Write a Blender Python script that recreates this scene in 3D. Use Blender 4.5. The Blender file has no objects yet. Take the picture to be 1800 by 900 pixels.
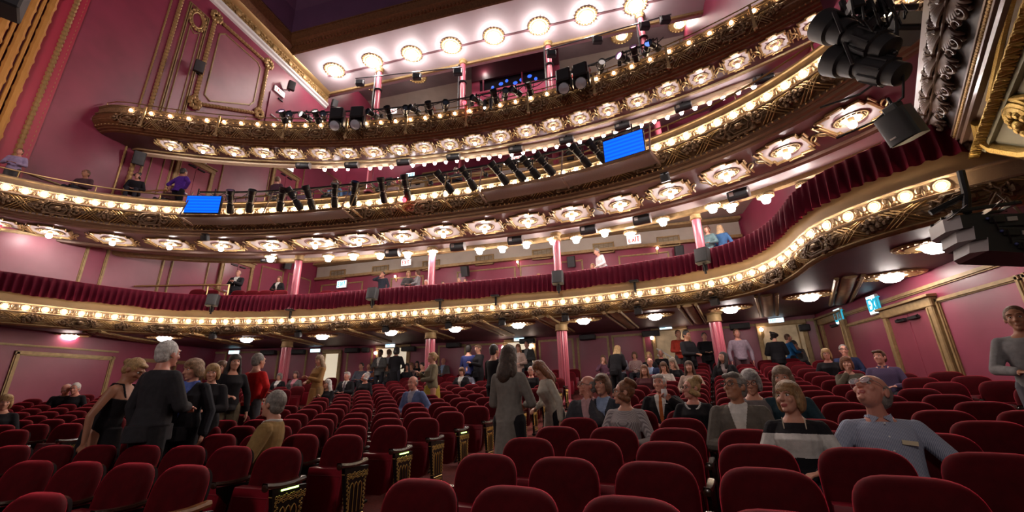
import bpy, bmesh, math, random
import numpy as np
from mathutils import Vector, Matrix, Euler
V = Vector
PI = math.pi
rnd = random.Random(7)
COL = bpy.context.scene.collection
SC = bpy.context.scene
# ---------------------------------------------------------------- camera
CZ = 1.5
FPX = 725.0
def cam_basis(pitch, roll, yaw):
    p, r, a = map(math.radians, (pitch, roll, yaw))
    fw = V((0, math.cos(p), math.sin(p))); rt = V((1, 0, 0)); up = V((0, -math.sin(p), math.cos(p)))
    r2 = rt * math.cos(r) + up * math.sin(r); u2 = up * math.cos(r) - rt * math.sin(r)
    R = Matrix.Rotation(a, 3, 'Z')
    return R @ r2, R @ u2, R @ fw
RT, UP, FW = cam_basis(18.2, -1.5, 13.9)
cam_data = bpy.data.cameras.new('camera'); cam = bpy.data.objects.new('camera', cam_data); COL.objects.link(cam)
cam_data.sensor_width = 36; cam_data.lens = FPX / 1800 * 36; cam_data.clip_start = .05; cam_data.clip_end = 200
M = Matrix((RT, UP, -FW)).transposed().to_4x4(); M.translation = V((0, 0, CZ)); cam.matrix_world = M
SC.camera = cam
CAM = V((0, 0, CZ))
def ray(x, y): return FW + RT * ((x - 900) / FPX) + UP * ((450 - y) / FPX)
def at_z(x, y, z): d = ray(x, y); return CAM + d * ((z - CZ) / d.z)
def at_x(x, y, X): d = ray(x, y); return CAM + d * (X / d.x)
def at_y(x, y, Y): d = ray(x, y); return CAM + d * (Y / d.y)
def at_d(x, y, D): return CAM + ray(x, y) * D          # camera depth
def proj(p):
    d = V(p) - CAM; z = d.dot(FW)
    return (900 + FPX * d.dot(RT) / z, 450 - FPX * d.dot(UP) / z, z)
# house: seat rows and back walls are arcs about this centre
HX, HY = -5.0, -16.5
def polar(R, th): return V((HX + R * math.sin(th), HY + R * math.cos(th), 0))
def rad(p): return math.hypot(p[0] - HX, p[1] - HY)
def ang(p): return math.atan2(p[0] - HX, p[1] - HY)
def floor_r(R):
    u = max(0, R - 16.5)
    return .045 * u + .0058 * max(0, u - 5) ** 2
def at_floor(x, y, h, t0=.6, t1=45):
    """point on the pixel's ray that is h above the raked floor"""
    d = ray(x, y); prev = None; t = t0
    while t < t1:
        P = CAM + d * t; g = P.z - floor_r(rad(P)) - h
        if prev is not None and (g > 0) != (prev > 0):
            a, b = t - .05, t
            for _ in range(20):
                m = (a + b) / 2; P = CAM + d * m; gm = P.z - floor_r(rad(P)) - h
                if (gm > 0) == (prev > 0): a = m
                else: b = m
            return CAM + d * a
        prev = g; t += .05
    return None
# ---------------------------------------------------------------- materials
MATS = {}
def mat(name, col, rough=.5, metal=0, spec=.5, emit=None, estr=0, noise=0, nscale=6, bump=0, bscale=40, sheen=0, sheentint=None, coat=0, var=None):
    if name in MATS: return MATS[name]
    m = bpy.data.materials.new(name); m.use_nodes = True; nt = m.node_tree; b = nt.nodes['Principled BSDF']
    b.inputs['Base Color'].default_value = (*col, 1); b.inputs['Roughness'].default_value = rough
    b.inputs['Metallic'].default_value = metal; b.inputs['Specular IOR Level'].default_value = spec
    if coat: b.inputs['Coat Weight'].default_value = coat; b.inputs['Coat Roughness'].default_value = .15
    if sheen:
        b.inputs['Sheen Weight'].default_value = sheen; b.inputs['Sheen Roughness'].default_value = .35
        b.inputs['Sheen Tint'].default_value = (*(sheentint or col), 1)
    if emit: b.inputs['Emission Color'].default_value = (*emit, 1); b.inputs['Emission Strength'].default_value = estr
    if noise or bump:
        tc = nt.nodes.new('ShaderNodeTexCoord')
    if noise:
        n = nt.nodes.new('ShaderNodeTexNoise'); n.inputs['Scale'].default_value = nscale; n.inputs['Detail'].default_value = 4
        r = nt.nodes.new('ShaderNodeValToRGB'); k = var or tuple(c * (1 - noise) for c in col); e = tuple(min(1, c * (1 + noise * .6)) for c in col)
        r.color_ramp.elements[0].position = .3; r.color_ramp.elements[1].position = .7
        r.color_ramp.elements[0].color = (*k, 1); r.color_ramp.elements[1].color = (*e, 1)
        nt.links.new(tc.outputs['Object'], n.inputs['Vector']); nt.links.new(n.outputs['Fac'], r.inputs['Fac']); nt.links.new(r.outputs['Color'], b.inputs['Base Color'])
    if bump:
        n2 = nt.nodes.new('ShaderNodeTexNoise'); n2.inputs['Scale'].default_value = bscale; n2.inputs['Detail'].default_value = 3
        bp = nt.nodes.new('ShaderNodeBump'); bp.inputs['Strength'].default_value = bump; bp.inputs['Distance'].default_value = .02
        nt.links.new(tc.outputs['Object'], n2.inputs['Vector']); nt.links.new(n2.outputs['Fac'], bp.inputs['Height']); nt.links.new(bp.outputs['Normal'], b.inputs['Normal'])
    MATS[name] = m
    return m
WALL = mat('crimson wall paint', (.235, .03, .066), .42, noise=.22, nscale=.7)
WALLP = mat('rose wall panel paint', (.27, .052, .092), .36, noise=.2, nscale=.8)
GILT = mat('gilded trim', (.42, .27, .11), .4, metal=.55, bump=.25, bscale=60)
GILTD = mat('old gold trim', (.34, .225, .1), .5, metal=.25, noise=.25, nscale=9)
BRONZE = mat('bronze gold plaster', (.2, .118, .055), .48, metal=.25, bump=.7, bscale=30, noise=.35, nscale=14)
BROWN = mat('brown gold plaster', (.17, .078, .032), .42, metal=.3, bump=.4, bscale=28, noise=.3, nscale=10)
RELIEF = mat('relief plaster', (.24, .15, .08), .48, metal=.2, bump=.5, bscale=70)
TANB = mat('tan gilt band', (.42, .28, .14), .45, metal=.12, bump=.3, bscale=40, noise=.2, nscale=9)
UMBER = mat('umber relief plaster', (.15, .09, .045), .5, metal=.15, bump=.4, bscale=70)
CREAM = mat('cream plaster', (.58, .4, .2), .6, noise=.1, nscale=3)
COVE = mat('ivory gilt cove', (.62, .46, .3), .42, metal=.15, bump=.3, bscale=50)
CAPG = mat('bronze cap moulding', (.27, .175, .085), .45, metal=.2, noise=.2, nscale=9)
TANM = mat('tan brown moulding', (.23, .14, .085), .42, metal=.15, noise=.15, nscale=6)
WALLM = mat('dusty mauve panel paint', (.31, .105, .135), .4, noise=.2, nscale=.8)
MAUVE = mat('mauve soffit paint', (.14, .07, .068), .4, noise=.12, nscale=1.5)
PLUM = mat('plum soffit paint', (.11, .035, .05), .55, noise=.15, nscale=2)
DARKMOULD = mat('dark brown moulding', (.11, .05, .03), .35, metal=.2)
PALE = mat('pale lilac ceiling paint', (.52, .44, .46), .55, noise=.06, nscale=1)
IVORY = mat('stencilled ivory panel', (.5, .43, .41), .5)
GREY = mat('warm grey plaster', (.42, .37, .31), .6, noise=.08, nscale=2)
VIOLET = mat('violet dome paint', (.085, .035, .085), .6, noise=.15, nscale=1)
VELVET = mat('red seat velvet', (.062, .0009, .0034), .75, spec=.1, sheen=1, sheentint=(1, .05, .1), noise=.25, nscale=14)
DRAPE = mat('crimson drape velvet', (.085, .002, .013), .7, spec=.12, sheen=.45, sheentint=(.9, .06, .14))
VINYL = mat('red seat vinyl', (.19, .006, .016), .3, spec=.5, noise=.15, nscale=5)
BLACK = mat('black metal', (.012, .011, .013), .42, metal=.3)
BLACKM = mat('matt black plastic', (.012, .012, .014), .6)
DGREY = mat('speaker grille grey', (.045, .047, .05), .55, bump=.5, bscale=300)
IRON = mat('black cast iron', (.012, .009, .008), .35, metal=.4)
WOODD = mat('dark arm wood', (.035, .014, .008), .25, coat=.5, noise=.3, nscale=12)
WOODL = mat('worn arm wood', (.22, .09, .03), .3, coat=.5, noise=.35, nscale=12)
SILVER = mat('brushed silver', (.5, .48, .47), .3, metal=.9)
BRASS = mat('brass', (.55, .38, .16), .3, metal=.9)
CARPET = mat('red carpet', (.2, .035, .03), .95, noise=.3, nscale=30, bump=.4, bscale=250)
PINK = mat('rose painted iron column', (.42, .085, .12), .32, coat=.3)
DOORM = mat('plum door', (.27, .055, .085), .3, noise=.12, nscale=2)
WHITE = mat('white panel', (.75, .74, .72), .5)
BULB = mat('warm bulb', (1, .9, .7), .4, emit=(1, .74, .5), estr=85)
LAMP = mat('white lamp glass', (1, 1, 1), .3, emit=(1, .9, .86), estr=150)
LAMPS = mat('small lamp glass', (1, 1, 1), .3, emit=(1, .92, .88), estr=95)
LAMPC = mat('ceiling lamp glass', (1, 1, 1), .3, emit=(1, .9, .86), estr=230)
DOME = mat('opal dome glass', (1, 1, 1), .3, emit=(1, .87, .8), estr=50)
BLUE = mat('blue screen', (.0, .03, .3), .3, emit=(.0, .11, 1), estr=1.6)
EXITW = mat('lit sign white', (1, 1, 1), .4, emit=(1, .93, .88), estr=1.7)
EXITB = mat('cool lit sign', (1, 1, 1), .4, emit=(.62, .9, 1), estr=2.2)
EXITR = mat('sign red letters', (.5, .02, .02), .4, emit=(.8, .06, .03), estr=.6)
AISLE = mat('green aisle lamp', (.6, 1, .3), .4, emit=(.62, 1, .2), estr=5)
GOLDP = mat('gold stencil', (.62, .42, .12), .35, metal=.6)
# ---------------------------------------------------------------- mesh building
def frame(o, t, n=None, u=None):
    """matrix whose columns are x=t, y=n, z=u at origin o"""
    t = V(t).normalized()
    if u is None: u = V((0, 0, 1))
    u = V(u); n = u.cross(t).normalized() if n is None else V(n).normalized()
    u = t.cross(n).normalized()
    m = Matrix((t, n, u)).transposed().to_4x4(); m.translation = V(o); return m
class MB:
    def __init__(s): s.v = []; s.f = []; s.m = []
    def add(s, vs, fs, mi=0, mx=None):
        k = len(s.v)
        if mx is not None: vs = [mx @ V(p) for p in vs]
        s.v.extend(tuple(p) for p in vs); s.f.extend(tuple(i + k for i in f) for f in fs); s.m.extend([mi] * len(fs)); return s
    def box(s, c, d, mx=None, mi=0, taper=1):
        x, y, z = (e / 2 for e in d); t = taper
        P = [(-x, -y, -z), (x, -y, -z), (x, y, -z), (-x, y, -z), (-x * t, -y * t, z), (x * t, -y * t, z), (x * t, y * t, z), (-x * t, y * t, z)]
        return s.add([(p[0] + c[0], p[1] + c[1], p[2] + c[2]) for p in P], [(3, 2, 1, 0), (4, 5, 6, 7), (0, 1, 5, 4), (1, 2, 6, 5), (2, 3, 7, 6), (3, 0, 4, 7)], mi, mx)
    def rbox(s, c, d, r=.02, mx=None, mi=0):
        """box with chamfered edges"""
        x, y, z = (e / 2 for e in d); r = min(r, x * .9, y * .9, z * .9); P = []; 
        for zz, k in ((-z, 1), (-z + r, 0), (z - r, 0), (z, 1)):
            i = r if k else 0
            for px, py in ((-x + i, -y + r + 0), (-x + r, -y + i), (x - r, -y + i), (x - i, -y + r), (x - i, y - r), (x - r, y - i), (-x + r, y - i), (-x + i, y - r)):
                P.append((px + c[0], py + c[1], zz + c[2]))
        F = [tuple(range(7, -1, -1)), tuple(range(24, 32))]
        for l in range(3):
            for j in range(8): F.append((l * 8 + j, l * 8 + (j + 1) % 8, l * 8 + 8 + (j + 1) % 8, l * 8 + 8 + j))
        return s.add(P, F, mi, mx)
    def tube(s, pts, r, seg=8, mx=None, mi=0, cap=True, flat=1, closed=False):
        pts = [V(p) for p in pts]; n = len(pts); rs = r if isinstance(r, (list, tuple)) else [r] * n; P = []; prev = None
        for i, p in enumerate(pts):
            if closed: t = pts[(i + 1) % n] - pts[i - 1]
            else: t = pts[min(i + 1, n - 1)] - pts[max(i - 1, 0)]
            t = t.normalized() if t.length > 1e-9 else V((0, 0, 1))
            if prev is None:
                a = V((0, 0, 1)) if abs(t.z) < .9 else V((1, 0, 0)); x = a.cross(t).normalized()
            else:
                x = prev - t * prev.dot(t); x = x.normalized() if x.length > 1e-6 else V((1, 0, 0)).cross(t).normalized()
            prev = x; y = t.cross(x)
            for j in range(seg):
                q = 2 * PI * j / seg; P.append(p + x * (math.cos(q) * rs[i]) + y * (math.sin(q) * rs[i] * flat))
        F = []
        for i in range(n if closed else n - 1):
            a, b = i * seg, ((i + 1) % n) * seg
            for j in range(seg): F.append((a + j, a + (j + 1) % seg, b + (j + 1) % seg, b + j))
        if cap and not closed: F.append(tuple(range(seg - 1, -1, -1))); F.append(tuple((n - 1) * seg + j for j in range(seg)))
        return s.add(P, F, mi, mx)
    def lathe(s, prof, seg=16, mx=None, mi=0, sx=1, sy=1):
        P = []; F = []
        for r, z in prof:
            for j in range(seg):
                q = 2 * PI * j / seg; P.append((r * math.cos(q) * sx, r * math.sin(q) * sy, z))
        for i in range(len(prof) - 1):
            for j in range(seg): F.append((i * seg + j, i * seg + (j + 1) % seg, (i + 1) * seg + (j + 1) % seg, (i + 1) * seg + j))
        if prof[0][0] > 1e-6: F.append(tuple(range(seg - 1, -1, -1)))
        if prof[-1][0] > 1e-6: F.append(tuple((len(prof) - 1) * seg + j for j in range(seg)))
        return s.add(P, F, mi, mx)
    def ball(s, c, r, seg=10, rings=6, mx=None, mi=0):
        rx, ry, rz = r if isinstance(r, (list, tuple)) else (r, r, r); P = [(c[0], c[1], c[2] - rz)]; F = []
        for i in range(1, rings):
            a = -PI / 2 + PI * i / rings
            for j in range(seg):
                q = 2 * PI * j / seg; P.append((c[0] + rx * math.cos(a) * math.cos(q), c[1] + ry * math.cos(a) * math.sin(q), c[2] + rz * math.sin(a)))
        P.append((c[0], c[1], c[2] + rz)); L = len(P) - 1
        for j in range(seg):
            F.append((0, 1 + (j + 1) % seg, 1 + j)); F.append((L, 1 + (rings - 2) * seg + j, 1 + (rings - 2) * seg + (j + 1) % seg))
        for i in range(rings - 2):
            for j in range(seg): F.append((1 + i * seg + j, 1 + i * seg + (j + 1) % seg, 1 + (i + 1) * seg + (j + 1) % seg, 1 + (i + 1) * seg + j))
        return s.add(P, F, mi, mx)
    def prism(s, poly, z0, z1, mx=None, mi=0):
        n = len(poly); P = [(x, y, z0) for x, y in poly] + [(x, y, z1) for x, y in poly]
        F = [tuple(range(n - 1, -1, -1)), tuple(range(n, 2 * n))] + [(i, (i + 1) % n, n + (i + 1) % n, n + i) for i in range(n)]
        return s.add(P, F, mi, mx)
    def grid(s, rows, mx=None, mi=0):
        m = len(rows[0]); P = [p for r in rows for p in r]
        return s.add(P, [(i * m + j, i * m + j + 1, (i + 1) * m + j + 1, (i + 1) * m + j) for i in range(len(rows) - 1) for j in range(m - 1)], mi, mx)
    def torus(s, R, r, seg=20, sub=6, mx=None, mi=0, sx=1, sy=1):
        return s.tube([(R * math.cos(2 * PI * i / seg) * sx, R * math.sin(2 * PI * i / seg) * sy, 0) for i in range(seg)], r, sub, mx, mi, closed=True)
    def mesh(s, name, mats, smooth=.6, off=None):
        me = bpy.data.meshes.new(name); vs = s.v
        if off is not None: vs = [(x - off[0], y - off[1], z - off[2]) for x, y, z in vs]
        me.from_pydata(vs, [], s.f)
        for m in (mats if isinstance(mats, (list, tuple)) else [mats]): me.materials.append(m)
        if any(s.m): me.polygons.foreach_set('material_index', s.m)
        bm = bmesh.new(); bm.from_mesh(me); bmesh.ops.recalc_face_normals(bm, faces=bm.faces)
        if smooth:
            for f in bm.faces: f.smooth = True
            for e in bm.edges:
                if len(e.link_faces) == 2 and e.calc_face_angle(0) > smooth: e.smooth = False
        bm.to_mesh(me); bm.free(); me.update(); return me
    def build(s, name, mats, parent=None, smooth=.6, world=True):
        """ONE mesh object; in world coordinates unless told that they are the parent's own"""
        off = parent_off(parent) if parent is not None and world else None
        o = bpy.data.objects.new(name, s.mesh(name, mats, smooth, off)); COL.objects.link(o)
        if parent is not None: o.parent = parent
        return o
def parent_off(p):
    t = V((0, 0, 0))
    while p is not None: t = t + p.location; p = p.parent
    return t
def link(name, me, parent=None, loc=(0, 0, 0), rot=(0, 0, 0)):
    o = bpy.data.objects.new(name, me); COL.objects.link(o); o.location = loc; o.rotation_euler = rot
    if parent is not None: o.parent = parent
    return o
def tag(o, label=None, cat=None, group=None, kind=None):
    if label: o['label'] = label
    if cat: o['category'] = cat
    if group: o['group'] = group
    if kind: o['kind'] = kind
    return o
def thing(name, label, cat, loc=(0, 0, 0), rotz=0, group=None, kind=None):
    o = bpy.data.objects.new(name, None); COL.objects.link(o); o.location = loc; o.rotation_euler = (0, 0, rotz); o.empty_display_size = .1
    return tag(o, label, cat, group, kind)
ORD = ['zeroth', 'first', 'second', 'third', 'fourth', 'fifth', 'sixth', 'seventh', 'eighth', 'ninth', 'tenth', 'eleventh', 'twelfth', 'thirteenth', 'fourteenth', 'fifteenth', 'sixteenth', 'seventeenth', 'eighteenth', 'nineteenth', 'twentieth', 'twenty-first', 'twenty-second', 'twenty-third', 'twenty-fourth', 'twenty-fifth', 'twenty-sixth']
# ---------------------------------------------------------------- balcony curves
B1 = [(8,538),(41,541),(71,544),(97,547),(119,549),(142,551.5),(165,554),(208,557.5),(252,561),(296,563.7),(338,565),(381,565.7),(421,565.3),(460,564.7),(498,563.7),(534,563),(571,561),(605,558.3),(655,555.7),(705,552),(753,549),(800,546),(847,542.3),(894,539),(941,535),(989,531),(1038,526.3),(1089,520.7),(1142,514),(1193,508),(1212,506),(1247,499.5),(1279,493),(1309,485),(1337,475.7),(1352,469),(1373,458),(1385,450),(1400,437),(1413,422.5),(1426,411.7),(1446,400.3),(1472,388.7),(1507,376),(1551,359),(1603,342.7),(1655,327)]
B2 = [(11,330),(42,335),(71,341),(101,346.7),(129,351.7),(156,355.7),(183,359.3),(208,362.3),(233,364.3),(258,366.7),(282,369),(305,370.7),(328,371.7),(349,372.3),(472,370.7),(491,370),(585,363.3),(621,361.7),(677,355),(710,351.7),(746,347.3),(852,332.3),(903,323.3),(1018,295.7),(1078,284.3),(1167,256),(1192,246.7),(1214,238.3),(1238,229),(1262,218),(1287,206.7),(1312,194),(1337,179),(1362,164.3),(1389,146.7),(1416,129.3),(1442,111)]
B3 = [(232,196),(271,201.7),(305,206.7),(339,211),(373,214.3),(436,219.3),(467,220.7),(526,222.7),(747,209),(773,205.7),(800,201.7),(827,197.3),(853,192.3),(907,181),(1048,142.3),(1080,131.7),(1176,93.3),(1210,78.3),(1246,61.7),(1282,44),(1322,23.3),(1362,3.3)]
Z1, Z2, Z3, ZC = 4.1, 7.3, 11.4, 20.7
WL, WR = -17.2, 6.2
class Curve:
    def __init__(s, pts, step=.2, smooth=0):
        P = np.array(pts, float); d = np.r_[0, np.cumsum(np.hypot(*np.diff(P, axis=0).T))]
        q = np.arange(0, d[-1], step); P = np.stack([np.interp(q, d, P[:, 0]), np.interp(q, d, P[:, 1])], 1)
        for _ in range(smooth): P[1:-1] = .25 * P[:-2] + .5 * P[1:-1] + .25 * P[2:]
        s.P = P; s.s = np.r_[0, np.cumsum(np.hypot(*np.diff(P, axis=0).T))]; s.L = s.s[-1]
        t = np.gradient(P, axis=0); t /= np.hypot(t[:, 0], t[:, 1])[:, None]; s.T = t; s.N = np.stack([t[:, 1], -t[:, 0]], 1)
    def at(s, q, n=0, z=0):
        f = lambda A, i: float(np.interp(q, s.s, A[:, i]))
        T = V((f(s.T, 0), f(s.T, 1), 0)).normalized(); N = V((T.y, -T.x, 0))
        return V((f(s.P, 0), f(s.P, 1), z)) + N * n, T, N
    def near(s, p):
        i = int(np.argmin((s.P[:, 0] - p[0]) ** 2 + (s.P[:, 1] - p[1]) ** 2)); return float(min(s.L, max(0, s.s[i] + (np.array([p[0], p[1]]) - s.P[i]) @ s.T[i])))
    def sweep(s, mb, prof, z0, mi=0, a=None, b=None):
        rows = []
        for p, n, q in zip(s.P, s.N, s.s):
            if (a is None or q >= a) and (b is None or q <= b): rows.append([(p[0] + n[0] * o, p[1] + n[1] * o, z0 + dz) for o, dz in prof])
        return mb.grid(rows, None, mi)
def poly_curve(px, z, x0, x1, deg=4):
    P = [at_z(x, y, z) for x, y in px]; th = np.array([ang(p) for p in P]); R = np.array([rad(p) for p in P])
    c = np.polyfit(th, R, deg); out = []
    for t in np.linspace(-.78, .62, 300):
        tt = min(max(t, th.min()), th.max()); r = np.polyval(c, tt) + np.polyval(np.polyder(c), tt) * (t - tt)
        p = polar(r, t)
        if x0 <= p.x <= x1: out.append((p.x, p.y))
    return Curve(out)
p1 = [at_z(x, y, Z1) for x, y in B1]; p1 = [(p.x, p.y) for p in p1]
p1 = [(p1[0][0] - .35, p1[0][1] - 1.1), (p1[0][0] - .2, p1[0][1] - .5)] + p1 + [(p1[-1][0] + .5, p1[-1][1] - .3), (6.1, p1[-1][1] - .75)]
C1 = Curve(p1, .12, 14); C2 = poly_curve(B2, Z2, -17.0, 6.1, 4); C3 = poly_curve(B3, Z3, -16.25, 6.1, 4)
q3_ = [tuple(p) for p in C3.P]; C3 = Curve([(WL + .02, q3_[0][1] - .22), (-16.8, q3_[0][1] - .24), (-16.5, q3_[0][1] - .16)] + q3_, .2, 3)
# ---------------------------------------------------------------- setting
def plane_quad(name, P, m, thick=0, label=None, kind='structure'):
    mb = MB(); mb.add(P, [tuple(range(len(P)))]); o = mb.build(name, m, None, 0); o['kind'] = kind
    if label: o['label'] = label
    return o
# raked floor: a fan of arcs about the house centre
mb = MB(); rows = []
for i in range(33):
    R = 16.0 + 18.5 * i / 32; rows.append([tuple(polar(R, t) + V((0, 0, floor_r(R)))) for t in np.linspace(-.95, .95, 90)])
mb.grid(rows); fl = mb.build('floor', CARPET); fl['kind'] = 'structure'; fl['label'] = 'raked orchestra floor with worn red carpet'
def wall_x(name, X, y0, y1, z0, z1, sgn, label):
    mb = MB(); mb.box(((X + sgn * .1), (y0 + y1) / 2, (z0 + z1) / 2), (.2, y1 - y0, z1 - z0)); o = mb.build(name, WALL, None, 0); o['kind'] = 'structure'; o['label'] = label; return o
wall_left = wall_x('wall_left', WL, 2.2, 26, -.4, 24, -1, 'tall crimson side wall on the left with gilt panel mouldings')
wall_right = wall_x('wall_right', WR, 4.2, 26, -.4, 24, 1, 'crimson side wall on the right with gilt panel mouldings')
def arc_wall(name, R, z0, z1, t0, t1, label, m=WALL):
    mb = MB(); rows = []
    for r, zz in ((R, z0), (R, z1), (R + .2, z1), (R + .2, z0)): rows.append([tuple(polar(r, t) + V((0, 0, zz))) for t in np.linspace(t0, t1, 60)])
    mb.grid(rows); o = mb.build(name, m, None, .5); o['kind'] = 'structure'; o['label'] = label; return o
def flat_wall(name, Y, z0, z1, label, m=WALL):
    mb = MB(); mb.box(((WL + WR) / 2, Y + .1, (z0 + z1) / 2), (WR - WL, .2, z1 - z0)); o = mb.build(name, m, None, 0); o['kind'] = 'structure'; o['label'] = label; return o
RB = 33.6
wall_back = arc_wall('wall_back', RB, .9, 4.6, -.40, .36, 'curved crimson back wall of the orchestra')
YB1, YB2, YB3 = 20.3, 22.0, 25.0
wall_dress = flat_wall('wall_back_lower_balcony', YB1, 4.6, 9.2, 'rose back wall behind the lower balcony')
wall_mezz = flat_wall('wall_back_middle_balcony', YB2, 9.2, 18.5, 'rose back wall behind the middle balcony')
wall_gal = flat_wall('wall_back_gallery', YB3, 15, 24.2, 'grey coved back wall of the gallery', GREY)
def trim_line(mb, pts, w=.05, d=.03, out=(1, 0, 0)):
    """flat gilt moulding along a 3-D polyline on a wall whose outward normal is out"""
    out = V(out)
    for a, b in zip(pts[:-1], pts[1:]):
        a, b = V(a), V(b); t = (b - a).normalized(); s = out.cross(t)
        for k, (ww, dd) in enumerate(((w, d * .5), (w * .5, d))):
            h = s * (ww / 2); e = t * (w / 2)
            P = [a - e - h, b + e - h, b + e + h, a - e + h]; P += [p + out * dd for p in P]
            mb.add(P, [(4, 5, 6, 7), (0, 1, 5, 4), (1, 2, 6, 5), (2, 3, 7, 6), (3, 0, 4, 7)])
PANEL_N = [0]
def panel(parent, pts, out, w=.06, d=.035, m=GILTD, face=WALLP, inset=.0, name='panel_moulding'):
    """closed moulding with the painted field inside it"""
    PANEL_N[0] += 1; pts = [V(p) + V(out) * (.004 + .0012 * (PANEL_N[0] % 9)) for p in pts]; mb = MB(); trim_line(mb, pts + [pts[0]], w, d, out); mb.build(name, m, parent)
    if face is not None:
        f = MB(); f.add([p + V(out) * .002 for p in pts], [tuple(range(len(pts)))]); f.build('panel_field', face, parent, 0)
LX = (1, 0, 0)
def Lp(x, y): return at_x(x, y, WL)
def Rp(x, y): return at_x(x, y, WR)
# left wall, gallery height: big ornamental panel, narrow tall panel with medallion, pilaster strips
def rope(parent, pts, r, name='rope_moulding', m=GILT, out=LX, pitch=.17):
    mb = MB(); pts = [V(p) + V(out) * r * .4 for p in pts]
    for a, b in zip(pts[:-1], pts[1:]):
        L = (b - a).length; n = max(2, int(L / pitch)); t = (b - a).normalized()
        q = [a + t * (L * i / (n * 3)) for i in range(n * 3 + 1)]; mb.tube(q, [r * (1.0 if i % 3 else .68) for i in range(len(q))], 7)
    return mb.build(name, m, parent)
def off_poly(pts, d):
    c = sum((V(p) for p in pts), V((0, 0, 0))) / len(pts); return [V(p) + (c - V(p)).normalized() * d for p in pts]
Y0, Y1 = 11.35, 14.5
P_out = [V((WL, Y0, 14.0)), V((WL, Y0, 18.95)), V((WL, Y1, 19.0)), V((WL, Y1, 15.75))]
rope(wall_left, P_out + [P_out[0]], .1)
P_in = [V((WL, 11.72, 14.75)), V((WL, 11.72, 18.3)), V((WL, 11.98, 18.56)), V((WL, 13.9, 18.58)), V((WL, 14.13, 18.36)), V((WL, 14.13, 16.2)), V((WL, 13.95, 15.9)), V((WL, 12.0, 14.63))]
panel(wall_left, P_in, LX, .07, .04, GILTD, WALLM)
mb = MB()
for p in P_out:
    for k in range(9): mb.ball(p + V((.1, .22 * math.cos(k * .7), .22 * math.sin(k * .7))), (.09, .1, .13), 8, 5)
mb.build('corner_ornament', GILT, wall_left)
for y, r in ((9.5, .04), (9.84, .085)): rope(wall_left, [V((WL, y, 7.4)), V((WL, y, 21))], r, 'bead_strip')
mb = MB()
for y, z0 in ((10.18, 12.4), (10.26, 12.4), (11.02, 12.6), (11.1, 12.6)): trim_line(mb, [V((WL, y, z0)), V((WL, y, 18.6))], .05, .05, LX)
trim_line(mb, [V((WL, 10.18, 18.6)), V((WL, 11.1, 18.6))], .05, .05, LX)
mb.build('pilaster_moulding', GILTD, wall_left)
panel(wall_left, [V((WL, 10.42, 12.5)), V((WL, 10.42, 17.45)), V((WL, 10.64, 17.25)), V((WL, 10.86, 17.45)), V((WL, 10.86, 12.6))], LX, .04, .04)
mb = MB(); mx = frame((WL + .03, 10.64, 18.0), (0, 1, 0), (0, 0, 1), (1, 0, 0)); mx = Matrix.Translation((WL + .03, 10.64, 18.0)) @ Matrix.Rotation(PI / 2, 4, 'Y')
mb.torus(.26, .05, 24, 8, mx, 0, 1.5, 1); mb.torus(.34, .03, 24, 6, mx, 0, 1.5, 1)
for k in range(16): mb.ball((.34 * 1.5 * math.cos(k * PI / 8), .36 * math.sin(k * PI / 8), .03), (.09, .07, .05), 6, 4, mx)
mb.build('oval_medallion', GILT, wall_left)
# proscenium side strips far left
for y, r, m in ((7.12, .035, GILT), (6.9, .085, GILT)): rope(wall_left, [V((WL, y, 7.4)), V((WL, y, 21))], r, 'bead_strip', m)
mb = MB(); mb.box((WL + .02, 6.85, 14.4), (.05, .7, 14)); mb.build('red_band', mat('bright crimson paint', (.36, .025, .055), .4), wall_left)
mb = MB()
for k in range(9):
    y = 6.38 - k * .2; x = WL + .1 + k * .03; q = [V((x, y, 7.4 + i * .11)) for i in range(128)]
    mb.tube(q, [(.095 if i % 5 else .125) if k % 2 == 0 else .05 for i in range(128)], 7)
pr = mb.build('proscenium_reeds', mat('orange gilt reeding', (.6, .3, .075), .4, metal=.45, bump=.5, bscale=60), wall_left)
# lower gallery of the left wall (behind the middle balcony)
rope(wall_left, [V((WL, 7.35, 8.3)), V((WL, 9.2, 8.3))], .035, 'base_moulding', GILTD)
panel(wall_left, [V((WL, 10.15, 8.9)), V((WL, 10.15, 11.2)), V((WL, 11.15, 11.3)), V((WL, 11.15, 8.95))], LX, .09, .05)
panel(wall_left, [V((WL, 10.4, 9.25)), V((WL, 10.4, 11.2)), V((WL, 10.85, 11.2)), V((WL, 10.85, 9.3))], LX, .04, .04)
panel(wall_left, [Lp(390, 352), Lp(385, 300) , Lp(470, 305), Lp(465, 345)] if False else [V((WL, 13.3, 9.6)), V((WL, 13.3, 12.35)), V((WL, 15.85, 13.5)), V((WL, 15.85, 11.2))], LX, .06, .04, GILTD, WALLM)
panel(wall_left, [V((WL, 18.2, 12.3)), V((WL, 18.2, 15.3)), V((WL, 21.5, 15.3)), V((WL, 21.5, 14.3))], LX, .07, .04)
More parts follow.
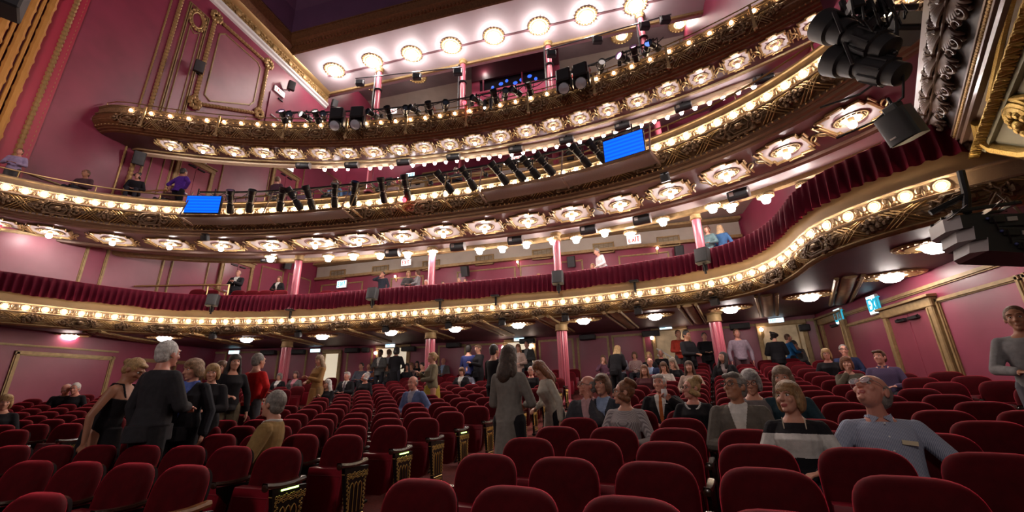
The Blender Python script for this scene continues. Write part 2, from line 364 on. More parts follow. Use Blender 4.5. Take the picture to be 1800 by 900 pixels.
# lower balcony level and orchestra level panels
for a, b in ((5.2, 6.7), (7.15, 9.3), (9.9, 11.75)): panel(wall_left, [V((WL, a, 4.4)), V((WL, a, 6.35 + (a - 7) * .16)), V((WL, b, 6.35 + (b - 7) * .16)), V((WL, b, 4.4))], LX, .1, .05, GILTD, WALLM)
panel(wall_left, [V((WL, 12.1, 5.0)), V((WL, 12.1, 7.4)), V((WL, 13.6, 7.6)), V((WL, 13.6, 5.2))], LX, .08, .05)
panel(wall_left, [V((WL, 16.4, 6.3)), V((WL, 16.4, 7.9)), V((WL, 17.8, 8.0)), V((WL, 17.8, 6.6))], LX, .07, .04)
panel(wall_left, [V((WL, 18.2, 6.6)), V((WL, 18.2, 8.0)), V((WL, 19.9, 8.0)), V((WL, 19.9, 6.9))], LX, .07, .04)
for a, b in ((4.6, 7.9), (8.45, 10.9), (11.6, 12.9), (13.1, 14.3)): panel(wall_left, [V((WL, a, .1)), V((WL, a, 2.95)), V((WL, b, 2.95)), V((WL, b, .1))], LX, .13, .05)
mb = MB(); trim_line(mb, [V((WL, 3, 3.18)), V((WL, 11.0, 3.18))], .06, .05, LX); mb.build('cornice_strip', GILTD, wall_left)
# frieze under the ceiling on the left wall
fr = MB(); H = [(0, 19.55), (.10, 19.6), (.12, 19.72), (.22, 19.78), (.22, 19.9)]
fr.grid([[(WL + a, y, z) for a, z in H] for y in (5, 19.2)]); frz = fr.build('trim_1', WHITE, None, .3); tag(frz, 'white and gilt frieze along the top of the left wall', None, None, 'structure')
mb = MB(); mb.grid([[(WL + a, y, z) for a, z in ((.08, 19.9), (.12, 19.95), (.12, 20.5), (.28, 20.6), (.34, 20.7))] for y in (5, 19.2)])
for i in range(60):
    y = 5.2 + i * .235
    for k in range(3): mb.ball((WL + .14, y + .07 * math.sin(k * 2.3 + i), 20.02 + .17 * k), (.05, .085, .07), 6, 4)
    if i % 5 == 0: mb.ball((WL + .16, y, 20.22), (.08, .18, .2), 8, 5)
mb.build('frieze_ornament', GILT, frz)
# orchestra right wall
RX = (-1, 0, 0)
for a, b in ((7.0, 8.95), (9.3, 10.0)): pass
for a, b in ((4.5, 7.9), (8.05, 9.85), (11.6, 13.4)): panel(wall_right, [V((WR, b, .1)), V((WR, b, 3.0)), V((WR, a, 3.0)), V((WR, a, .1))], RX, .09, .05)
mb = MB(); trim_line(mb, [V((WR, 4.5, 3.3)), V((WR, 15, 3.3))], .1, .06, RX)
mb.build('cornice_strip', GILTD, wall_right)
# back wall of the orchestra: gilt panel frames between openings
def bpt(px, z, r=RB - .02):
    """point of the curved back wall in the column of pixel px at height z"""
    best = None
    for t in np.linspace(-.40, .36, 1500):
        p = polar(r, t); p.z = z; q = proj(p)
        if best is None or abs(q[0] - px) < best[0]: best = (abs(q[0] - px), p, t)
    return best[1], best[2]
def arc_panel(parent, x0, x1, z0, z1, w=.08, face=WALLP):
    a = bpt(x0, z1)[1]; b = bpt(x1, z1)[1]; P = lambda t, z: polar(RB - .01, t) + V((0, 0, z))
    n = polar(1, (a + b) / 2) - V((HX, HY, 0)); n = -n.normalized()
    panel(parent, [P(a, z0), P(a, z1), P(b, z1), P(b, z0)], n, w, .04, GILTD, face)
for x0, x1 in ((235, 398), (412, 490), (510, 540), (560, 600), (612, 655), (716, 752), (772, 818), (827, 885), (948, 1006), (1015, 1068), (1076, 1130), (1210, 1252), (1268, 1330), (1398, 1432)):
    arc_panel(wall_back, x0, x1, 1.5, 3.45)
# lower balcony back wall panels, vents and cornice
def yp(x, y, Y): return at_y(x, y, Y)
for x0, x1 in ((570, 640), (690, 745), (805, 905), (915, 1024), (1090, 1178)):
    zt = 7.75; a = at_y(x0, 470, YB1).x; b = at_y(x1, 470, YB1).x
    panel(wall_dress, [V((a, YB1, 5.8)), V((a, YB1, zt)), V((b, YB1, zt)), V((b, YB1, 5.8))], (0, -1, 0), .08, .05)
mb = MB(); mb.box((-5.5, YB1 - .1, 8.15), (23.2, .25, .14)); mb.box((-5.5, YB1 - .25, 8.98), (23.2, .5, .12)); mb.build('cornice_strip', GILTD, wall_dress)
mb = MB(); mb.box((-5.5, YB1 - .03, 8.55), (23.2, .08, .7)); mb.build('frieze_band', GREY, wall_dress)
mb = MB(); trim_line(mb, [V((-17, YB2, 14.6)), V((6, YB2, 14.6))], .3, .2, (0, -1, 0)); trim_line(mb, [V((-17, YB2, 14.2)), V((6, YB2, 14.2))], .1, .06, (0, -1, 0)); mb.build('cornice_strip', CREAM, wall_mezz)
for x0, x1 in ((-16.9, -15.3), (-13.9, -12.6), (-10.9, -5.2), (-2.9, 2.2)):
    panel(wall_mezz, [V((x0, YB2, 11.2)), V((x0, YB2, 13.4)), V((x1, YB2, 13.4)), V((x1, YB2, 11.2))], (0, -1, 0), .1, .06)
mb = MB(); mb.box((-5.5, YB1 - 1, 5.2), (23.4, 2.6, .3)); o = mb.build('floor_lower_balcony', CARPET); o['kind'] = 'structure'; o['label'] = 'red carpeted rear floor of the lower balcony'
# ---------------------------------------------------------------- gallery ceiling, dome, cornice
YF, YG = 15.75, 19.1
mb = MB(); mb.box((-5.5, (YF + YG) / 2, ZC + .1), (23.4, YG - YF, .2)); ceil = mb.build('ceiling', PALE, None, 0); tag(ceil, 'pale lilac gallery ceiling with round lamps', None, None, 'structure')
mb = MB(); mb.box((-5.5, 17.75, ZC - .02), (21, .12, .05)); mb.build('ceiling_track', mat('dull mauve steel', (.16, .08, .09), .5), ceil)
mb = MB(); mb.box((-5.5, YG, ZC - .06), (23.4, .14, .16)); mb.build('edge_moulding', GILTD, ceil)
mb = MB(); mb.box((-5.5, (YG + YB3) / 2, 23.6), (23.4, YB3 - YG + 1.2, .2)); o = mb.build('ceiling_rear', mat('mauve grey ceiling paint', (.2, .15, .155), .6, noise=.15, nscale=1), None, 0); tag(o, 'mauve grey rear ceiling of the gallery', None, None, 'structure')
mb = MB(); mb.box((-5.5, YG + .3, 22.2), (23.4, .3, 2.9)); o = mb.build('ceiling_beam', PALE, None, 0); tag(o, 'pale beam behind the gallery ceiling', None, None, 'structure')
# cove between rear ceiling and back wall
mb = MB(); rows = []
for i in range(10):
    a = PI / 2 * i / 9; rows.append([(x, YB3 - 1.5 + 1.5 * math.sin(a), 22.0 + 1.5 * math.cos(a)) for x in (WL, WR)])
mb.grid(rows); o = mb.build('ceiling_cove', GREY, None, .6); o['kind'] = 'structure'; o['label'] = 'curved grey cove above the gallery back wall'
# front cornice of the gallery ceiling and the violet dome wall above it
mb = MB(); prof = [(YF, ZC), (YF - .05, ZC - .05), (YF - .12, ZC), (YF - .2, ZC + .35), (YF - .5, ZC + .55), (YF - .6, ZC + .9), (YF - .65, ZC + 1.0)]
mb.grid([[(x, y, z) for y, z in prof] for x in (WL, WR)])
for i in range(230):
    x = WL + .05 + i * .1; mb.ball((x, YF - .64, ZC + .93), .045, 6, 4)
for i in range(110):
    x = WL + .1 + i * .21; mb.ball((x, YF - .3, ZC + .42), (.08, .1, .1), 6, 4)
o = mb.build('trim_2', BROWN, None, .5); tag(o, 'brown and gold cornice along the front of the gallery ceiling', None, None, 'structure')
mb = MB(); mb.grid([[(WL, y, z) for y, z in ((5, ZC), (YF, ZC))], [(WL + .45, y, z) for y, z in ((5, ZC + .4), (YF - .3, ZC + .4))], [(WL + .6, y, z) for y, z in ((5, ZC + .95), (YF - .6, ZC + .95))]])
for i in range(100): mb.ball((WL + .6, 5 + i * .1, ZC + .9), .045, 6, 4)
o = mb.build('trim_3', BROWN, None, .5); tag(o, 'brown and gold cornice running along the left wall', None, None, 'structure')
mb = MB(); x0, x1, y1 = WL + .6, WR, YF - .65; z0 = ZC + 1.0
rows = [[(x0, 4, z0), (x0, y1, z0), (x1, y1, z0)], [(x0 + .3, 4, z0 + 1.2), (x0 + .3, y1 - .3, z0 + 1.2), (x1, y1 - .3, z0 + 1.2)], [(x0 + 1.6, 4, z0 + 2.6), (x0 + 1.6, y1 - 1.6, z0 + 2.6), (x1, y1 - 1.6, z0 + 2.6)], [(x0 + 4, 4, z0 + 3.4), (x0 + 4, y1 - 4, z0 + 3.4), (x1, y1 - 4, z0 + 3.4)], [(x1 - 1, 4, z0 + 3.6), (x1 - 1, 4.2, z0 + 3.6), (x1, 4.2, z0 + 3.6)]]
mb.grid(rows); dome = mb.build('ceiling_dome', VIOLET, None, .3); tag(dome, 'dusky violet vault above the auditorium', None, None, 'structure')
mb = MB(); c = at_z(532, 4, 24.6); mx = Matrix.Translation(c) @ Matrix.Rotation(PI, 4, 'X')
mb.torus(.55, .1, 28, 8, mx); mb.torus(.36, .05, 28, 6, mx); mb.torus(.85, .12, 8, 6, mx)
mb.tube([c + V((.8, 0, 0)), c + V((6, .1, 0))], .16, 8); mb.build('rosette', BROWN, dome)
mb = MB(); mb.tube([at_z(555, 42, 23.4), at_z(735, 0, 23.4)], .035, 6); mb.build('vault_seam', DARKMOULD, dome)
# ---------------------------------------------------------------- balconies
bulb_me = MB().ball((0, 0, 0), (.05, .05, .05), 8, 6).mesh('bulb', BULB)
ring_p = MB()
def local(cv, q, n, z):
    p, T, N = cv.at(q, n, z); return frame(p, -T, N)      # x along, y out to the stage, z up
def band_pt(prof, v):
    L = [0]
    for a, b in zip(prof[:-1], prof[1:]): L.append(L[-1] + math.hypot(b[0] - a[0], b[1] - a[1]))
    q = v * L[-1]
    for i in range(len(prof) - 1):
        if q <= L[i + 1] + 1e-9:
            k = (q - L[i]) / max(1e-9, L[i + 1] - L[i]); a, b = prof[i], prof[i + 1]
            d = V((b[0] - a[0], b[1] - a[1])).normalized(); return (a[0] + (b[0] - a[0]) * k, a[1] + (b[1] - a[1]) * k, -d.y, d.x)
    return (*prof[-1], 1, 0)
def on_band(cv, prof, z0, q, v, out=0):
    n, dz, nn, nz = band_pt(prof, v); p, T, N = cv.at(q, n + nn * out, z0 + dz + nz * out); return p
def ornaments(cv, prof, z0, mod, a, b, h, parent, mats, start=0):
    """cartouches, crossed straps and flower clusters repeated along a fascia band"""
    mb = MB(); q = a + start; k = 0
    while q < b:
        hexa = [(-.3, .5), (-.2, .86), (.2, .86), (.3, .5), (.2, .14), (-.2, .14)]; sc = mod / 2.0
        for ins, r in ((1, .026), (.66, .018)):
            mb.tube([on_band(cv, prof, z0, q + x * ins * sc, .5 + (v - .5) * ins, .035) for x, v in hexa for _ in (0,)], r, 6, closed=True)
        c = on_band(cv, prof, z0, q, .5, .01); mb.ball(c, (.09, .09, .07), 8, 5)
        for j in range(5):
            t = j * 2 * PI / 5 + .3; mb.tube([on_band(cv, prof, z0, q, .5, .05), on_band(cv, prof, z0, q + .14 * sc * math.cos(t), .5 + .22 * math.sin(t), .02)], [.03, .006], 5)
        for j in range(14):
            t = j * 2 * PI / 14; p = on_band(cv, prof, z0, q + .37 * sc * math.cos(t) + rnd.uniform(-.02, .02), .5 + .47 * math.sin(t) * .95, .015)
            mb.ball(p, .05 + rnd.uniform(-.012, .015), 6, 4)
        for sx in (-1, 1):                              # scrolls at both tips
            mb.tube([on_band(cv, prof, z0, q + sx * (.36 + .1 * math.cos(t)) * sc, .5 + .2 * math.sin(t), .04) for t in np.linspace(0, 5, 9)], .016, 5)
        # flower cluster halfway and a crossed strap each side
        m = q + mod / 2
        if m < b:
            for j in range(16):
                t = j * 2.4; r = .05 + .011 * j
                mb.ball(on_band(cv, prof, z0, m + r * math.cos(t) * sc, .5 + r * 1.6 * math.sin(t) / (h * 3), .02), .045 + rnd.uniform(-.01, .012), 6, 4)
        for sgn in (-1, 1):
            w = q + sgn * .66 * sc
            if not (a < w - .25 and w + .25 < b): continue
            for dr in (-1, 1):
                for o in (-.075, 0, .075):
                    mb.tube([on_band(cv, prof, z0, w + dr * (t - .5) * .42 * sc + o * sc, t, .016 + .01 * math.sin(t * PI)) for t in np.linspace(.02, .98, 7)], .0125, 5, mi=1)
        q += mod; k += 1
    return mb.build('plaster_ornament', mats, parent)
def bead_row(cv, n, z, a, b, pitch, r, parent, m=GILT, name='bead_moulding'):
    mb = MB(); q = a
    while q < b: p, T, N = cv.at(q, n, z); mb.ball(p, r, 6, 4); q += pitch
    return mb.build(name, m, parent)
def lamp_rings(cv, n, z, qs, r, parent, m=COVE, between='leaf'):
    mb = MB()
    for i, q in enumerate(qs):
        mx = local(cv, q, n, z) @ Matrix.Rotation(-PI / 2, 4, 'X')
        mb.torus(r, r * .16, 16, 6, mx); mb.torus(r * .68, r * .12, 14, 5, mx @ Matrix.Translation((0, 0, r * .12)))
        if i + 1 < len(qs):
            g = qs[i + 1] - q; c = local(cv, q + g / 2, n, z)
            if between == 'leaf':
                for s in (-1, 1):
                    mb.ball((s * g * .12, .015, .02), (g * .1, .03, .05), 6, 4, c); mb.ball((s * g * .17, .01, -.05), (g * .09, .025, .022), 6, 4, c)
                mb.ball((0, .02, -.03), (.02, .03, .06), 6, 4, c)
            else:
                mx2 = c @ Matrix.Rotation(-PI / 2, 4, 'X'); mb.torus(r * .62, r * .12, 14, 5, mx2); mb.ball((0, .01, 0), (r * .4, .04, r * .4), 8, 5, c, 1)
                for s in (-1, 1): mb.torus(.035, .014, 10, 5, c @ Matrix.Translation((s * g * .26, .01, 0)) @ Matrix.Rotation(-PI / 2, 4, 'X'))
    mb.build('lamp_surrounds', [m, GILT], parent)
def bulbs(cv, n, z, qs, parent, scale=1):
    for q in qs:
        p, T, N = cv.at(q, n, z); o = link('bulb', bulb_me, parent, p - parent_off(parent)); o.scale = (scale,) * 3
def span(cv, a, b, pitch): k = int((b - a) / pitch); return [a + (b - a) * i / k for i in range(k + 1)]
# --- lower balcony
mid = C1.at(C1.L / 2, 0, Z1 - .5)[0]
bal1 = thing('lower_balcony', 'lower balcony front with pleated crimson velvet drape over cream parapet', 'balcony', mid)
mb = MB(); rows = []
for i, q in enumerate(np.arange(0, C1.L, .028)):
    p, T, N = C1.at(q, 0, 0); a = .5 + .5 * math.sin(q * 2 * PI / .165 + 1.3 * math.sin(q * 1.7)); sag = .012 * math.sin(q * 7.1) + .02 * math.sin(q * 2.3); rows.append([])
    for j, (n, z) in enumerate(((-.12, .93), (.02, .95), (.06, .92), (.07, .75), (.075, .55), (.08, .36 + sag))):
        d = a ** 1.6 * (.01 + .017 * j) if j > 1 else 0; w = p + N * (n + d); rows[-1].append((w.x, w.y, Z1 + z))
mb.grid(rows); mb.build('velvet_drape', DRAPE, bal1, 1.2)
C1.sweep(m := MB(), [(-.25, .9), (0, .9), (0, .15)], Z1); m.build('parapet', CREAM, bal1, .5)
C1.sweep(m := MB(), [(0, .16), (.035, .15), (.05, .13), (.045, .115), (.015, .10), (.01, -.08), (.05, -.095), (.085, -.11), (.075, -.135), (.05, -.15)], Z1); m.build('lamp_cove', COVE, bal1, .6)
band1 = [(.05, -.15), (.085, -.19), (.075, -.2), (.1, -.24), (.09, -.25), (.105, -.29), (.092, -.3), (.095, -.34), (.08, -.35), (.07, -.39), (.055, -.4), (.03, -.43)]
C1.sweep(m := MB(), band1, Z1); m.build('reeded_band', TANB, bal1, .6)
C1.sweep(m := MB(), [(.03, -.43), (.045, -.44), (.045, -.46), (.02, -.475), (-.02, -.5), (-.055, -.5), (-.06, -.48)], Z1); m.build('lower_moulding', GILTD, bal1, .6)
b1s = [(.06, -.16), (.105, -.24), (.11, -.29), (.1, -.34), (.04, -.42)]
ornaments(C1, b1s, Z1, 2.0, .3, C1.L - .2, .32, bal1, [UMBER, GILT], .4)
q1 = span(C1, C1.near((p1[2])), C1.near(p1[-3]), .385)
lamp_rings(C1, .03, Z1, q1, .085, bal1); bulbs(C1, .075, Z1, q1, bal1, .8)
bead_row(C1, .035, Z1 - .45, .2, C1.L - .1, .07, .014, bal1)
# soffit: the whole underside from the front back to the curved wall
def fill(outline, z, name, m, parent, thick=.25):
    from mathutils.geometry import tessellate_polygon
    P = [V((x, y, z)) for x, y in outline]; b = MB(); b.add([tuple(p) for p in P], [tuple(t) for t in tessellate_polygon([P])])
    return b.build(name, m, parent, 0)
ZS1 = Z1 - .49
out1 = [tuple(C1.P[i] + C1.N[i] * -.05) for i in range(0, len(C1.P), 3)]
out1 = [p for p in out1 if WL < p[0] < WR] + [(WR, 4.6), (WR, 15.0)] + [tuple(polar(RB, t))[:2] for t in np.linspace(.335, -.36, 40)] + [(WL, 14.7)]
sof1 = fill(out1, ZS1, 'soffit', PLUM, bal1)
# gilt ribs dividing the soffit and dark plum beams
D1 = [(120,595),(288,598),(433,600),(566,595),(687,587.7),(800,581.7),(911,575),(1026,567.7),(1152,560),(1285,548),(1424,526.7),(1569,492.7),(1650,440)]
dp = [at_z(x, y, ZS1 - .12) for x, y in D1]
def soffit_rib(p, q, w):
    m = MB(); p, q = V(p), V(q); t = (q - p).normalized(); s = V((-t.y, t.x, 0)) * w
    for sg in (-1, 1):
        pts = [p + s * sg + (q - p) * k / 40 for k in range(41)]; m.tube(pts, [.035 if i % 2 else .05 for i in range(41)], 6)
    m.tube([p, q], w * .6, 8, flat=.3); return m
for i in range(len(dp) - 2):
    a = (dp[i] + dp[i + 1]) / 2; d = V((a.x - HX, a.y - HY, 0)).normalized(); L0 = min(1.6, 1.6); st = a - d * 1.1; en = a + d * 2.6
    if en.x > WR - .1: en = a + V((.2, 1, 0)) * 2
    st.z = en.z = ZS1 - .02; soffit_rib(st, en, .22).build('soffit_rib', GILTD, bal1)
for k, p in enumerate(dp):
    t = thing('dome_lamp', 'opal dome lamp in a gilt oval rose, %s from the left under the lower balcony' % ORD[k + 1], 'ceiling lamp', (p.x, p.y, ZS1), 0, 'dome lamps under the lower balcony')
    r = ang(p); mx = Matrix.Rotation(-r, 4, 'Z')
    m = MB(); m.lathe([(.46, -.005), (.45, -.03), (.38, -.035), (.34, -.015), (.32, -.04), (.21, -.045), (.2, -.02)], 28, mx, 0, 1.25, .85)
    for j in range(28): m.ball((.51 * math.cos(j * PI / 14), .35 * math.sin(j * PI / 14), -.025), (.045, .045, .025), 6, 4, mx)
    m.build('ceiling_rose', GILT, t, world=False)
    MB().lathe([(.2, -.03), (.2, -.06), (.17, -.11), (.11, -.15), (.0, -.165)], 20).build('glass_dome', DOME, t, world=False)
# --- middle and top balconies share the profile family
def upper_balcony(cv, z0, name, label, cat, par, cove, bandm, soffm, moulds):
    mid = cv.at(cv.L / 2, 0, z0 - .6)[0]; t = thing(name, label, cat, mid)
    cv.sweep(m := MB(), par, z0); m.build('parapet_cap', CAPG if moulds else BRONZE, t, .5)
    cv.sweep(m := MB(), [(0, .13), (.05, .12), (.05, .1), (.02, .09), (.015, -.1), (.06, -.115), (.1, -.13), (.1, -.16), (.05, -.18)], z0); m.build('lamp_cove', cove, t, .6)
    band = [(.05, -.18), (.1, -.22), (.09, -.23), (.125, -.28), (.115, -.29), (.135, -.34), (.125, -.35), (.13, -.4), (.115, -.41), (.105, -.46), (.09, -.47), (.06, -.52), (.045, -.53), (0, -.57)]
    cv.sweep(m := MB(), band, z0); m.build('reeded_band', bandm, t, .6)
    cv.sweep(m := MB(), [(0, -.57), (.01, -.59), (.01, -.63), (-.03, -.65), (-.05, -.64), (-.09, -.69), (-.17, -.71), (-.19, -.74), (-.27, -.76)], z0); m.build('lower_moulding', TANM if moulds else BROWN, t, .6)
    return t, [(.06, -.19), (.13, -.28), (.145, -.36), (.125, -.45), (.01, -.57)]
bal2, b2s = upper_balcony(C2, Z2, 'middle_balcony', 'middle balcony front with close-set gilt lamps and cartouches', 'balcony', [(-.3, .37), (0, .37), (.035, .35), (.035, .31), (.005, .29), (.0, .13)], COVE, BRONZE, MAUVE, True)
ornaments(C2, b2s, Z2, 2.2, .3, C2.L - .2, .4, bal2, [RELIEF, GILT], .2)
q2 = span(C2, C2.near(at_z(11, 330, Z2)), C2.L - .25, .365); lamp_rings(C2, .03, Z2, q2, .1, bal2); bulbs(C2, .08, Z2, q2, bal2)
bead_row(C2, .02, Z2 - .61, .1, C2.L - .1, .13, .027, bal2)
def rail(cv, n, z, parent, a, b, r=.022, posts=1.6):
    m = MB(); m.tube([tuple(cv.at(q, n, z)[0]) for q in np.arange(a, b, .4)], r, 7)
    q = a
    while q < b: p = cv.at(q, n, z)[0]; m.tube([p, p - V((0, 0, .2))], r * .8, 6); q += posts
    m.build('brass_rail', BRASS, parent)
rail(C2, -.05, Z2 + .57, bal2, .1, C2.L - .1)
bal3, b3s = upper_balcony(C3, Z3, 'top_balcony', 'top balcony front with widely spaced lamps and gilt rosettes between', 'balcony', [(-.3, .2), (0, .2), (.05, .18), (.05, .15), (.0, .13)], BRONZE, BROWN, MAUVE, False)
ornaments(C3, b3s, Z3, 2.1, .3, C3.L - .2, .4, bal3, [BRONZE, GILTD], .9)
q3 = span(C3, C3.near(at_z(232, 196, Z3)), C3.L - .2, .575); lamp_rings(C3, .03, Z3, q3, .1, bal3, BRONZE, 'rosette'); bulbs(C3, .08, Z3, q3, bal3, .9)
bead_row(C3, .02, Z3 - .61, .1, C3.L - .1, .13, .024, bal3)
rail(C3, -.1, Z3 + .42, bal3, .1, C3.L - .1, .018, 2.3)
for q in np.arange(1.6, C3.L - .5, 2.35):
    m = MB(); fr_ = local(C3, q, .16, Z3 - .2); m.box((0, 0, -.02), (.07, .05, .8), fr_); m.box((0, .02, -.44), (.1, .1, .08), fr_); m.build('gilt_stanchion', GILTD, bal3)
# soffits
ZS2, ZS3 = Z2 - .76, Z3 - .76
def clipx(cv, a, b): return a, b
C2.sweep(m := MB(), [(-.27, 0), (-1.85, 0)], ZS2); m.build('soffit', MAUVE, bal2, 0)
C2.sweep(m := MB(), [(-1.85, .02), (-1.86, -.07), (-1.95, -.1), (-2.02, -.07), (-2.05, .1)], ZS2); m.build('inner_beam', DARKMOULD, bal2, .6)
C2.sweep(m := MB(), [(-2.05, .1), (-2.9, .1)], ZS2); m.build('inner_soffit', IVORY, bal2, 0)
C2.sweep(m := MB(), [(-2.9, .1), (-2.92, -.02), (-3.05, -.05), (-3.1, .15), (-3.3, .2), (-3.35, .4)], ZS2); m.build('inner_moulding', GILTD, bal2, .6)
C2.sweep(m := MB(), [(-3.35, .4), (-3.8, 1.2), (-4.6, 2.0), (-6.2, 2.5), (-11, 2.55)], ZS2); m.build('rear_ceiling', GREY, bal2, .6)
for nn in (-5.0, -5.9): C2.sweep(m := MB(), [(nn, 2.2), (nn - .02, 2.05), (nn - .15, 2.05), (nn - .17, 2.5)], ZS2); m.build('ceiling_moulding', GILTD, bal2, .6)
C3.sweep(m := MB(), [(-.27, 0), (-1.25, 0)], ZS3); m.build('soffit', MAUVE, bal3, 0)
C3.sweep(m := MB(), [(-1.25, .01), (-1.27, -.05), (-1.36, -.05), (-1.38, .06)], ZS3); m.build('inner_beam', GILTD, bal3, .6)
R3P = sorted([(605,289.3),(645,288.7),(663,288),(723,287.3),(744,286.7),(763,285.7),(783,284.3),(803,283.3),(821,282),(841,280),(860,277.3),(879,274.7),(899,271.7),(919,268),(938,265),(958,261.7),(978,257.3),(999,253.3),(1019,249),(1040,244.3),(1061,239),(1082,233.3),(1105,227.7),(1127,220.7),(1150,214),(1173,206.7),(1198,199),(1222,191),(1247,181.7),(1271,171.7),(1298,162.3),(1326,151),(563,289),(583,289.5),(684,288)])
bb = [at_z(x, y, ZS3 - .22) for x, y in R3P]; pb = np.polyfit([p.x for p in bb], [p.y for p in bb], 4); inn = [C3.at(q, -1.38)[0] for q in np.arange(.3, C3.L, .25)]; ins = []; xl = bb[0].x
for p in inn:
    yb = np.polyval(pb, max(xl, min(p.x, bb[-1].x))) + (0 if p.x > xl else (p.x - xl) * .45); ins.append((p.x, max(yb, p.y + .18)))
CB = Curve(ins, .25, 2)
m = MB(); m.grid([[(p.x, p.y, ZS3 + .06) for p in inn], [(x, y, ZS3 + .03) for x, y in ins]]); m.build('inner_soffit', PALE, bal3, 0)
CB.sweep(m := MB(), [(.12, .04), (.1, -.1), (-.02, -.16), (-.1, -.06), (-.22, -.04), (-.27, .1)], ZS3); m.build('inner_moulding', COVE, bal3, .6)
CB.sweep(m := MB(), [(-.27, .1), (-1.9, 1.0), (-7.2, 4.6), (-9, 5.4)], ZS3); m.build('rear_ceiling', PALE, bal3, .6)
# --- framed soffit lights
def framed_light(name, mx, loc, label, group, hl, hd, star):
    """a gilt frame with stepped corners round a painted field, a rose and a lit bulb; local z is down"""
    t = thing(name, label, 'ceiling light', loc, 0, group)
    a, b = hl, hd
    P = [(-a, -b * .55), (-a, b * .55), (-a * .86, b * .55), (-a * .86, b * .86), (-a * .35, b * .86), (-a * .3, b), (a * .3, b), (a * .35, b * .86), (a * .86, b * .86), (a * .86, b * .55), (a, b * .55), (a, -b * .55), (a * .86, -b * .55), (a * .86, -b * .86), (a * .35, -b * .86), (a * .3, -b), (-a * .3, -b), (-a * .35, -b * .86), (-a * .86, -b * .86), (-a * .86, -b * .55)]
    m = MB(); m.tube([(x, y, -.02) for x, y in P], .024 if star else .034, 6, mx, closed=True); m.tube([(x * .92, y * .9, -.02) for x, y in P], .014, 5, mx, closed=True)
    for x, y in P: m.ball((x, y, -.03), .034, 6, 4, mx)
    for sx in (-1, 1):
        m.tube([(sx * (a + .1 + .07 * math.cos(q)), .16 * math.sin(q * .8) + .02 * q - .06, -.03) for q in np.linspace(0, 6, 12)], .02, 5, mx)
        for sy in (-1, 1): m.tube([(sx * (a + .06), sy * b * .3, -.03), (sx * (a + .06), sy * b * .75, -.03)], .022, 5, mx)
    m.build('gilt_frame', GILT, t, world=False)
    f = MB(); f.add([(x * .95, y * .94, -.012) for x, y in P], [tuple(range(len(P)))], 0, mx)
    if star:
        n = 16; r0, r1 = b * .48, b * .92
        f.add([((r0 if i % 2 else r1) * math.cos(2 * PI * i / n) * a / b * .86, (r0 if i % 2 else r1) * .9 * math.sin(2 * PI * i / n), -.016) for i in range(n)], [tuple(range(n))], 1, mx)
    else:
        f.grid([[(rr * a / b * .8 * math.cos(2 * PI * j / 24), rr * .95 * math.sin(2 * PI * j / 24), -.016) for j in range(25)] for rr in (b * .7, b * .46)], mx, 1)
    f.build('painted_field', [IVORY, MAUVE], t, 0, world=False)
    r = b * .4; m = MB(); m.torus(r, .02, 20, 6, mx @ Matrix.Translation((0, 0, -.02)), 0, 1.25, 1); m.torus(r * .7, .018, 18, 6, mx @ Matrix.Translation((0, 0, -.03)), 0, 1.25, 1)
    for i in range(16): m.ball((r * 1.05 * math.cos(i * PI / 8), r * .84 * math.sin(i * PI / 8), -.025), .022, 6, 4, mx)
    m.lathe([(.06, -.01), (.05, -.09), (.03, -.12)], 12, mx); m.build('gilt_rose', GILTD, t, world=False)
    MB().ball((0, 0, -.16), .075 if not star else .06, 10, 6, mx).build('bulb', LAMPS if star else LAMP, t, world=False)
    return t
L2P = [(97,418),(209,428.3),(310,434.3),(399,436),(482,434),(560,429.3),(637,424),(709,416),(781,407.7),(854,400),(930,390),(1007,377.7),(1092,361.7),(1183,340),(1282,311.7),(1390,270),(1513,213),(0, 404)]
L2S = sorted(C2.near(at_z(x, y, ZS2)) for x, y in L2P)
for k, (x, y) in enumerate(L2P):
    p = at_z(x, y, ZS2); q = C2.near(p); P, T, N = C2.at(q, -1.05, ZS2); mx = frame((0, 0, 0), T, -N)
    framed_light('framed_soffit_light', mx, P, 'oblong gilt-framed light under the middle balcony, %s' % ('%s from the left' % ORD[k + 2] if k < 17 else 'leftmost, cut by the edge'), 'framed lights under the middle balcony', max(.45, min(.8, min(abs(q - o) for o in L2S if abs(q - o) > .01) / 2 - .13)), .57, False)
L3P = [(305,259),(362,265),(415,268),(467,270.7),(517,271.7),(566,271.7),(613,270),(658,267.3),(703,264.3),(747,260.7),(791,254),(835,246.7),(881,239.3),(926,231),(973,221),(1021,210),(1070,196),(1121,179),(1176,161),(1233,139),(1297,112.7),(1363,82.3),(1433,50)]
for k, (x, y) in enumerate(L3P):
    p = at_z(x, y, ZS3); q = C3.near(p); P, T, N = C3.at(q, -.68, ZS3); mx = frame((0, 0, 0), T, -N)
    framed_light('star_soffit_light', mx, P, 'square gilt-framed star light under the top balcony, %s from the left' % ORD[k + 1], 'star lights under the top balcony', .35, .4, True)
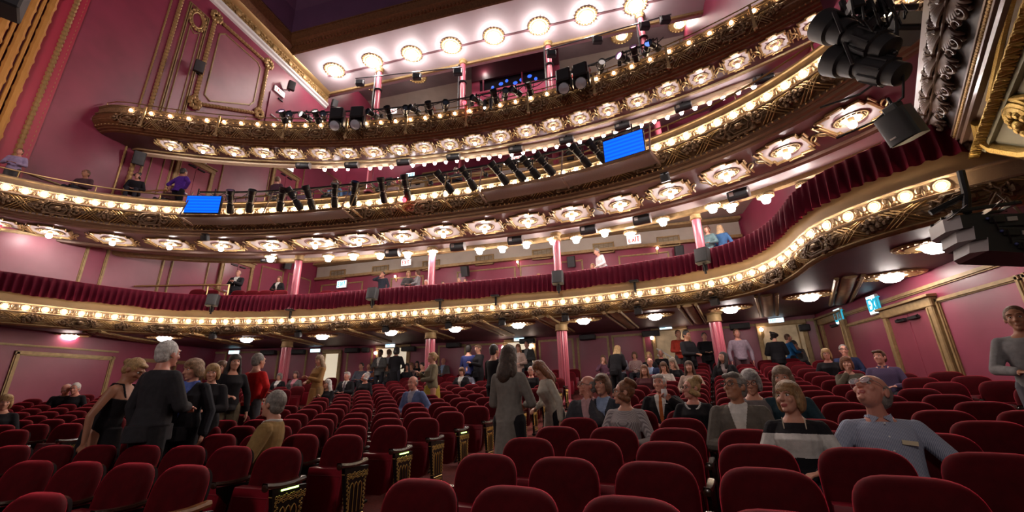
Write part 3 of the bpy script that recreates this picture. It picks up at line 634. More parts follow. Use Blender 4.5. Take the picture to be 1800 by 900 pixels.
# --- round lamps on the inner rings and ceilings
def round_lamp(name, loc, label, group, r=.2, m_=LAMP, rose=GILT, rx=1.6, dz=0):
    t = thing(name, label, 'ceiling lamp', loc, 0, group)
    m = MB(); m.lathe([(r * rx, 0), (r * rx, -.02), (r * rx * .8, -.05), (r * rx * .72, -.03), (r * 1.05, -.06), (r * .9, -.02)], 24)
    for i in range(20): m.ball((r * rx * .9 * math.cos(i * PI / 10), r * rx * .9 * math.sin(i * PI / 10), -.04), r * .14, 6, 4)
    m.build('ceiling_rose', rose, t, world=False)
    MB().lathe([(r * .3, -.06 - dz), (r * .6, -.1 - dz), (r * .66, -.15 - dz), (r * .5, -.22 - dz), (0, -.25 - dz)], 16).build('glass', m_, t, world=False); return t
R2P = [(477,447),(578,446),(622,443.5),(669,442),(717,440),(761,437),(843,433),(883,430),(925,422),(971,415),(1012,413),(1062,401),(1107,405),(1164,381),(1251,357),(1344,340),(1414,320),(1283,356)]
for k, (x, y) in enumerate(sorted(R2P)):
    p = at_z(x, y, ZS2 + .0); round_lamp('inner_ring_lamp', (p.x, p.y, ZS2 - .06), 'bright round lamp behind the middle balcony soffit, %s from the left' % ORD[k + 1], 'lamps on the inner ring of the middle balcony', .17, LAMP, GILTD, 1.3)
s3 = MB().lathe([(.0, -.12), (.05, -.1), (.06, -.05), (.03, 0)], 10).mesh('bulb', LAMP); s3b = MB().lathe([(.1, 0), (.09, -.03), (.03, -.05)], 12).mesh('socket', COVE)
for k, (x, y) in enumerate(R3P):
    p = at_z(x, y, ZS3 - .22); P, T, N = CB.at(CB.near(p), -.02, ZS3 - .16)
    t = thing('bare_bulb_light', 'bare bulb in the string behind the top balcony soffit, %s' % ('%s from the left' % ORD[k + 1] if k < 18 else '%s from the right' % ORD[len(R3P) - k]), 'light bulb', P, 0, 'bare bulbs behind the top balcony')
    link('bulb', s3, t); link('socket', s3b, t)
for k, (x, y) in enumerate([(588,123),(655,107),(724,94.3),(793,80),(868,63.3),(947,46),(1030,27.3),(1117,8.3)]):
    p = at_z(x, y, ZC); round_lamp('gallery_ceiling_lamp', (p.x, p.y, ZC), 'round gilt-ringed lamp in the pale gallery ceiling, %s from the left' % ORD[k + 1], 'round lamps in the gallery ceiling', .36, LAMPC, GILTD, 1.7, .12)
for k, (x, y) in enumerate([(655,148),(733,134),(1093,62),(1195,41)]):
    p = at_z(x, y, 23.5); round_lamp('rear_gallery_lamp', (p.x, p.y, 23.5), 'round lamp on the dark rear gallery ceiling, %s from the left' % ORD[k + 1], 'lamps on the rear gallery ceiling', .36, DOME, GILT, 2.0)
# --- iron columns
def column(name, x, y, z0, z1, r, label, group, fl=False):
    t = thing(name, label, 'column', (x, y, z0), 0, group, 'structure'); h = z1 - z0; m = MB()
    if fl:
        n = 32; m.grid([[(rr * math.cos(2 * PI * j / n), rr * math.sin(2 * PI * j / n), zz) for j in range(n + 1) for rr in ((r if j % 2 else r * .9),)] for zz in (0, h)])
    else: m.lathe([(r, 0), (r * .95, h)], 20)
    m.build('shaft', PINK, t, world=False)
    MB().lathe([(r * 1.05, h - .3), (r * 1.35, h - .28), (r * 1.2, h - .24), (r * 1.15, h - .08), (r * 1.5, h - .04), (r * 1.5, h)], 20).build('capital', GILTD, t, world=False)
    MB().lathe([(r * 1.5, 0), (r * 1.5, .08), (r * 1.1, .16)], 20).build('base', PINK, t, world=False); return t
FLUTED = []
for k, (x, y) in enumerate([(505,606),(757,592),(987,577),(1256,563)]):
    p = at_y(x, y, 13.6); FLUTED.append(p); column('fluted_column', p.x, p.y, floor_r(rad(p)), ZS1 + .02, .17, 'fluted rose column with gilt capital in the orchestra, %s from the left' % ORD[k + 1], 'columns of the orchestra', True)
for k, (x, y) in enumerate([(527,448),(760,438),(977,413),(1221,374)]):
    p = at_z(x, y, ZS2 + .05); column('balcony_column', p.x, p.y, 4.45, ZS2 + .1, .13, 'smooth rose column on the lower balcony, %s from the left' % ORD[k + 1], 'columns of the lower balcony')
for k, (x, y) in enumerate([(668,122),(814,108),(963,76),(1124,27)]):
    p = at_z(x, y, ZC); t = column('gallery_column', p.x, p.y, 12.2, ZC, .17, 'slender pink column in the gallery, %s from the left' % ORD[k + 1], 'columns of the gallery')
    m = MB(); m.torus(.2, .06, 14, 6, Matrix.Translation((0, 0, 6.9))); m.tube([(-.22, -.1, 2), (-.22, -.1, 8.2)], .05, 6); m.build('pipe_clamp', BLACK, t, world=False)
# ---------------------------------------------------------------- theatre seats
ROW0, PITCH = 18.45, .79
def seat_parts():
    """meshes of one tip-up seat: origin on the floor, the sitter would face -y"""
    D = {}
    n = 36; W, z0, z1 = .262, .36, .90
    def outline(k, dz=0):
        P = []
        for i in range(n):
            a = 2 * PI * i / n; c, s_ = math.cos(a), math.sin(a); e = 2 / 3.6 if s_ > 0 else 2 / 7
            x = math.copysign(abs(c) ** e, c) * W; z = math.copysign(abs(s_) ** e, s_)
            zz = (z0 + z1) / 2 + z * (z1 - z0) / 2; x *= .93 + .07 * (zz - z0) / (z1 - z0)
            zc = (z0 + z1) / 2; P.append((x * k, zc + (zz - zc) * (1 - (1 - k) * W / ((z1 - z0) / 2))))
        return P
    m = MB(); rings = []
    for k, y in ((.0, -.06), (.35, -.06), (.66, -.056), (.84, -.047), (.93, -.034), (.98, -.014), (1, .01), (.985, .035), (.93, .05), (.5, .055), (0, .055)):
        rings.append([(x, y + (z - .4) * .2 + .05 + (x * x) * -.25, z) for x, z in outline(max(k, .001))])
    P = [p for r in rings for p in r]; F = []
    for i in range(len(rings) - 1):
        for j in range(n): F.append((i * n + j, i * n + (j + 1) % n, (i + 1) * n + (j + 1) % n, (i + 1) * n + j))
    m.add(P, F); D['backrest'] = m.mesh('backrest', VELVET, 1.2)
    m = MB(); rr = [[(x * 1.0, .062 + (z - .4) * .2 + .05 + x * x * -.25, z) for x, z in outline(k)] for k in (.86, .9)] ; rr[1] = [(x, y + .018, z) for x, y, z in rr[1]]
    P = rr[0] + rr[1]; m.add(P, [(j, (j + 1) % n, n + (j + 1) % n, n + j) for j in range(n)] + [tuple(range(n, 2 * n))]); D['back_shell'] = m.mesh('back_shell', WOODD, .6)
    # folded seat: vinyl underside towards the viewer, rounded lower corners, velvet top inside
    m = MB(); ol = []
    for x, z in ((-.225, .60), (.225, .60), (.232, .5), (.228, .3), (.2, .2), (.12, .165), (-.12, .165), (-.2, .2), (-.228, .3), (-.232, .5)): ol.append((x, z))
    L = []
    for y, k in ((-.17, .9), (-.165, .98), (-.15, 1), (-.07, 1), (-.05, .96)): L.append([(x * k, y + (z - .2) * .14, .38 + (z - .38) * k) for x, z in ol])
    P = [p for r in L for p in r]; q = len(ol); F = [tuple(range(q - 1, -1, -1)), tuple(range(4 * q, 5 * q))]
    for i in range(4):
        for j in range(q): F.append((i * q + j, i * q + (j + 1) % q, (i + 1) * q + (j + 1) % q, (i + 1) * q + j))
    m.add(P, F); m.tube([(-.2, -.162, .24), (-.2, -.12, .53), (.2, -.12, .53), (.2, -.162, .24)], .008, 5)
    D['folded_seat'] = m.mesh('folded_seat', VINYL, .7)
    m = MB(); m.rbox((0, -.17, .42), (.46, .46, .11), .04); D['open_seat'] = m.mesh('seat_cushion', VELVET, .7)
    m = MB()
    m.prism([(-.05, 0), (.14, 0), (.12, .06), (.1, .3), (.13, .6), (-.2, .61), (-.19, .56), (-.06, .44), (-.03, .1)], -.014, .014, Matrix(((0, 0, 1, .29), (1, 0, 0, 0), (0, 1, 0, 0), (0, 0, 0, 1))))
    m.rbox((.29, .04, .02), (.05, .26, .04), .01); D['side_standard'] = m.mesh('side_standard', IRON, .5)
    m = MB(); m.grid([[(.29 + sx * w, y, .635 + h + (abs(y + .05) ** 2) * .5) for sx, w, h in ((-1, .02, -.025), (-1, .028, -.01), (-1, .022, .008), (1, .022, .008), (1, .028, -.01), (1, .02, -.025), (-1, .02, -.025))] for y in (-.24, -.2, -.1, 0, .12)])
    m.ball((.29, -.235, .63), (.03, .02, .028), 8, 5); D['armrest'] = m.mesh('armrest', WOODD, .6)
    # ornate end panel for the aisle
    m = MB()
    T = Matrix(((0, 0, 1, .0), (1, 0, 0, 0), (0, 1, 0, 0), (0, 0, 0, 1)))
    m.prism([(-.1, 0), (.16, 0), (.15, .05), (.12, .25), (.14, .45), (.17, .6), (-.2, .62), (-.17, .45), (-.12, .25), (-.12, .05)], -.02, .02, T); m.rbox((0, .03, .025), (.07, .34, .05), .012)
    D['end_standard'] = m.mesh('end_standard', IRON, .5)
    m = MB()
    for sx in (-1, 1):
        X = sx * .023
        for y in (-.105, -.045, .015, .075):             # tall arched slots
            m.tube([(X, y, .2), (X, y, .42), (X, y + .012, .455), (X, y + .03, .47), (X, y + .048, .455), (X, y + .06, .42), (X, y + .06, .2)] if y < .07 else [(X, y, .2), (X, y, .44)], .005, 4)
        for k in range(26): m.torus(.0095 + .003 * (k % 2), .0028, 7, 4, Matrix.Translation((X, -.15 + (k % 13) * .025, .515 + .028 * (k // 13) + .006 * (k % 3))) @ Matrix.Rotation(PI / 2, 4, 'Y'))
        for k in range(16): m.torus(.0085, .0028, 7, 4, Matrix.Translation((X, -.15 + .018 * (k % 2) + .002 * k, .49 - .019 * k)) @ Matrix.Rotation(PI / 2, 4, 'Y'))
        for k in range(16): m.torus(.0085, .0028, 7, 4, Matrix.Translation((X, .125 - .018 * (k % 2), .49 - .019 * k)) @ Matrix.Rotation(PI / 2, 4, 'Y'))
        for z in (.1, .17): m.tube([(X, -.1, z), (X, .12, z)], .005, 4)
        for k in range(7): m.ball((X, -.085 + k * .03, .135), (.005, .011, .02), 6, 4)
    # the same stencil on the narrow front edge
    for z in (.56, .2, .1):  m.tube([(-.018, -.2 + abs(.6 - z) * .2, z), (.018, -.2 + abs(.6 - z) * .2, z)], .004, 4)
    D['gold_stencil'] = m.mesh('gold_stencil', GOLDP, .6)
    m = MB(); m.grid([[(sx * w, y, .645 + h + (abs(y + .05) ** 2) * .5) for sx, w, h in ((-1, .026, -.03), (-1, .034, -.01), (-1, .026, .01), (1, .026, .01), (1, .034, -.01), (1, .026, -.03), (-1, .026, -.03))] for y in (-.26, -.2, -.1, 0, .14)])
    m.ball((0, -.255, .64), (.035, .02, .032), 8, 5); D['end_armrest'] = m.mesh('armrest', WOODD, .6); D['end_armrest_worn'] = D['end_armrest'].copy(); D['end_armrest_worn'].materials[0] = WOODL
    m = MB(); m.box((.0, -.02, .598), (.052, .18, .012)); D['aisle_lamp'] = m.mesh('aisle_lamp', AISLE, 0)
    return D
SEAT = seat_parts()
seats = []   # (R, th, row, block, idx from aisle, isend)
for i in range(-1, 18):
    R = ROW0 + PITCH * i
    a0 = math.radians(float(np.interp(i, [-1, 0, 1, 2, 3, 4, 6, 7, 9, 18], [4.4, 4.7, 4.95, 5.2, 5.35, 5.45, 5.5, 5.75, 5.95, 6.0])))
    n = int((a0 + math.radians(6.2)) * R / .605) + 1
    for k in range(n):
        th = a0 - k * .605 / R; seats.append((R, th, i, 'centre', k + 1, 1 if k == 0 else (-1 if k == n - 1 else 0)))
    th0 = math.radians(11.3); k = 0
    while True:
        th = th0 + k * .605 / R; p = polar(R, th)
        nx = polar(R, th + .605 / R); last = nx.x > (4.15 if i < 13 else 5.2) or k >= 12
        if p.x > 5.3: break
        seats.append((R, th, i, 'right', k + 1, -1 if k == 0 else (1 if last else 0))); k += 1
        if last: break
    if i >= 2:      # side seats beyond the cross aisle by the right wall
        p = polar(R, th + 1.1 / R)
        for j in range(3):
            p = polar(R, th + (1.15 + .605 * j) / R)
            if p.x < WR - .5: seats.append((R, th + (1.15 + .605 * j) / R, i, 'side', j + 1, -1 if j == 0 else 0))
    th0 = math.radians(-11.3); k = 0
    while True:
        th = th0 - k * .605 / R; p = polar(R, th)
        if p.x < WL + .4 or k > 12: break
        if i >= 1: seats.append((R, th, i, 'left', k + 1, 1 if k == 0 else 0))
        k += 1
FREE = set(); OCC = {}      # rows left clear for standing figures are still seats; OCC marks seats with someone in them
def seat_pos(s): p = polar(s[0], s[1]); p.z = floor_r(s[0]); return p
def nearest_seat(p): return min(range(len(seats)), key=lambda j: (seat_pos(seats[j]) - V((p[0], p[1], floor_r(rad(p))))).length)
def build_seats():
    vis = []
    for j, s in enumerate(seats):
        p = seat_pos(s); q = proj(p + V((0, 0, .85)))
        if q[2] < .5 or rad(p) > RB - .5 or any((V((c.x, c.y, 0)) - V((p.x, p.y, 0))).length < .52 for c in FLUTED): continue
        if -60 < q[0] < 1860 and q[1] < 990: vis.append((q[2], j))
    vis.sort(); rest = MB(); cnt = 0
    for d, j in vis:
        R, th, i, block, k, end = seats[j]; p = seat_pos(seats[j])
        if cnt >= 300:
            mx = Matrix.Translation(p) @ Matrix.Rotation(-th, 4, 'Z')
            for nm, mi in (('backrest', 0), ('folded_seat', 1)):
                me = SEAT[nm]; rest.add([v.co for v in me.vertices], [tuple(f.vertices) for f in me.polygons], mi, mx)
            continue
        cnt += 1
        row = ORD[i + 2]
        bl = {'centre': 'centre block', 'right': 'right block', 'left': 'far left block', 'side': 'wall block'}[block]
        ends = {'centre': 'aisle', 'right': 'aisle', 'left': 'its aisle', 'side': 'wall aisle'}[block]
        t = thing('tip_up_chair', 'red velvet tip-up seat, %s row of the %s, %s from %s' % (row, bl, ORD[k], ends), 'theatre seat', p, -th, 'red velvet seats of the orchestra')
        link('backrest', SEAT['backrest'], t); link('back_shell', SEAT['back_shell'], t)
        if j in OCC: link('seat_cushion', SEAT['open_seat'], t)
        else: link('folded_seat', SEAT['folded_seat'], t)
        if end != 1: link('side_standard', SEAT['side_standard'], t); link('armrest', SEAT['armrest'], t)
        if end:
            e = link('end_standard', SEAT['end_standard'], t, (.3 * end, 0, 0)); link('gold_stencil', SEAT['gold_stencil'], e)
            link('armrest', SEAT['end_armrest_worn' if i == 1 else 'end_armrest'], t, (.3 * end, 0, 0))
            if (end == 1 and block == 'centre' and i % 2 == 0 and i < 13) or (block == 'right' and end == -1 and i in (6, 8, 9)): link('aisle_lamp', SEAT['aisle_lamp'], e)
    if rest.v:
        o = rest.build('tip_up_chairs', [VELVET, VINYL], None, .9); tag(o, 'rearmost rows of small red velvet seats below the back wall', 'theatre seats', None, 'stuff')
# ---------------------------------------------------------------- people
PEND = []           # meshes waiting for one voxel-remesh evaluation
def cap(mb, p, q, r0, r1, seg=10):
    p, q = V(p), V(q); mb.tube([p, p.lerp(q, .35), p.lerp(q, .7), q], [r0, r0 + (r1 - r0) * .3, r0 + (r1 - r0) * .68, r1], seg); mb.ball(p, r0, seg, 6); mb.ball(q, r1, seg, 6)
def ik(S, W, l1, l2, hint):
    S, W = V(S), V(W); d = W - S; L = min(d.length, (l1 + l2) * .995); u = d.normalized(); W = S + u * L
    a = (l1 * l1 - l2 * l2 + L * L) / (2 * L); h = math.sqrt(max(0, l1 * l1 - a * a)); v = V(hint) - u * V(hint).dot(u)
    return S + u * a + v.normalized() * h, W
def queue(mb, voxel, parent, name, split, smooth=2):
    """remember a union of pieces; split(point) -> (part name, material) is asked for each face afterwards"""
    me = bpy.data.meshes.new('pieces'); me.from_pydata(mb.v, [], mb.f); o = bpy.data.objects.new('pieces', me); COL.objects.link(o)
    r = o.modifiers.new('r', 'REMESH'); r.mode = 'VOXEL'; r.voxel_size = voxel; r.use_smooth_shade = True
    if smooth: s = o.modifiers.new('s', 'SMOOTH'); s.iterations = smooth; s.factor = .5
    PEND.append((o, parent, name, split))
def flush():
    dg = bpy.context.evaluated_depsgraph_get(); dg.update()
    for o, parent, name, split in PEND:
        ev = o.evaluated_get(dg); me = bpy.data.meshes.new_from_object(ev)
        n = len(me.vertices); co = np.empty(n * 3, 'f'); me.vertices.foreach_get('co', co); co = co.reshape(-1, 3)
        nl = len(me.loops); li = np.empty(nl, 'i'); me.loops.foreach_get('vertex_index', li); ls = np.empty(len(me.polygons), 'i'); me.polygons.foreach_get('loop_start', ls); lt = np.empty(len(me.polygons), 'i'); me.polygons.foreach_get('loop_total', lt)
        groups = {}
        if callable(split):
            for s_, t_ in zip(ls, lt):
                ix = li[s_:s_ + t_]; groups.setdefault(split(V(co[ix].mean(0))), []).append(ix)
        else: groups[(name, split)] = [li[s_:s_ + t_] for s_, t_ in zip(ls, lt)]
        bodies = {}
        for (pn, m), faces in groups.items(): bodies.setdefault(pn, []).append((m, faces))
        for pn, L in bodies.items():
            used = np.unique(np.concatenate([np.concatenate(f) for _, f in L])); mp = np.full(n, -1); mp[used] = np.arange(len(used))
            nm = bpy.data.meshes.new(pn); fs = []; mi = []
            for k, (m, faces) in enumerate(L):
                nm.materials.append(m)
                for f in faces: fs.append(tuple(int(a) for a in mp[f])); mi.append(k)
            nm.from_pydata([tuple(map(float, c)) for c in co[used]], [], fs); nm.polygons.foreach_set('material_index', mi); nm.polygons.foreach_set('use_smooth', [True] * len(fs)); nm.update()
            link(pn, nm, parent)
        bpy.data.meshes.remove(me); d = o.data; bpy.data.objects.remove(o); bpy.data.meshes.remove(d)
    PEND.clear()
def cloth(c, key=None, stripes=None, check=None):
    nm = key or 'cloth %d %d %d' % tuple(int(v * 255) for v in c)
    if nm in MATS: return MATS[nm]
    m = mat(nm, c, .85, spec=.2, noise=.18, nscale=18, bump=.15, bscale=120)
    if stripes:
        nt = m.node_tree; b = nt.nodes['Principled BSDF']; tc = nt.nodes.new('ShaderNodeTexCoord'); w_ = nt.nodes.new('ShaderNodeTexWave'); w_.bands_direction = stripes[1]; w_.inputs['Scale'].default_value = stripes[2]; w_.inputs['Distortion'].default_value = .4
        r = nt.nodes.new('ShaderNodeValToRGB'); r.color_ramp.elements[0].color = (*c, 1); r.color_ramp.elements[1].color = (*stripes[0], 1); r.color_ramp.elements[0].position = .35; r.color_ramp.elements[1].position = .6
        nt.links.new(tc.outputs['Object'], w_.inputs['Vector']); nt.links.new(w_.outputs['Fac'], r.inputs['Fac']); nt.links.new(r.outputs['Color'], b.inputs['Base Color'])
    return m
def hairmat(c):
    nm = 'hair %d %d %d' % tuple(int(v * 255) for v in c)
    if nm in MATS: return MATS[nm]
    m = mat(nm, c, .5, noise=.45, nscale=30); nt = m.node_tree; b = nt.nodes['Principled BSDF']; tc = nt.nodes.new('ShaderNodeTexCoord'); mp = nt.nodes.new('ShaderNodeMapping'); mp.inputs['Scale'].default_value = (130, 130, 14)
    n = nt.nodes.new('ShaderNodeTexNoise'); n.inputs['Scale'].default_value = 1; bp = nt.nodes.new('ShaderNodeBump'); bp.inputs['Strength'].default_value = .9; bp.inputs['Distance'].default_value = .012
    nt.links.new(tc.outputs['Object'], mp.inputs['Vector']); nt.links.new(mp.outputs['Vector'], n.inputs['Vector']); nt.links.new(n.outputs['Fac'], bp.inputs['Height']); nt.links.new(bp.outputs['Normal'], b.inputs['Normal']); return m
SKIN = {'light': mat('light skin', (.56, .27, .185), .5, noise=.03, nscale=20), 'pink': mat('rosy skin', (.6, .26, .19), .48, noise=.03, nscale=18), 'dark': mat('brown skin', (.15, .065, .04), .5, noise=.1, nscale=20), 'tan': mat('tanned skin', (.4, .18, .105), .5, noise=.03, nscale=20)}
LIP = mat('lips', (.42, .1, .09), .45); EYEW = mat('eye white', (.7, .68, .64), .25); IRIS = mat('iris', (.05, .04, .035), .2); GLASS = mat('spectacle lens', (.75, .75, .85), .05, spec=.9); GLASS.node_tree.nodes['Principled BSDF'].inputs['Alpha'].default_value = .22
def hand(mb, W, d, side, normal, curl=.5, s=1):
    """palm, four unequal bent fingers and a thumb leaving the side of the palm; W wrist, d direction, normal = back of the hand"""
    d = V(d).normalized(); n = V(normal); n = (n - d * n.dot(d)).normalized(); x = d.cross(n) * side
    for k in range(4):
        o = (k - 1.5) * .021 * s; cap(mb, W + d * .012 + x * o * .6, W + d * .088 * s + x * o, .0145 * s, .0125 * s, 7)
    for k, L in enumerate((.072, .08, .075, .058)):
        o = (k - 1.5) * .0215 * s; p = W + d * .09 * s + x * o; a = 0
        for j, f in enumerate((.45, .32, .23)):
            a += curl * (.7 if j == 0 else .9); q = p + (d * math.cos(a) - n * math.sin(a)) * L * f * s; cap(mb, p, q, .0098 * s, .0086 * s, 6); p = q
    t0 = W + d * .028 * s - x * .028 * s; t1 = t0 + (d * .6 - x * .75 - n * .3).normalized() * .04 * s; t2 = t1 + (d * .9 - x * .2 - n * .35).normalized() * .034 * s
    cap(mb, t0, t1, .0135 * s, .012 * s, 6); cap(mb, t1, t2, .0115 * s, .0095 * s, 6)
def person(label, loc, rz, pose='seat', s=1.0, fem=False, skin='light', hair='short', hc=(.1, .06, .03), top=((.05, .05, .06), 'long'), bottom=((.03, .03, .04), 'trousers'), arms=('lap', 'lap'), head=(0, 0), lean=0.0, twist=0, glasses=False, vox=.014, shirt=None, tie=None, band=None, extra=None, group=None, reach=None, big=1.0, topmat=None, face=True):
    t = thing('person', label, 'person', loc, rz, group); sk = SKIN[skin]
    W = .93 if fem else 1.0
    seat = pose == 'seat'
    P = V((0, .0, .50)) if seat else V((0, 0, .95)); L = .52 * s
    if not seat: P = P * s
    hz = (.50 + L if seat else .95 * s + L)
    u = V((0, math.sin(lean), math.cos(lean))); N = P + u * L; x = Matrix.Rotation(math.radians(twist), 3, 'Z') @ V((1, 0, 0)); f = x.cross(u).normalized(); x = u.cross(f).normalized()   # f points forward (-y)
    R3 = lambda a, b, c: P + x * a + f * b + u * c
    def torso(mb, g, t0, t1, prof):
        rings = []
        for tt, rx, ry, fo in prof:
            if t0 - 1e-6 <= tt <= t1 + 1e-6:
                c = P + u * (L * tt) + f * fo; rings.append([c + x * ((rx * W * s + g) * math.cos(a)) + f * ((ry * s + g) * math.sin(a)) for a in [2 * PI * k / 18 for k in range(18)]])
        n = 18; PP = [p for r in rings for p in r]; F = [tuple(range(n - 1, -1, -1)), tuple(range((len(rings) - 1) * n, len(rings) * n))]
        for i in range(len(rings) - 1):
            for j in range(n): F.append((i * n + j, i * n + (j + 1) % n, (i + 1) * n + (j + 1) % n, (i + 1) * n + j))
        mb.add(PP, F)
    b_ = .022 if fem else 0
    prof = [(-.12, .13, .1, 0), (-.03, .168, .118, 0), (.1, .16 if fem else .158, .115, .005), (.28, .132 if fem else .15, .1, .008), (.48, .138 if fem else .16, .108 + b_ * .3, .008 + b_ * .5), (.66, .16 if fem else .178, .118 + b_, .008 + b_), (.8, .16 if fem else .18, .1, 0), (.89, .125 if fem else .138, .08, -.01), (.96, .08, .065, -.012), (1.0, .06, .057, -.012), (1.08, .054, .054, -.008)]
    body = MB(); torso(body, 0, -.2, 1.2, prof)
    sh = [(P + u * (L * .815) + x * (sg * (.155 if fem else .182) * s)) for sg in (-1, 1)]
    # arms: targets in body space (side, forward, up from the pelvis), scaled
    TG = {'down': (.27, .06, -.1), 'lap': (.1, .27, .13), 'front': (.07, .27, .14), 'hold': (.03, .3, .24), 'phone': (.05, .3, .3), 'chin': (.04, .15, .47), 'hips': (.2, .03, .06), 'rest': (.25, .24, .1), 'back': (.05, -.16, .02), 'mouth': (.06, .17, .52), 'reach': (.2, .45, .3), 'lapc': (.02, .24, .16), 'wide': (.36, .1, .05), 'cross': (-.08, .22, .25), 'up': (.16, .3, .42)}
    elb, wr = [], []
    for k, sg in enumerate((-1, 1)):
        a, b, c = TG[arms[k]]
        if reach and reach[0] == k: a, b, c = reach[1]
        Wt = R3(sg * a * s, b * s, c * s); hint = x * (sg * .8) - f * .5 - u * .6
        if arms[k] in ('hips',): hint = x * sg - f * .4
        e, w_ = ik(sh[k], Wt, .29 * s, .265 * s, hint); elb.append(e); wr.append(w_)
        cap(body, sh[k], e, .05 * s * W, .039 * s * W); cap(body, e, w_, .04 * s * W, .027 * s * W)
        cap(body, P + u * (L * .9), sh[k], .045 * s, .05 * s * W)
        nrm = u if arms[k] in ('lap', 'lapc', 'front', 'rest') else (x * sg if arms[k] in ('down', 'back', 'wide') else -f + x * sg * .6)
        hand(body, w_, w_ - e, sg, nrm, .25 if arms[k] in ('down', 'lap', 'rest') else .6, s * (.93 if fem else 1))
    hips = [P + x * (sg * .095 * s) + u * (-.02) for sg in (-1, 1)]; kn, an = [], []
    for sg in (-1, 1):
        if seat: k_ = V((sg * .12, -.43 * s, .50)); a_ = V((sg * .12, -.42 * s, .1))
        else: k_ = V((sg * .105 * s, -.02 * s, .5 * s)); a_ = V((sg * .11 * s, .02 * s, .09 * s))
        kn.append(k_); an.append(a_)
    for k in range(2):
        cap(body, hips[k], kn[k], .085 * s, .055 * s); cap(body, kn[k], kn[k].lerp(an[k], .4), .055 * s, .056 * s); cap(body, kn[k].lerp(an[k], .4), an[k], .056 * s, .036 * s)
        cap(body, an[k] + V((0, .02, -.04)), an[k] + V((0, -.15, -.055)), .036, .026)
    # head
    hs = s * (1.02 if fem else 1.06) * big; HC = N + u * (.125 * hs) + f * (.03 * hs)
    if seat is False: HC = N + u * (.13 * hs) + f * .02
    base = Matrix((x, -f, u)).transposed()
    RH = base @ (Matrix.Rotation(math.radians(head[0]), 3, 'Z') @ Matrix.Rotation(math.radians(head[1]), 3, 'X'))
    HM = Matrix.Translation(HC) @ RH.to_4x4() @ Matrix.Scale(hs, 4)
    cap(body, N - u * .03, HM @ V((0, .02, -.07)), .056 * s * W, .052 * s * W)
    H = MB(); H.ball((0, .012, .03), (.076, .094, .09), 16, 12); H.ball((0, -.018, -.022), (.062, .074, .092), 14, 10); H.ball((0, -.036, -.076), (.045, .05, .04), 12, 8)
    H.tube([(0, -.084, .03), (0, -.1, -.003), (0, -.115, -.024), (0, -.1, -.034)], [.007, .011, .0145, .011], 8)
    for sg in (-1, 1):
        H.ball((sg * .012, -.1, -.026), (.0095, .012, .009), 8, 6); H.tube([(sg * .012, -.088, .034), (sg * .034, -.084, .038), (sg * .052, -.068, .03)], [.009, .0105, .008], 7)
        H.ball((sg * .036, -.068, -.022), (.024, .02, .024), 10, 7); H.ball((sg * .078, .012, -.006), (.011, .023, .033), 8, 6)
    H.tube([(-.024, -.086, -.06), (-.008, -.0965, -.057), (0, -.096, -.0585), (.008, -.0965, -.057), (.024, -.086, -.06)], [.004, .007, .0065, .007, .004], 7); H.tube([(-.02, -.086, -.067), (0, -.095, -.07), (.02, -.086, -.067)], [.004, .0078, .004], 7)
    H.ball((0, -.082, -.098), (.02, .017, .016), 9, 6)
    body.add(H.v, H.f, 0, HM); HI = HM.inverted()
    def split_body(c):
        q = HI @ c
        if q.y < -.083 and abs(q.x) < .026 and -.0755 < q.z < -.053: return ('body', LIP)
        return ('body', sk)
    queue(body, vox if vox > .01 else vox * .8, t, 'body', split_body if vox <= .01 else sk, 2 if vox <= .01 else 1)
    if vox <= .022 and face:
        for sg in (-1, 1):
            e = MB(); e.ball((sg * .031, -.0745, .011), (.0125, .0115, .0092), 10, 8, HM); e.ball((sg * .031, -.0825, .011), (.0068, .0042, .0068), 8, 6, HM, 1); e.build('eye', [EYEW, IRIS], t, world=False)
            MB().tube([HM @ V((sg * .014, -.098, .037)), HM @ V((sg * .034, -.0945, .043)), HM @ V((sg * .054, -.078, .034))], [.003, .0042, .0025], 6).build('eyebrow', hairmat(tuple(c * .7 for c in hc)), t, world=False)
    # hair
    hm = MB(); vh = max(vox * .8, .007)
    def hb(c, r, n=12): hm.ball(c, r, n, 8, HM)
    if hair in ('short', 'bob', 'long', 'curly', 'bun', 'side'): hb((0, .023, .034), (.0845, .097, .103), 16)
    if hair == 'short': hb((0, .05, -.02), (.074, .06, .07)); [hb((sg * .07, .012, .02), (.016, .03, .045)) for sg in (-1, 1)]
    if hair == 'bald': hb((0, .05, -.012), (.079, .064, .066), 14); hb((0, .062, .05), (.066, .05, .055)); [hb((sg * .071, .03, .012), (.014, .045, .042)) for sg in (-1, 1)]
    if hair == 'side': hb((0, .05, -.02), (.076, .062, .07)); hb((.03, -.05, .095), (.05, .045, .028)); hb((-.03, -.05, .09), (.05, .04, .025))
    if hair == 'bob':
        hb((0, .055, -.03), (.088, .06, .09))
        for sg in (-1, 1): hb((sg * .074, .015, -.02), (.028, .058, .085))
        hb((0, .004, .056), (.088, .1, .086), 16); hb((.02, -.045, .085), (.062, .05, .034), 12)
    if hair == 'long':
        hb((0, .06, -.05), (.088, .055, .12)); hb((0, .075, -.17), (.095, .05, .13))
        for sg in (-1, 1): hb((sg * .076, .01, -.05), (.026, .05, .11)); hb((sg * .088, .02, -.17), (.035, .05, .12))
        hb((0, .006, .06), (.087, .097, .082), 16)
    if hair == 'curly':
        for k in range(40):
            a = k * 2.4; z = -.07 + .2 * ((k * .618) % 1); r = .098 * math.sqrt(max(.1, 1 - ((z - .02) / .13) ** 2)); y = .03 + r * math.sin(a)
            if y < -.045 and z < .07: continue
            hb((r * math.cos(a), y, z), (.033, .033, .033), 8)
    if hair == 'bun': hb((0, .05, -.02), (.078, .06, .07)); hb((0, .12, .03), (.04, .035, .04)); hb((0, -.05, .088), (.058, .04, .026))
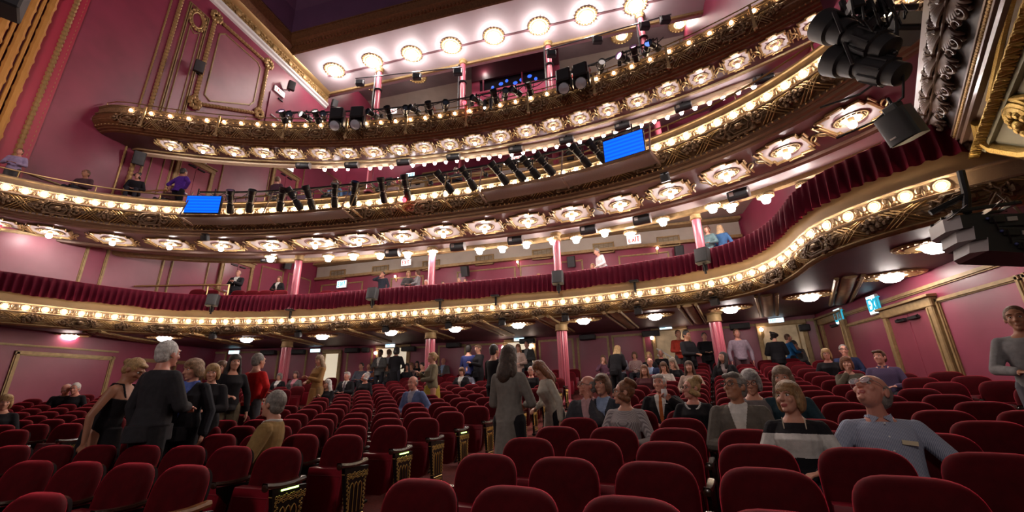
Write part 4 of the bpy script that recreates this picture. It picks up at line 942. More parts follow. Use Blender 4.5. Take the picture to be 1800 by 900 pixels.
    if hm.v: queue(hm, vh, t, 'hair', hairmat(hc), 1)
    # garments
    tc_, sleeve = top; tm = topmat or cloth(tc_); g = .016 if sleeve != 'jacket' else .026; tp = MB()
    tprof = [(a, b + (.012 if sleeve == 'jacket' and a < .5 else 0), c, d) for a, b, c, d in prof]
    lo = -.2
    torso(tp, g, lo if not (sleeve == 'bare') else -.05, .97 if sleeve in ('jacket', 'coat') or shirt else .93 if sleeve != 'bare' else .74, tprof)
    if sleeve in ('jacket', 'long', 'coat', 'short'):
        for k in range(2):
            cap(tp, sh[k], elb[k] if sleeve != 'short' else sh[k].lerp(elb[k], .95), .05 * s * W + g, .041 * s * W + g)
            cap(tp, P + u * (L * .87), sh[k], .045 * s + g * .6, .05 * s * W + g * .7)
            if sleeve != 'short': cap(tp, elb[k], elb[k].lerp(wr[k], .9), .04 * s * W + g, .03 * s * W + g)
    if sleeve == 'bare':
        for sg in (-1, 1): tp.tube([P + u * (L * .7) + x * (sg * .09) + f * .12 * s, P + u * (L * .95) + x * (sg * .1) + f * .05, P + u * (L * .93) + x * (sg * .1) - f * .06, P + u * (L * .7) + x * (sg * .09) - f * .11], .014, 6)
    hem = {'jacket': .16, 'coat': .55, 'long': .07, 'short': .07, 'bare': .0}[sleeve]
    if not seat and sleeve != 'bare':
        q = [P + u * (-.01), P - V((0, 0, hem * s))]; rr = [(.172 + g) * W * s, (.18 + g + (.05 if sleeve == 'coat' else .0)) * W * s]
        tp.tube([q[0], q[1]], rr, 18, flat=.72)
    sm = cloth(shirt) if shirt else None; tim = cloth(tie) if tie else None; bm_ = cloth(band[0]) if band else None
    def split_top(c):
        d = c - P; a, b, tt = d.dot(x), d.dot(f), d.dot(u) / L
        if b > .02 and shirt and tt > .2:
            wv = .085 * max(0, (tt - .2) / .72) if sleeve == 'jacket' else 0
            if tie and abs(a) < .02 + .01 * (1 - tt) and abs(a) < wv + .004: return ('tie', tim)
            if abs(a) < wv: return ('shirt_front', sm)
        if band and band[1] < tt < band[2] and abs(a) < .3: return ('sweater_band', bm_)
        return ({'jacket': 'jacket', 'coat': 'coat', 'bare': 'dress'}.get(sleeve, 'top'), tm)
    queue(tp, vox if not (vox < .015 and (shirt or band)) else .0055 if vox < .012 else .0085, t, 'top', split_top, 2)
    if shirt or extra == 'collar':
        c = MB(); cm_ = sm or tm
        c.tube([N + x * (.066 * s * math.cos(a)) + f * (.07 * s * math.sin(a) - .008) + u * (-.012 - .022 * max(0, math.sin(a))) for a in np.linspace(PI / 2 + .3, PI / 2 + 2 * PI - .3, 16)], .016, 6)
        for sg in (-1, 1): c.add([N + x * (sg * .012) + f * .072 * s - u * .03, N + x * (sg * .07) + f * .045 * s - u * .0, N + x * (sg * .062) + f * .088 * s - u * .075], [(0, 1, 2)])
        c.build('collar', cm_, t, world=False)
    bc, bt = bottom; bm2 = cloth(bc); bo = MB(); g = .014
    if bt == 'trousers':
        torso(bo, g, -.2, .1, prof)
        for k in range(2):
            cap(bo, hips[k], kn[k], .088 * s + g, .058 * s + g); cap(bo, kn[k], an[k] + V((0, 0, .02)), .058 * s + g, .05 * s + g)
    else:
        torso(bo, g, -.2, .28, prof); hemz = .48 * s if bt == 'skirt' else .22
        if seat:
            for k in range(2): cap(bo, hips[k], kn[k], .09 * s + g, .062 * s + g)
            bo.box((0, -.2, .5), (.22, .4, .11))
        else: bo.tube([P + u * .02, P - V((0, 0, .2)), V((0, 0, hemz))], [(.165 + g) * s, .2 * s, .22 * s], 18, flat=.75)
    queue(bo, max(vox, .011), t, 'trousers' if bt == 'trousers' else 'skirt', bm2, 2)
    for k in range(2):
        m = MB(); m.tube([an[k] + V((0, .05, -.055)), an[k] + V((0, -.02, -.05)), an[k] + V((0, -.12, -.062)), an[k] + V((0, -.19, -.068))], [.032, .043, .04, .02], 8, flat=.75); m.build('shoe', BLACKM, t, world=False)
    if glasses:
        m = MB()
        for sg in (-1, 1):
            c = HM @ V((sg * .033, -.108, .01)); mx = HM @ Matrix.Translation((sg * .033, -.107, .01)) @ Matrix.Rotation(PI / 2, 4, 'X')
            m.torus(.024, .0028, 16, 5, mx, 0, 1.1, .85); m.tube([HM @ V((sg * .059, -.1, .014)), HM @ V((sg * .08, -.06, .012)), HM @ V((sg * .083, .02, .005))], .0024, 5)
            if glasses == 'clear': m.lathe([(.023, 0), (0, .002)], 14, mx, 1, 1.1, .85)
        m.tube([HM @ V((-.01, -.11, .014)), HM @ V((.01, -.11, .014))], .0025, 5)
        m.build('glasses', [BLACKM if glasses != 'clear' else SILVER, GLASS], t, world=False)
    t['_'] = 0; del t['_']
    t_info = dict(t=t, P=P, u=u, x=x, f=f, N=N, L=L, HM=HM, wr=wr, elb=elb, sh=sh, R3=R3)
    return t_info
# ---------------------------------------------------------------- the audience
def behind(cv):
    A, B = cv.P[::4], cv.N[::4]
    def n(p):
        w = np.array([p[0], p[1]]) - A; i = int((w ** 2).sum(1).argmin()); return float(-(w[i] @ B[i]))
    return n
TIER = {1: (behind(C1), Z1 + .37, .16, C1, bal1), 2: (behind(C2), Z2 - .1, .4, C2, bal2), 3: (behind(C3), Z3 - .2, .62, C3, bal3)}
for k in TIER:      # raked floor of each balcony behind its front
    _, z0, sl, cv, bal = TIER[k]; cv.sweep(m := MB(), [(-.12, -.12), (-.12, 0), (-.4, 0), (-6.5 if k > 1 else -8, (6.1 if k > 1 else 7.6) * sl)], z0); m.build('tier_floor', CARPET, bal, 0)
def at_tier(x, y, h, k):
    nf, z0, sl, cv, bal = TIER[k]; d = ray(x, y); t = 6; first = None; prev = None
    while t < 30:
        P = CAM + d * t; n = nf(P)
        if n > .45:
            z = z0 + sl * max(0, n - .4); g = P.z - z - h
            if first is None: first = (P, z)
            if prev is not None and (g > 0) != (prev > 0) and n < 6: return P, z
            prev = g
            if n > 6: break
        t += .08
    return first
def vox_for(d): return .008 if d < 4 else .011 if d < 7.5 else .016 if d < 12 else .021
def out_th(p): return ang(p)
def seat(px, py, label, row=None, face=0, **kw):
    P = at_floor(px, py, 1.17)
    i = row if row is not None else int(round((rad(P) + .12 - ROW0) / PITCH)); R = ROW0 + PITCH * i - .17
    d = ray(px, py); t = .5
    while rad(CAM + d * t) < R - .04: t += .01
    p = CAM + d * t; h = p.z - floor_r(R); s = min(1.14, max(.84, (h - .5) / .655))
    th = ang(p); q = polar(R, th); q.z = floor_r(R + .17); OCC[nearest_seat(polar(R + .17, th))] = 1
    dep = (p - CAM).dot(FW); kw.setdefault('vox', vox_for(dep)); kw.setdefault('lean', .1)
    return person(label, q, -th + math.radians(face), 'seat', s=s, **kw)
def stand(px, py, R, label, face=0, **kw):
    d = ray(px, py); t = .5
    while rad(CAM + d * t) < R: t += .01
    p = CAM + d * t; h = p.z - floor_r(R); s = min(1.16, max(.84, h / 1.6)); q = V((p.x, p.y, floor_r(R)))
    kw.setdefault('vox', vox_for((p - CAM).dot(FW))); return person(label, q, math.radians(face), 'stand', s=s, **kw)
def upper(px, py, zf, label, pose='stand', face=0, **kw):
    p, z = at_tier(px, py, 1.6 if pose == 'stand' else 1.15, zf); q = V((max(p.x, WL + .4), p.y, z)); kw.setdefault('vox', .021); h = p.z - z
    s = min(1.15, max(.85, h / 1.6 if pose == 'stand' else (h - .5) / .655))
    return person(label, q, -ang(p) + math.radians(face), pose, s=s, **kw)
BLK, NAVY, GRY, LGR, WHT, LBL, PLM, TAN = (.012, .011, .014), (.018, .025, .07), (.09, .085, .085), (.25, .25, .26), (.6, .58, .55), (.25, .33, .5), (.09, .03, .07), (.3, .19, .09)
HG, HW, HB, HD, HBL, HR = (.22, .2, .18), (.6, .58, .55), (.13, .06, .03), (.018, .013, .012), (.45, .28, .12), (.2, .075, .03)
# near right
man = seat(1540, 694, 'man in a blue striped button-down shirt looking up to the left', 4, 4, skin='pink', hair='bald', hc=HG, topmat=cloth((.2, .23, .33), 'blue striped shirt', ((.42, .45, .55), 'X', 34)), top=((.2, .23, .33), 'long'), bottom=(TAN, 'trousers'), arms=('rest', 'rest'), head=(-38, -30), lean=.2, glasses='clear', extra='collar', big=1.1)
wom = seat(1387, 700, 'woman in a black sweater with a white band and a long cord necklace', 4, -4, fem=True, hair='bob', hc=(.3, .17, .07), skin='light', top=(BLK, 'long'), band=(WHT, .42, .74), arms=('lap', 'lap'), head=(-26, -4))
m = MB()
I = wom; m.tube([I['N'] + I['x'] * (.075 * math.cos(a)) + I['f'] * (.105 + .02 * math.sin(-a)) + I['u'] * (-.02 - .26 * max(0, math.sin(a)) ** .6) for a in np.linspace(0, PI, 14)], .004, 5); m.build('cord_necklace', mat('ivory cord', (.6, .5, .38), .6), I['t'], world=False)
I = man; m = MB()
for k in range(5): m.ball(I['P'] + I['u'] * (I['L'] * (.86 - k * .17)) + I['f'] * (.128 + .01 * min(k, 2)), (.007, .005, .007), 8, 5)
m.build('shirt_button', WHITE, I['t'], world=False)
m = MB(); c = I['P'] + I['u'] * (I['L'] * .62) + I['f'] * .145 + I['x'] * .1; m.box((0, 0, 0), (.085, .012, .028), Matrix.Translation(c) @ Matrix.Rotation(.12, 4, 'Y')); m.build('pocket_slip', mat('cream card', (.7, .6, .4), .6), I['t'], world=False)
g1 = seat(1291, 682, 'grey-haired man in a grey blazer and open pale shirt holding a yellow programme', 5, 0, hair='side', hc=HG, skin='tan', top=((.12, .105, .09), 'jacket'), shirt=WHT, arms=('front', 'lap'), head=(-32, -8), glasses=True)
seat(1320, 672, 'grey-haired woman in spectacles and grey jacket, lit by a phone', 6, 5, fem=True, hair='bob', hc=(.35, .33, .32), top=((.16, .14, .14), 'long'), arms=('phone', 'lap'), head=(-8, 18), glasses=True)
seat(1376, 665, 'long-haired woman in a dark teal jacket behind the striped-sweater woman', 6, 0, fem=True, hair='long', hc=(.2, .13, .08), top=((.02, .045, .06), 'long'), arms=('lap', 'lap'), head=(-10, 0))
prl = seat(1214, 684, 'short-haired blonde woman in black with a pearl necklace and spectacles', 6, 0, fem=True, hair='curly', hc=HBL, skin='pink', top=(BLK, 'long'), arms=('lap', 'lap'), head=(-50, 0), glasses=True)
I = prl; m = MB()
for a in np.linspace(.1, PI - .1, 15): m.ball(I['N'] + I['x'] * (.085 * math.cos(a)) + I['f'] * (.085 + .03 * math.sin(a)) + I['u'] * (-.03 - .095 * math.sin(a)), .0125, 8, 6)
m.build('pearl_necklace', WHITE, I['t'], world=False)
tie_m = seat(1158, 676, 'white-haired man in a black suit with an orange tie raising a glass', 7, 0, hair='side', hc=HW, skin='pink', top=(BLK, 'jacket'), shirt=WHT, tie=(.45, .12, .03), arms=('lap', 'up'), head=(-8, 0))
seat(1094, 691, 'curly brown-haired woman in a patterned grey blouse turned to the left', 5, 0, fem=True, hair='curly', hc=HR, topmat=cloth((.2, .17, .18), 'patterned blouse', ((.4, .36, .36), 'Y', 22)), top=((.2, .17, .18), 'long'), arms=('lap', 'lap'), head=(-72, 0), glasses=True)
seat(1056, 676, 'brown-haired woman in a dark jacket between the bald man and the curly-haired woman', 6, 0, fem=True, hair='bob', hc=HB, top=((.03, .035, .05), 'jacket'), shirt=LBL, arms=('lap', 'lap'), head=(-20, 0))
seat(1030, 680, 'bald man in spectacles, dark jacket and pink shirt resting his chin on his hand', 6, 0, hair='bald', hc=HG, skin='pink', top=((.05, .05, .06), 'jacket'), shirt=(.5, .3, .32), arms=('lap', 'chin'), head=(-52, -4), glasses=True)
# standing figures
stand(893, 628, 21.6, 'woman in a long grey cardigan and black trousers standing in the aisle', 165, fem=True, hair='long', hc=(.05, .028, .018), skin='tan', top=((.2, .185, .165), 'coat'), bottom=(BLK, 'trousers'), arms=('front', 'front'), head=(0, 12))
stand(972, 645, 23.1, 'woman in an off-white cardigan stepping sideways along the right block', -60, fem=True, hair='long', hc=HR, top=((.42, .39, .33), 'coat'), bottom=(BLK, 'trousers'), arms=('front', 'down'), head=(0, 20), lean=-.3)
stand(292, 624, 20.3, 'tall white-haired man in a charcoal suit with his back turned', 176, hair='short', hc=HW, skin='pink', top=((.03, .029, .034), 'jacket'), bottom=((.02, .019, .022), 'trousers'), arms=('front', 'down'), head=(8, 0))
stand(208, 648, 20.4, 'woman in a sleeveless black dress leaning forward beside the charcoal suit', 115, fem=True, hair='bun', hc=HBL, skin='tan', top=(BLK, 'bare'), bottom=(BLK, 'skirt'), arms=('down', 'front'), head=(0, 22), lean=-.22)
stand(342, 650, 20.9, 'fair-haired woman in a dark coat with a blue scarf holding something at her waist', 20, fem=True, hair='bob', hc=(.3, .18, .1), top=((.025, .027, .035), 'jacket'), shirt=(.1, .16, .5), bottom=(BLK, 'trousers'), arms=('hold', 'down'), head=(-30, 12))
stand(374, 656, 21.7, 'blonde woman in black with a wristwatch behind the fair-haired woman', 30, fem=True, hair='bob', hc=HBL, top=(BLK, 'jacket'), bottom=(BLK, 'trousers'), arms=('down', 'front'), head=(10, 8))
stand(412, 638, 22.9, 'long-haired woman in black talking to the man in red', 60, fem=True, hair='long', hc=HD, top=(BLK, 'long'), bottom=((.1, .08, .05), 'trousers'), arms=('front', 'down'))
stand(390, 648, 23.2, 'dark-haired woman in a plum top behind the talking group', 20, fem=True, hair='long', hc=HB, top=(PLM, 'long'), bottom=(BLK, 'trousers'), arms=('front', 'front'))
stand(455, 624, 23.6, 'man in a bright red sweater with his back turned', 172, hair='short', hc=HG, top=((.5, .012, .012), 'long'), bottom=((.05, .05, .06), 'trousers'), arms=('hips', 'front'))
seat(469, 712, 'balding grey man in a tan jacket turned away to the left', 3, -60, hair='short', hc=HG, top=((.27, .17, .065), 'jacket'), shirt=WHT, arms=('lap', 'lap'), head=(-25, 0))
stand(563, 634, 26.9, 'woman in a camel coat standing among the centre seats', -15, fem=True, hair='long', hc=(.33, .22, .13), top=((.32, .17, .06), 'coat'), shirt=(.5, .35, .26), bottom=(TAN, 'trousers'), arms=('front', 'hold'), head=(0, 15))
stand(761, 629, 26.8, 'person in an olive tweed jacket and yellow skirt standing in the centre block', -50, fem=True, hair='bun', hc=HBL, top=((.2, .17, .11), 'jacket'), bottom=((.4, .3, .05), 'skirt'), arms=('phone', 'front'))
seat(730, 668, 'man in a blue jacket leaning forward over the row in front', 9, -8, hair='bald', hc=HG, skin='pink', top=((.12, .16, .32), 'jacket'), shirt=(.4, .4, .5), arms=('front', 'rest'), lean=-.12)
# left
seat(3, 708, 'blonde woman in black cut off by the left edge', 6, 30, fem=True, hair='bob', hc=HBL, top=(BLK, 'long'), head=(20, 10))
seat(117, 684, 'white-haired man bending forward beside the left wall', 11, 30, hair='bald', hc=HW, skin='pink', top=(BLK, 'jacket'), lean=-.25, head=(-20, 20))
seat(138, 682, 'grey-haired woman in black seated by the left wall', 11, 10, fem=True, hair='short', hc=HW, skin='pink', top=(BLK, 'long'), lean=-.2)
seat(489, 663, 'woman in glasses and white scarf behind the man in red', None, 0, fem=True, hair='bob', hc=HG, top=(BLK, 'jacket'), shirt=WHT, glasses=True)
seat(518, 660, 'woman in a grey cardigan and pink scarf beside the fluted column', None, 0, fem=True, hair='bob', hc=(.08, .03, .03), top=(GRY, 'jacket'), shirt=(.5, .2, .25))
seat(573, 676, 'grey-haired woman in black with a purple phone in front of the camel coat', None, 0, fem=True, hair='long', hc=HW, top=(BLK, 'long'), arms=('phone', 'cross'), head=(-20, 8))
seat(608, 662, 'white-haired man in a dark suit and grey tie in the centre block', None, 0, hair='side', hc=HW, skin='pink', top=(BLK, 'jacket'), shirt=WHT, tie=(.15, .13, .15), head=(-12, 0))
seat(640, 664, 'white-haired woman in black beside the man in the grey tie', None, 0, fem=True, hair='curly', hc=HW, skin='pink', top=(BLK, 'long'), head=(-45, 0))
seat(634, 645, 'dark-haired man in a grey shirt leaning to talk', None, 10, hair='short', hc=HD, top=((.13, .14, .18), 'long'), head=(-20, 10))
seat(647, 646, 'man in a blue shirt beside the leaning man', None, -10, hair='short', hc=HB, top=((.03, .06, .16), 'long'))
seat(657, 647, 'brown-haired person in a rust top farther back', None, 0, fem=True, hair='bob', hc=HB, top=((.2, .08, .04), 'long'))
seat(679, 646, 'woman in grey with folded arms near the lit doorway', None, 0, fem=True, hair='long', hc=HB, top=(GRY, 'long'), arms=('cross', 'cross'))
seat(689, 648, 'woman in black seated beside the grey one near the lit doorway', None, 0, fem=True, hair='long', hc=HD, top=(BLK, 'long'), arms=('cross', 'lap'))
seat(714, 646, 'woman with dark hair left of the yellow programme reader', None, 0, fem=True, hair='long', hc=HD, top=(BLK, 'long'))
rd = seat(722, 644, 'woman in a mauve top reading a yellow programme', None, 0, fem=True, hair='bob', hc=HB, top=((.25, .16, .16), 'long'), arms=('phone', 'phone'), head=(0, 15))
seat(732, 641, 'woman with long black hair behind the programme reader', None, 0, fem=True, hair='long', hc=HD, top=(BLK, 'long'))
seat(741, 645, 'dark-haired man in black looking down at his phone', None, 0, hair='short', hc=HD, top=(BLK, 'long'), arms=('phone', 'phone'), head=(-20, 25))
stand(669, 621, 32.3, 'man in a grey suit standing at the left of the lit doorway', 0, hair='short', hc=HD, skin='dark', top=((.1, .1, .1), 'jacket'), shirt=WHT)
stand(684, 620, 32.9, 'man in a pale shirt inside the lit doorway', 160, hair='short', hc=HB, top=((.3, .3, .34), 'long'))
stand(697, 616, 31.4, 'person in a black coat with their back to the stage at the lit doorway', 178, hair='bob', hc=HD, top=(BLK, 'coat'))
seat(778, 636, 'bald man in a grey jacket and blue shirt by the back wall', None, 0, hair='bald', hc=HG, skin='pink', top=((.1, .09, .09), 'jacket'), shirt=LBL)
stand(824, 609, 30.2, 'man in a navy sweater with his back turned at the back of the stalls', 175, hair='short', hc=HD, top=((.035, .045, .16), 'long'), bottom=(BLK, 'trousers'))
stand(841, 611, 30.2, 'woman in a black jacket with clasped hands facing the navy sweater', -30, fem=True, hair='bun', hc=HB, top=(BLK, 'jacket'), bottom=(BLK, 'trousers'), arms=('hold', 'hold'), head=(0, 15))
seat(810, 654, 'woman in a white cardigan looking down in the centre block', None, 0, fem=True, hair='bob', hc=HB, top=(BLK, 'jacket'), shirt=WHT, head=(0, 20))
seat(821, 651, 'woman with brown hair between the white cardigan and the blue shirt', None, 0, fem=True, hair='bob', hc=HB, top=((.3, .32, .4), 'long'))
ph = seat(836, 645, 'grey-haired man in a light blue shirt holding up a yellow programme', None, 0, hair='short', hc=HG, top=((.34, .42, .6), 'long'), arms=('phone', 'phone'), glasses=True)
stand(868, 600, 26.2, 'person in black standing behind the grey cardigan', 150, hair='short', hc=HD, top=(BLK, 'long'), bottom=(BLK, 'trousers'))
seat(932, 653, 'white-haired woman in black holding a cup near the aisle', None, 0, fem=True, hair='short', hc=HW, skin='pink', top=(BLK, 'long'), arms=('front', 'front'), glasses=True)
stand(911, 612, 31.6, 'woman with reddish hair and pale top walking from the middle doorway', 0, fem=True, hair='long', hc=HR, top=((.4, .28, .24), 'jacket'), shirt=(.5, .4, .36))
stand(926, 606, 32.6, 'man in a dark jacket at the middle doorway', -10, hair='short', hc=HD, top=((.05, .05, .05), 'jacket'), shirt=LGR)
# right rear
stand(1078, 612, 30.4, 'person in a black jacket bending beside the sound desk', 150, hair='long', hc=HBL, top=(BLK, 'jacket'), lean=-.35, bottom=(BLK, 'trousers'))
seat(1060, 632, 'woman in a striped top resting her face on one hand near the sound desk', None, 0, fem=True, hair='long', hc=HB, top=((.12, .05, .08), 'long'), arms=('chin', 'lap'))
yp1 = seat(1088, 625, 'grey-haired man in a pale shirt reading a yellow programme at the rear right', None, 0, hair='short', hc=HG, skin='pink', top=((.33, .32, .4), 'long'), arms=('phone', 'phone'), head=(0, 14))
seat(1115, 626, 'woman with short brown hair in a patterned top at the rear right', None, 0, fem=True, hair='bob', hc=HB, topmat=cloth((.25, .1, .1), 'patterned top', ((.5, .4, .38), 'Y', 26)), top=((.25, .1, .1), 'long'))
seat(1140, 627, 'fair-haired woman in black at the rear right', None, 0, fem=True, hair='bob', hc=HBL, top=(BLK, 'long'))
seat(1161, 622, 'grey-haired woman in black under the staircase', None, 0, fem=True, hair='short', hc=HW, skin='pink', top=(BLK, 'long'))
seat(1142, 638, 'balding man in spectacles and navy jacket in the right block', None, 0, hair='bald', hc=HB, skin='pink', top=(NAVY, 'jacket'), shirt=LBL, glasses=True)
seat(1166, 646, 'girl with long brown hair in a white top looking at a phone', None, 0, fem=True, hair='long', hc=HB, top=((.55, .5, .46), 'long'), arms=('phone', 'phone'), head=(0, 22))
seat(1182, 639, 'woman with wavy blonde hair in black resting her chin on her hand', None, 0, fem=True, hair='long', hc=(.42, .33, .25), top=(BLK, 'long'), arms=('chin', 'lap'), head=(-20, 15))
seat(1132, 652, 'young woman with straight brown hair behind the orange tie', None, 0, fem=True, hair='long', hc=HR, top=((.1, .03, .04), 'long'))
seat(1211, 646, 'long-haired woman in a pale pink top in the right block', None, 0, fem=True, hair='long', hc=(.1, .05, .035), top=((.5, .36, .3), 'long'))
seat(1270, 626, 'woman in a black jacket and patterned scarf with her head thrown back', 14, 0, fem=True, hair='long', hc=HD, top=(BLK, 'jacket'), shirt=(.35, .28, .28), head=(-30, -25))
stand(1206, 590, 31.0, 'man in black leaning over with a yellow leaflet below the staircase', 40, hair='short', hc=HD, skin='tan', top=(BLK, 'jacket'), bottom=(BLK, 'trousers'), arms=('front', 'front'), head=(0, 20))
stand(1192, 588, 32.6, 'person in a red top below the staircase', 10, hair='short', hc=HB, top=((.45, .05, .03), 'long'), bottom=(GRY, 'trousers'))
stand(1295, 587, 31.6, 'man in a lilac-grey sweater standing in front of the back wall', 0, hair='short', hc=HB, skin='pink', top=((.27, .2, .25), 'long'), bottom=((.1, .05, .06), 'trousers'), arms=('down', 'down'))
stand(1238, 592, 32.9, 'man in black with a blue phone behind the fluted column', 0, hair='short', hc=HD, top=(BLK, 'jacket'), bottom=(BLK, 'trousers'))
stand(1360, 592, 31.8, 'person in a black coat at the brightly tiled doorway', 170, hair='curly', hc=HD, top=(BLK, 'jacket'), bottom=(BLK, 'trousers'))
stand(1384, 594, 32.8, 'person in a bright blue top in the tiled doorway', 90, hair='short', hc=HB, top=((.02, .12, .3), 'long'), bottom=(BLK, 'trousers'))
seat(1406, 605, 'dark-haired man in a grey hoodie hunched over by the doorway', None, -50, hair='short', hc=HD, top=((.11, .105, .11), 'long'), lean=-.3, head=(0, 15), arms=('front', 'front'))
seat(1453, 624, 'blonde woman with a bob and spectacles in a black embroidered top', None, 0, fem=True, hair='bob', hc=HBL, skin='pink', top=(BLK, 'long'), glasses=True)
seat(1484, 617, 'grey-haired man with heavy spectacles and a navy patterned shirt', None, 0, hair='short', hc=HG, skin='pink', top=(NAVY, 'long'), arms=('chin', 'lap'), glasses=True)
seat(1489, 641, 'brown-haired woman in a floral olive top with a raised hand', None, 0, fem=True, hair='bob', hc=HR, top=((.1, .085, .06), 'long'), arms=('chin', 'lap'))
seat(1547, 630, 'brown-haired man in a purple check shirt smiling by the right wall', None, -6, hair='side', hc=HB, skin='pink', topmat=cloth((.075, .05, .11), 'purple check shirt', ((.12, .09, .17), 'X', 30)), top=((.075, .05, .11), 'long'), extra='collar', head=(-25, -4))
stand(1788, 562, 24.3, 'brown-haired man in a grey top walking by the right wall', -40, hair='short', hc=HB, skin='tan', top=(LGR, 'long'), bottom=((.1, .1, .12), 'trousers'))
# lower balcony
upper(419, 481, 1, 'man in a black suit with clasped hands by the lower balcony doors', 'stand', 5, hair='bald', hc=HG, top=(BLK, 'jacket'), shirt=WHT, arms=('hold', 'hold'))
upper(491, 491, 1, 'usher with reddish hair in black jacket and white shirt on the lower balcony', 'stand', 0, fem=True, hair='long', hc=HR, top=(BLK, 'jacket'), shirt=WHT)
upper(673, 483, 1, 'man in a dark sweater with a hand at his mouth on the lower balcony', 'stand', -5, hair='short', hc=HD, top=((.025, .028, .04), 'long'), bottom=(TAN, 'trousers'), arms=('mouth', 'down'))
upper(718, 482, 1, 'fair-haired woman in grey standing on the lower balcony', 'stand', 20, fem=True, hair='bob', hc=HBL, top=(GRY, 'long'), bottom=(GRY, 'trousers'))
upper(735, 480, 1, 'woman in a pale grey top turned sideways on the lower balcony', 'stand', -70, fem=True, hair='bob', hc=HB, top=(LGR, 'long'), bottom=(GRY, 'trousers'))
upper(749, 497, 1, 'white-haired man in navy seated beside the lower balcony column', 'seat', 0, hair='short', hc=HW, skin='pink', top=(NAVY, 'long'))
upper(778, 500, 1, 'dark-haired man in profile at the lower balcony rail', 'seat', 40, hair='short', hc=HB, top=(BLK, 'long'))
upper(807, 493, 1, 'older woman in black, first of three seated at the lower balcony rail', 'seat', 0, fem=True, hair='short', hc=HG, top=(BLK, 'long'))
upper(818, 495, 1, 'smiling dark-haired man in grey between two women at the rail', 'seat', 0, hair='short', hc=HD, top=(GRY, 'long'))
upper(833, 496, 1, 'young woman with brown hair beside the smiling man in grey', 'seat', 0, fem=True, hair='long', hc=HB, top=(BLK, 'long'))
upper(931, 490, 1, 'woman with long dark hair looking over the crimson drape', 'seat', 0, fem=True, hair='long', hc=HD, top=(BLK, 'long'))
upper(947, 486, 1, 'two-tone blonde woman beside the rose balcony column', 'seat', 0, fem=True, hair='bob', hc=HBL, top=((.4, .15, .1), 'long'))
upper(1042, 469, 1, 'blonde woman in a grey top smiling over the rail below the bending man', 'seat', 0, fem=True, hair='bob', hc=HBL, skin='pink', top=(LGR, 'long'))
upper(1059, 442, 1, 'man in a white shirt and navy trousers bending over the balcony seats', 'stand', -50, hair='short', hc=HG, top=((.68, .62, .62), 'long'), bottom=(NAVY, 'trousers'), lean=-.35)
upper(1243, 404, 1, 'woman in a teal grey top on the lower balcony beside the right column', 'stand', -20, fem=True, hair='bob', hc=HB, top=((.1, .16, .17), 'long'), bottom=(BLK, 'trousers'))
upper(1265, 402, 1, 'woman with long blonde hair and a blue and red top on the lower balcony', 'stand', 170, fem=True, hair='long', hc=(.5, .33, .17), top=((.05, .13, .28), 'long'), bottom=((.3, .03, .05), 'trousers'))
# middle balcony
upper(35, 268, 2, 'person in a lilac shirt standing at the far left of the middle balcony', 'stand', 20, hair='short', hc=HB, skin='pink', top=((.38, .3, .48), 'long'), bottom=(GRY, 'trousers'))
upper(152, 306, 2, 'person in brown leaning on the middle balcony rail', 'seat', 0, hair='short', hc=HB, skin='tan', top=((.1, .05, .06), 'long'))
upper(211, 318, 2, 'person in black bending at the middle balcony rail', 'seat', 20, hair='curly', hc=HD, top=(BLK, 'long'), lean=-.2)
upper(322, 303, 2, 'man in a purple shirt and black trousers standing by the double doors', 'stand', 165, hair='short', hc=HD, skin='tan', top=((.1, .03, .3), 'long'), bottom=(BLK, 'trousers'), arms=('hips', 'hips'))
upper(299, 336, 2, 'red-haired person seated in front of the man in purple', 'seat', 0, fem=True, hair='curly', hc=HR, top=((.1, .04, .04), 'long'))
upper(488, 317, 2, 'man in a dark plaid shirt standing on the middle balcony steps', 'stand', 170, hair='short', hc=HB, top=((.09, .04, .06), 'long'), bottom=(TAN, 'trousers'))
upper(536, 335, 2, 'person in grey-violet moving along the middle balcony', 'seat', 0, hair='short', hc=HB, top=((.2, .14, .2), 'long'))
upper(590, 324, 2, 'person in a light blue shirt on the middle balcony', 'seat', 0, hair='bob', hc=HB, top=((.15, .3, .5), 'long'))
upper(617, 327, 2, 'person in a denim blue jacket on the middle balcony', 'seat', 10, hair='short', hc=HB, skin='pink', top=((.1, .16, .32), 'long'))
upper(692, 322, 2, 'blonde person in a pale top near the middle balcony rear door', 'seat', 0, fem=True, hair='bob', hc=HBL, top=((.5, .36, .34), 'long'))
upper(801, 300, 2, 'dark figure in black standing before the rose rear wall', 'stand', 0, hair='short', hc=HD, skin='dark', top=(BLK, 'coat'), bottom=(BLK, 'trousers'))
upper(865, 163, 3, 'fair-haired person in the top gallery below the booth window', 'seat', 0, hair='short', hc=HBL, top=((.35, .2, .15), 'long'))
upper(1035, 124, 3, 'grey-haired person looking over the top gallery rail', 'seat', 0, hair='short', hc=HW, top=((.2, .1, .1), 'long'))
upper(763, 192, 3, 'person in a pale pink top in the top gallery', 'seat', 0, hair='short', hc=HG, top=((.5, .3, .3), 'long'))
flush()
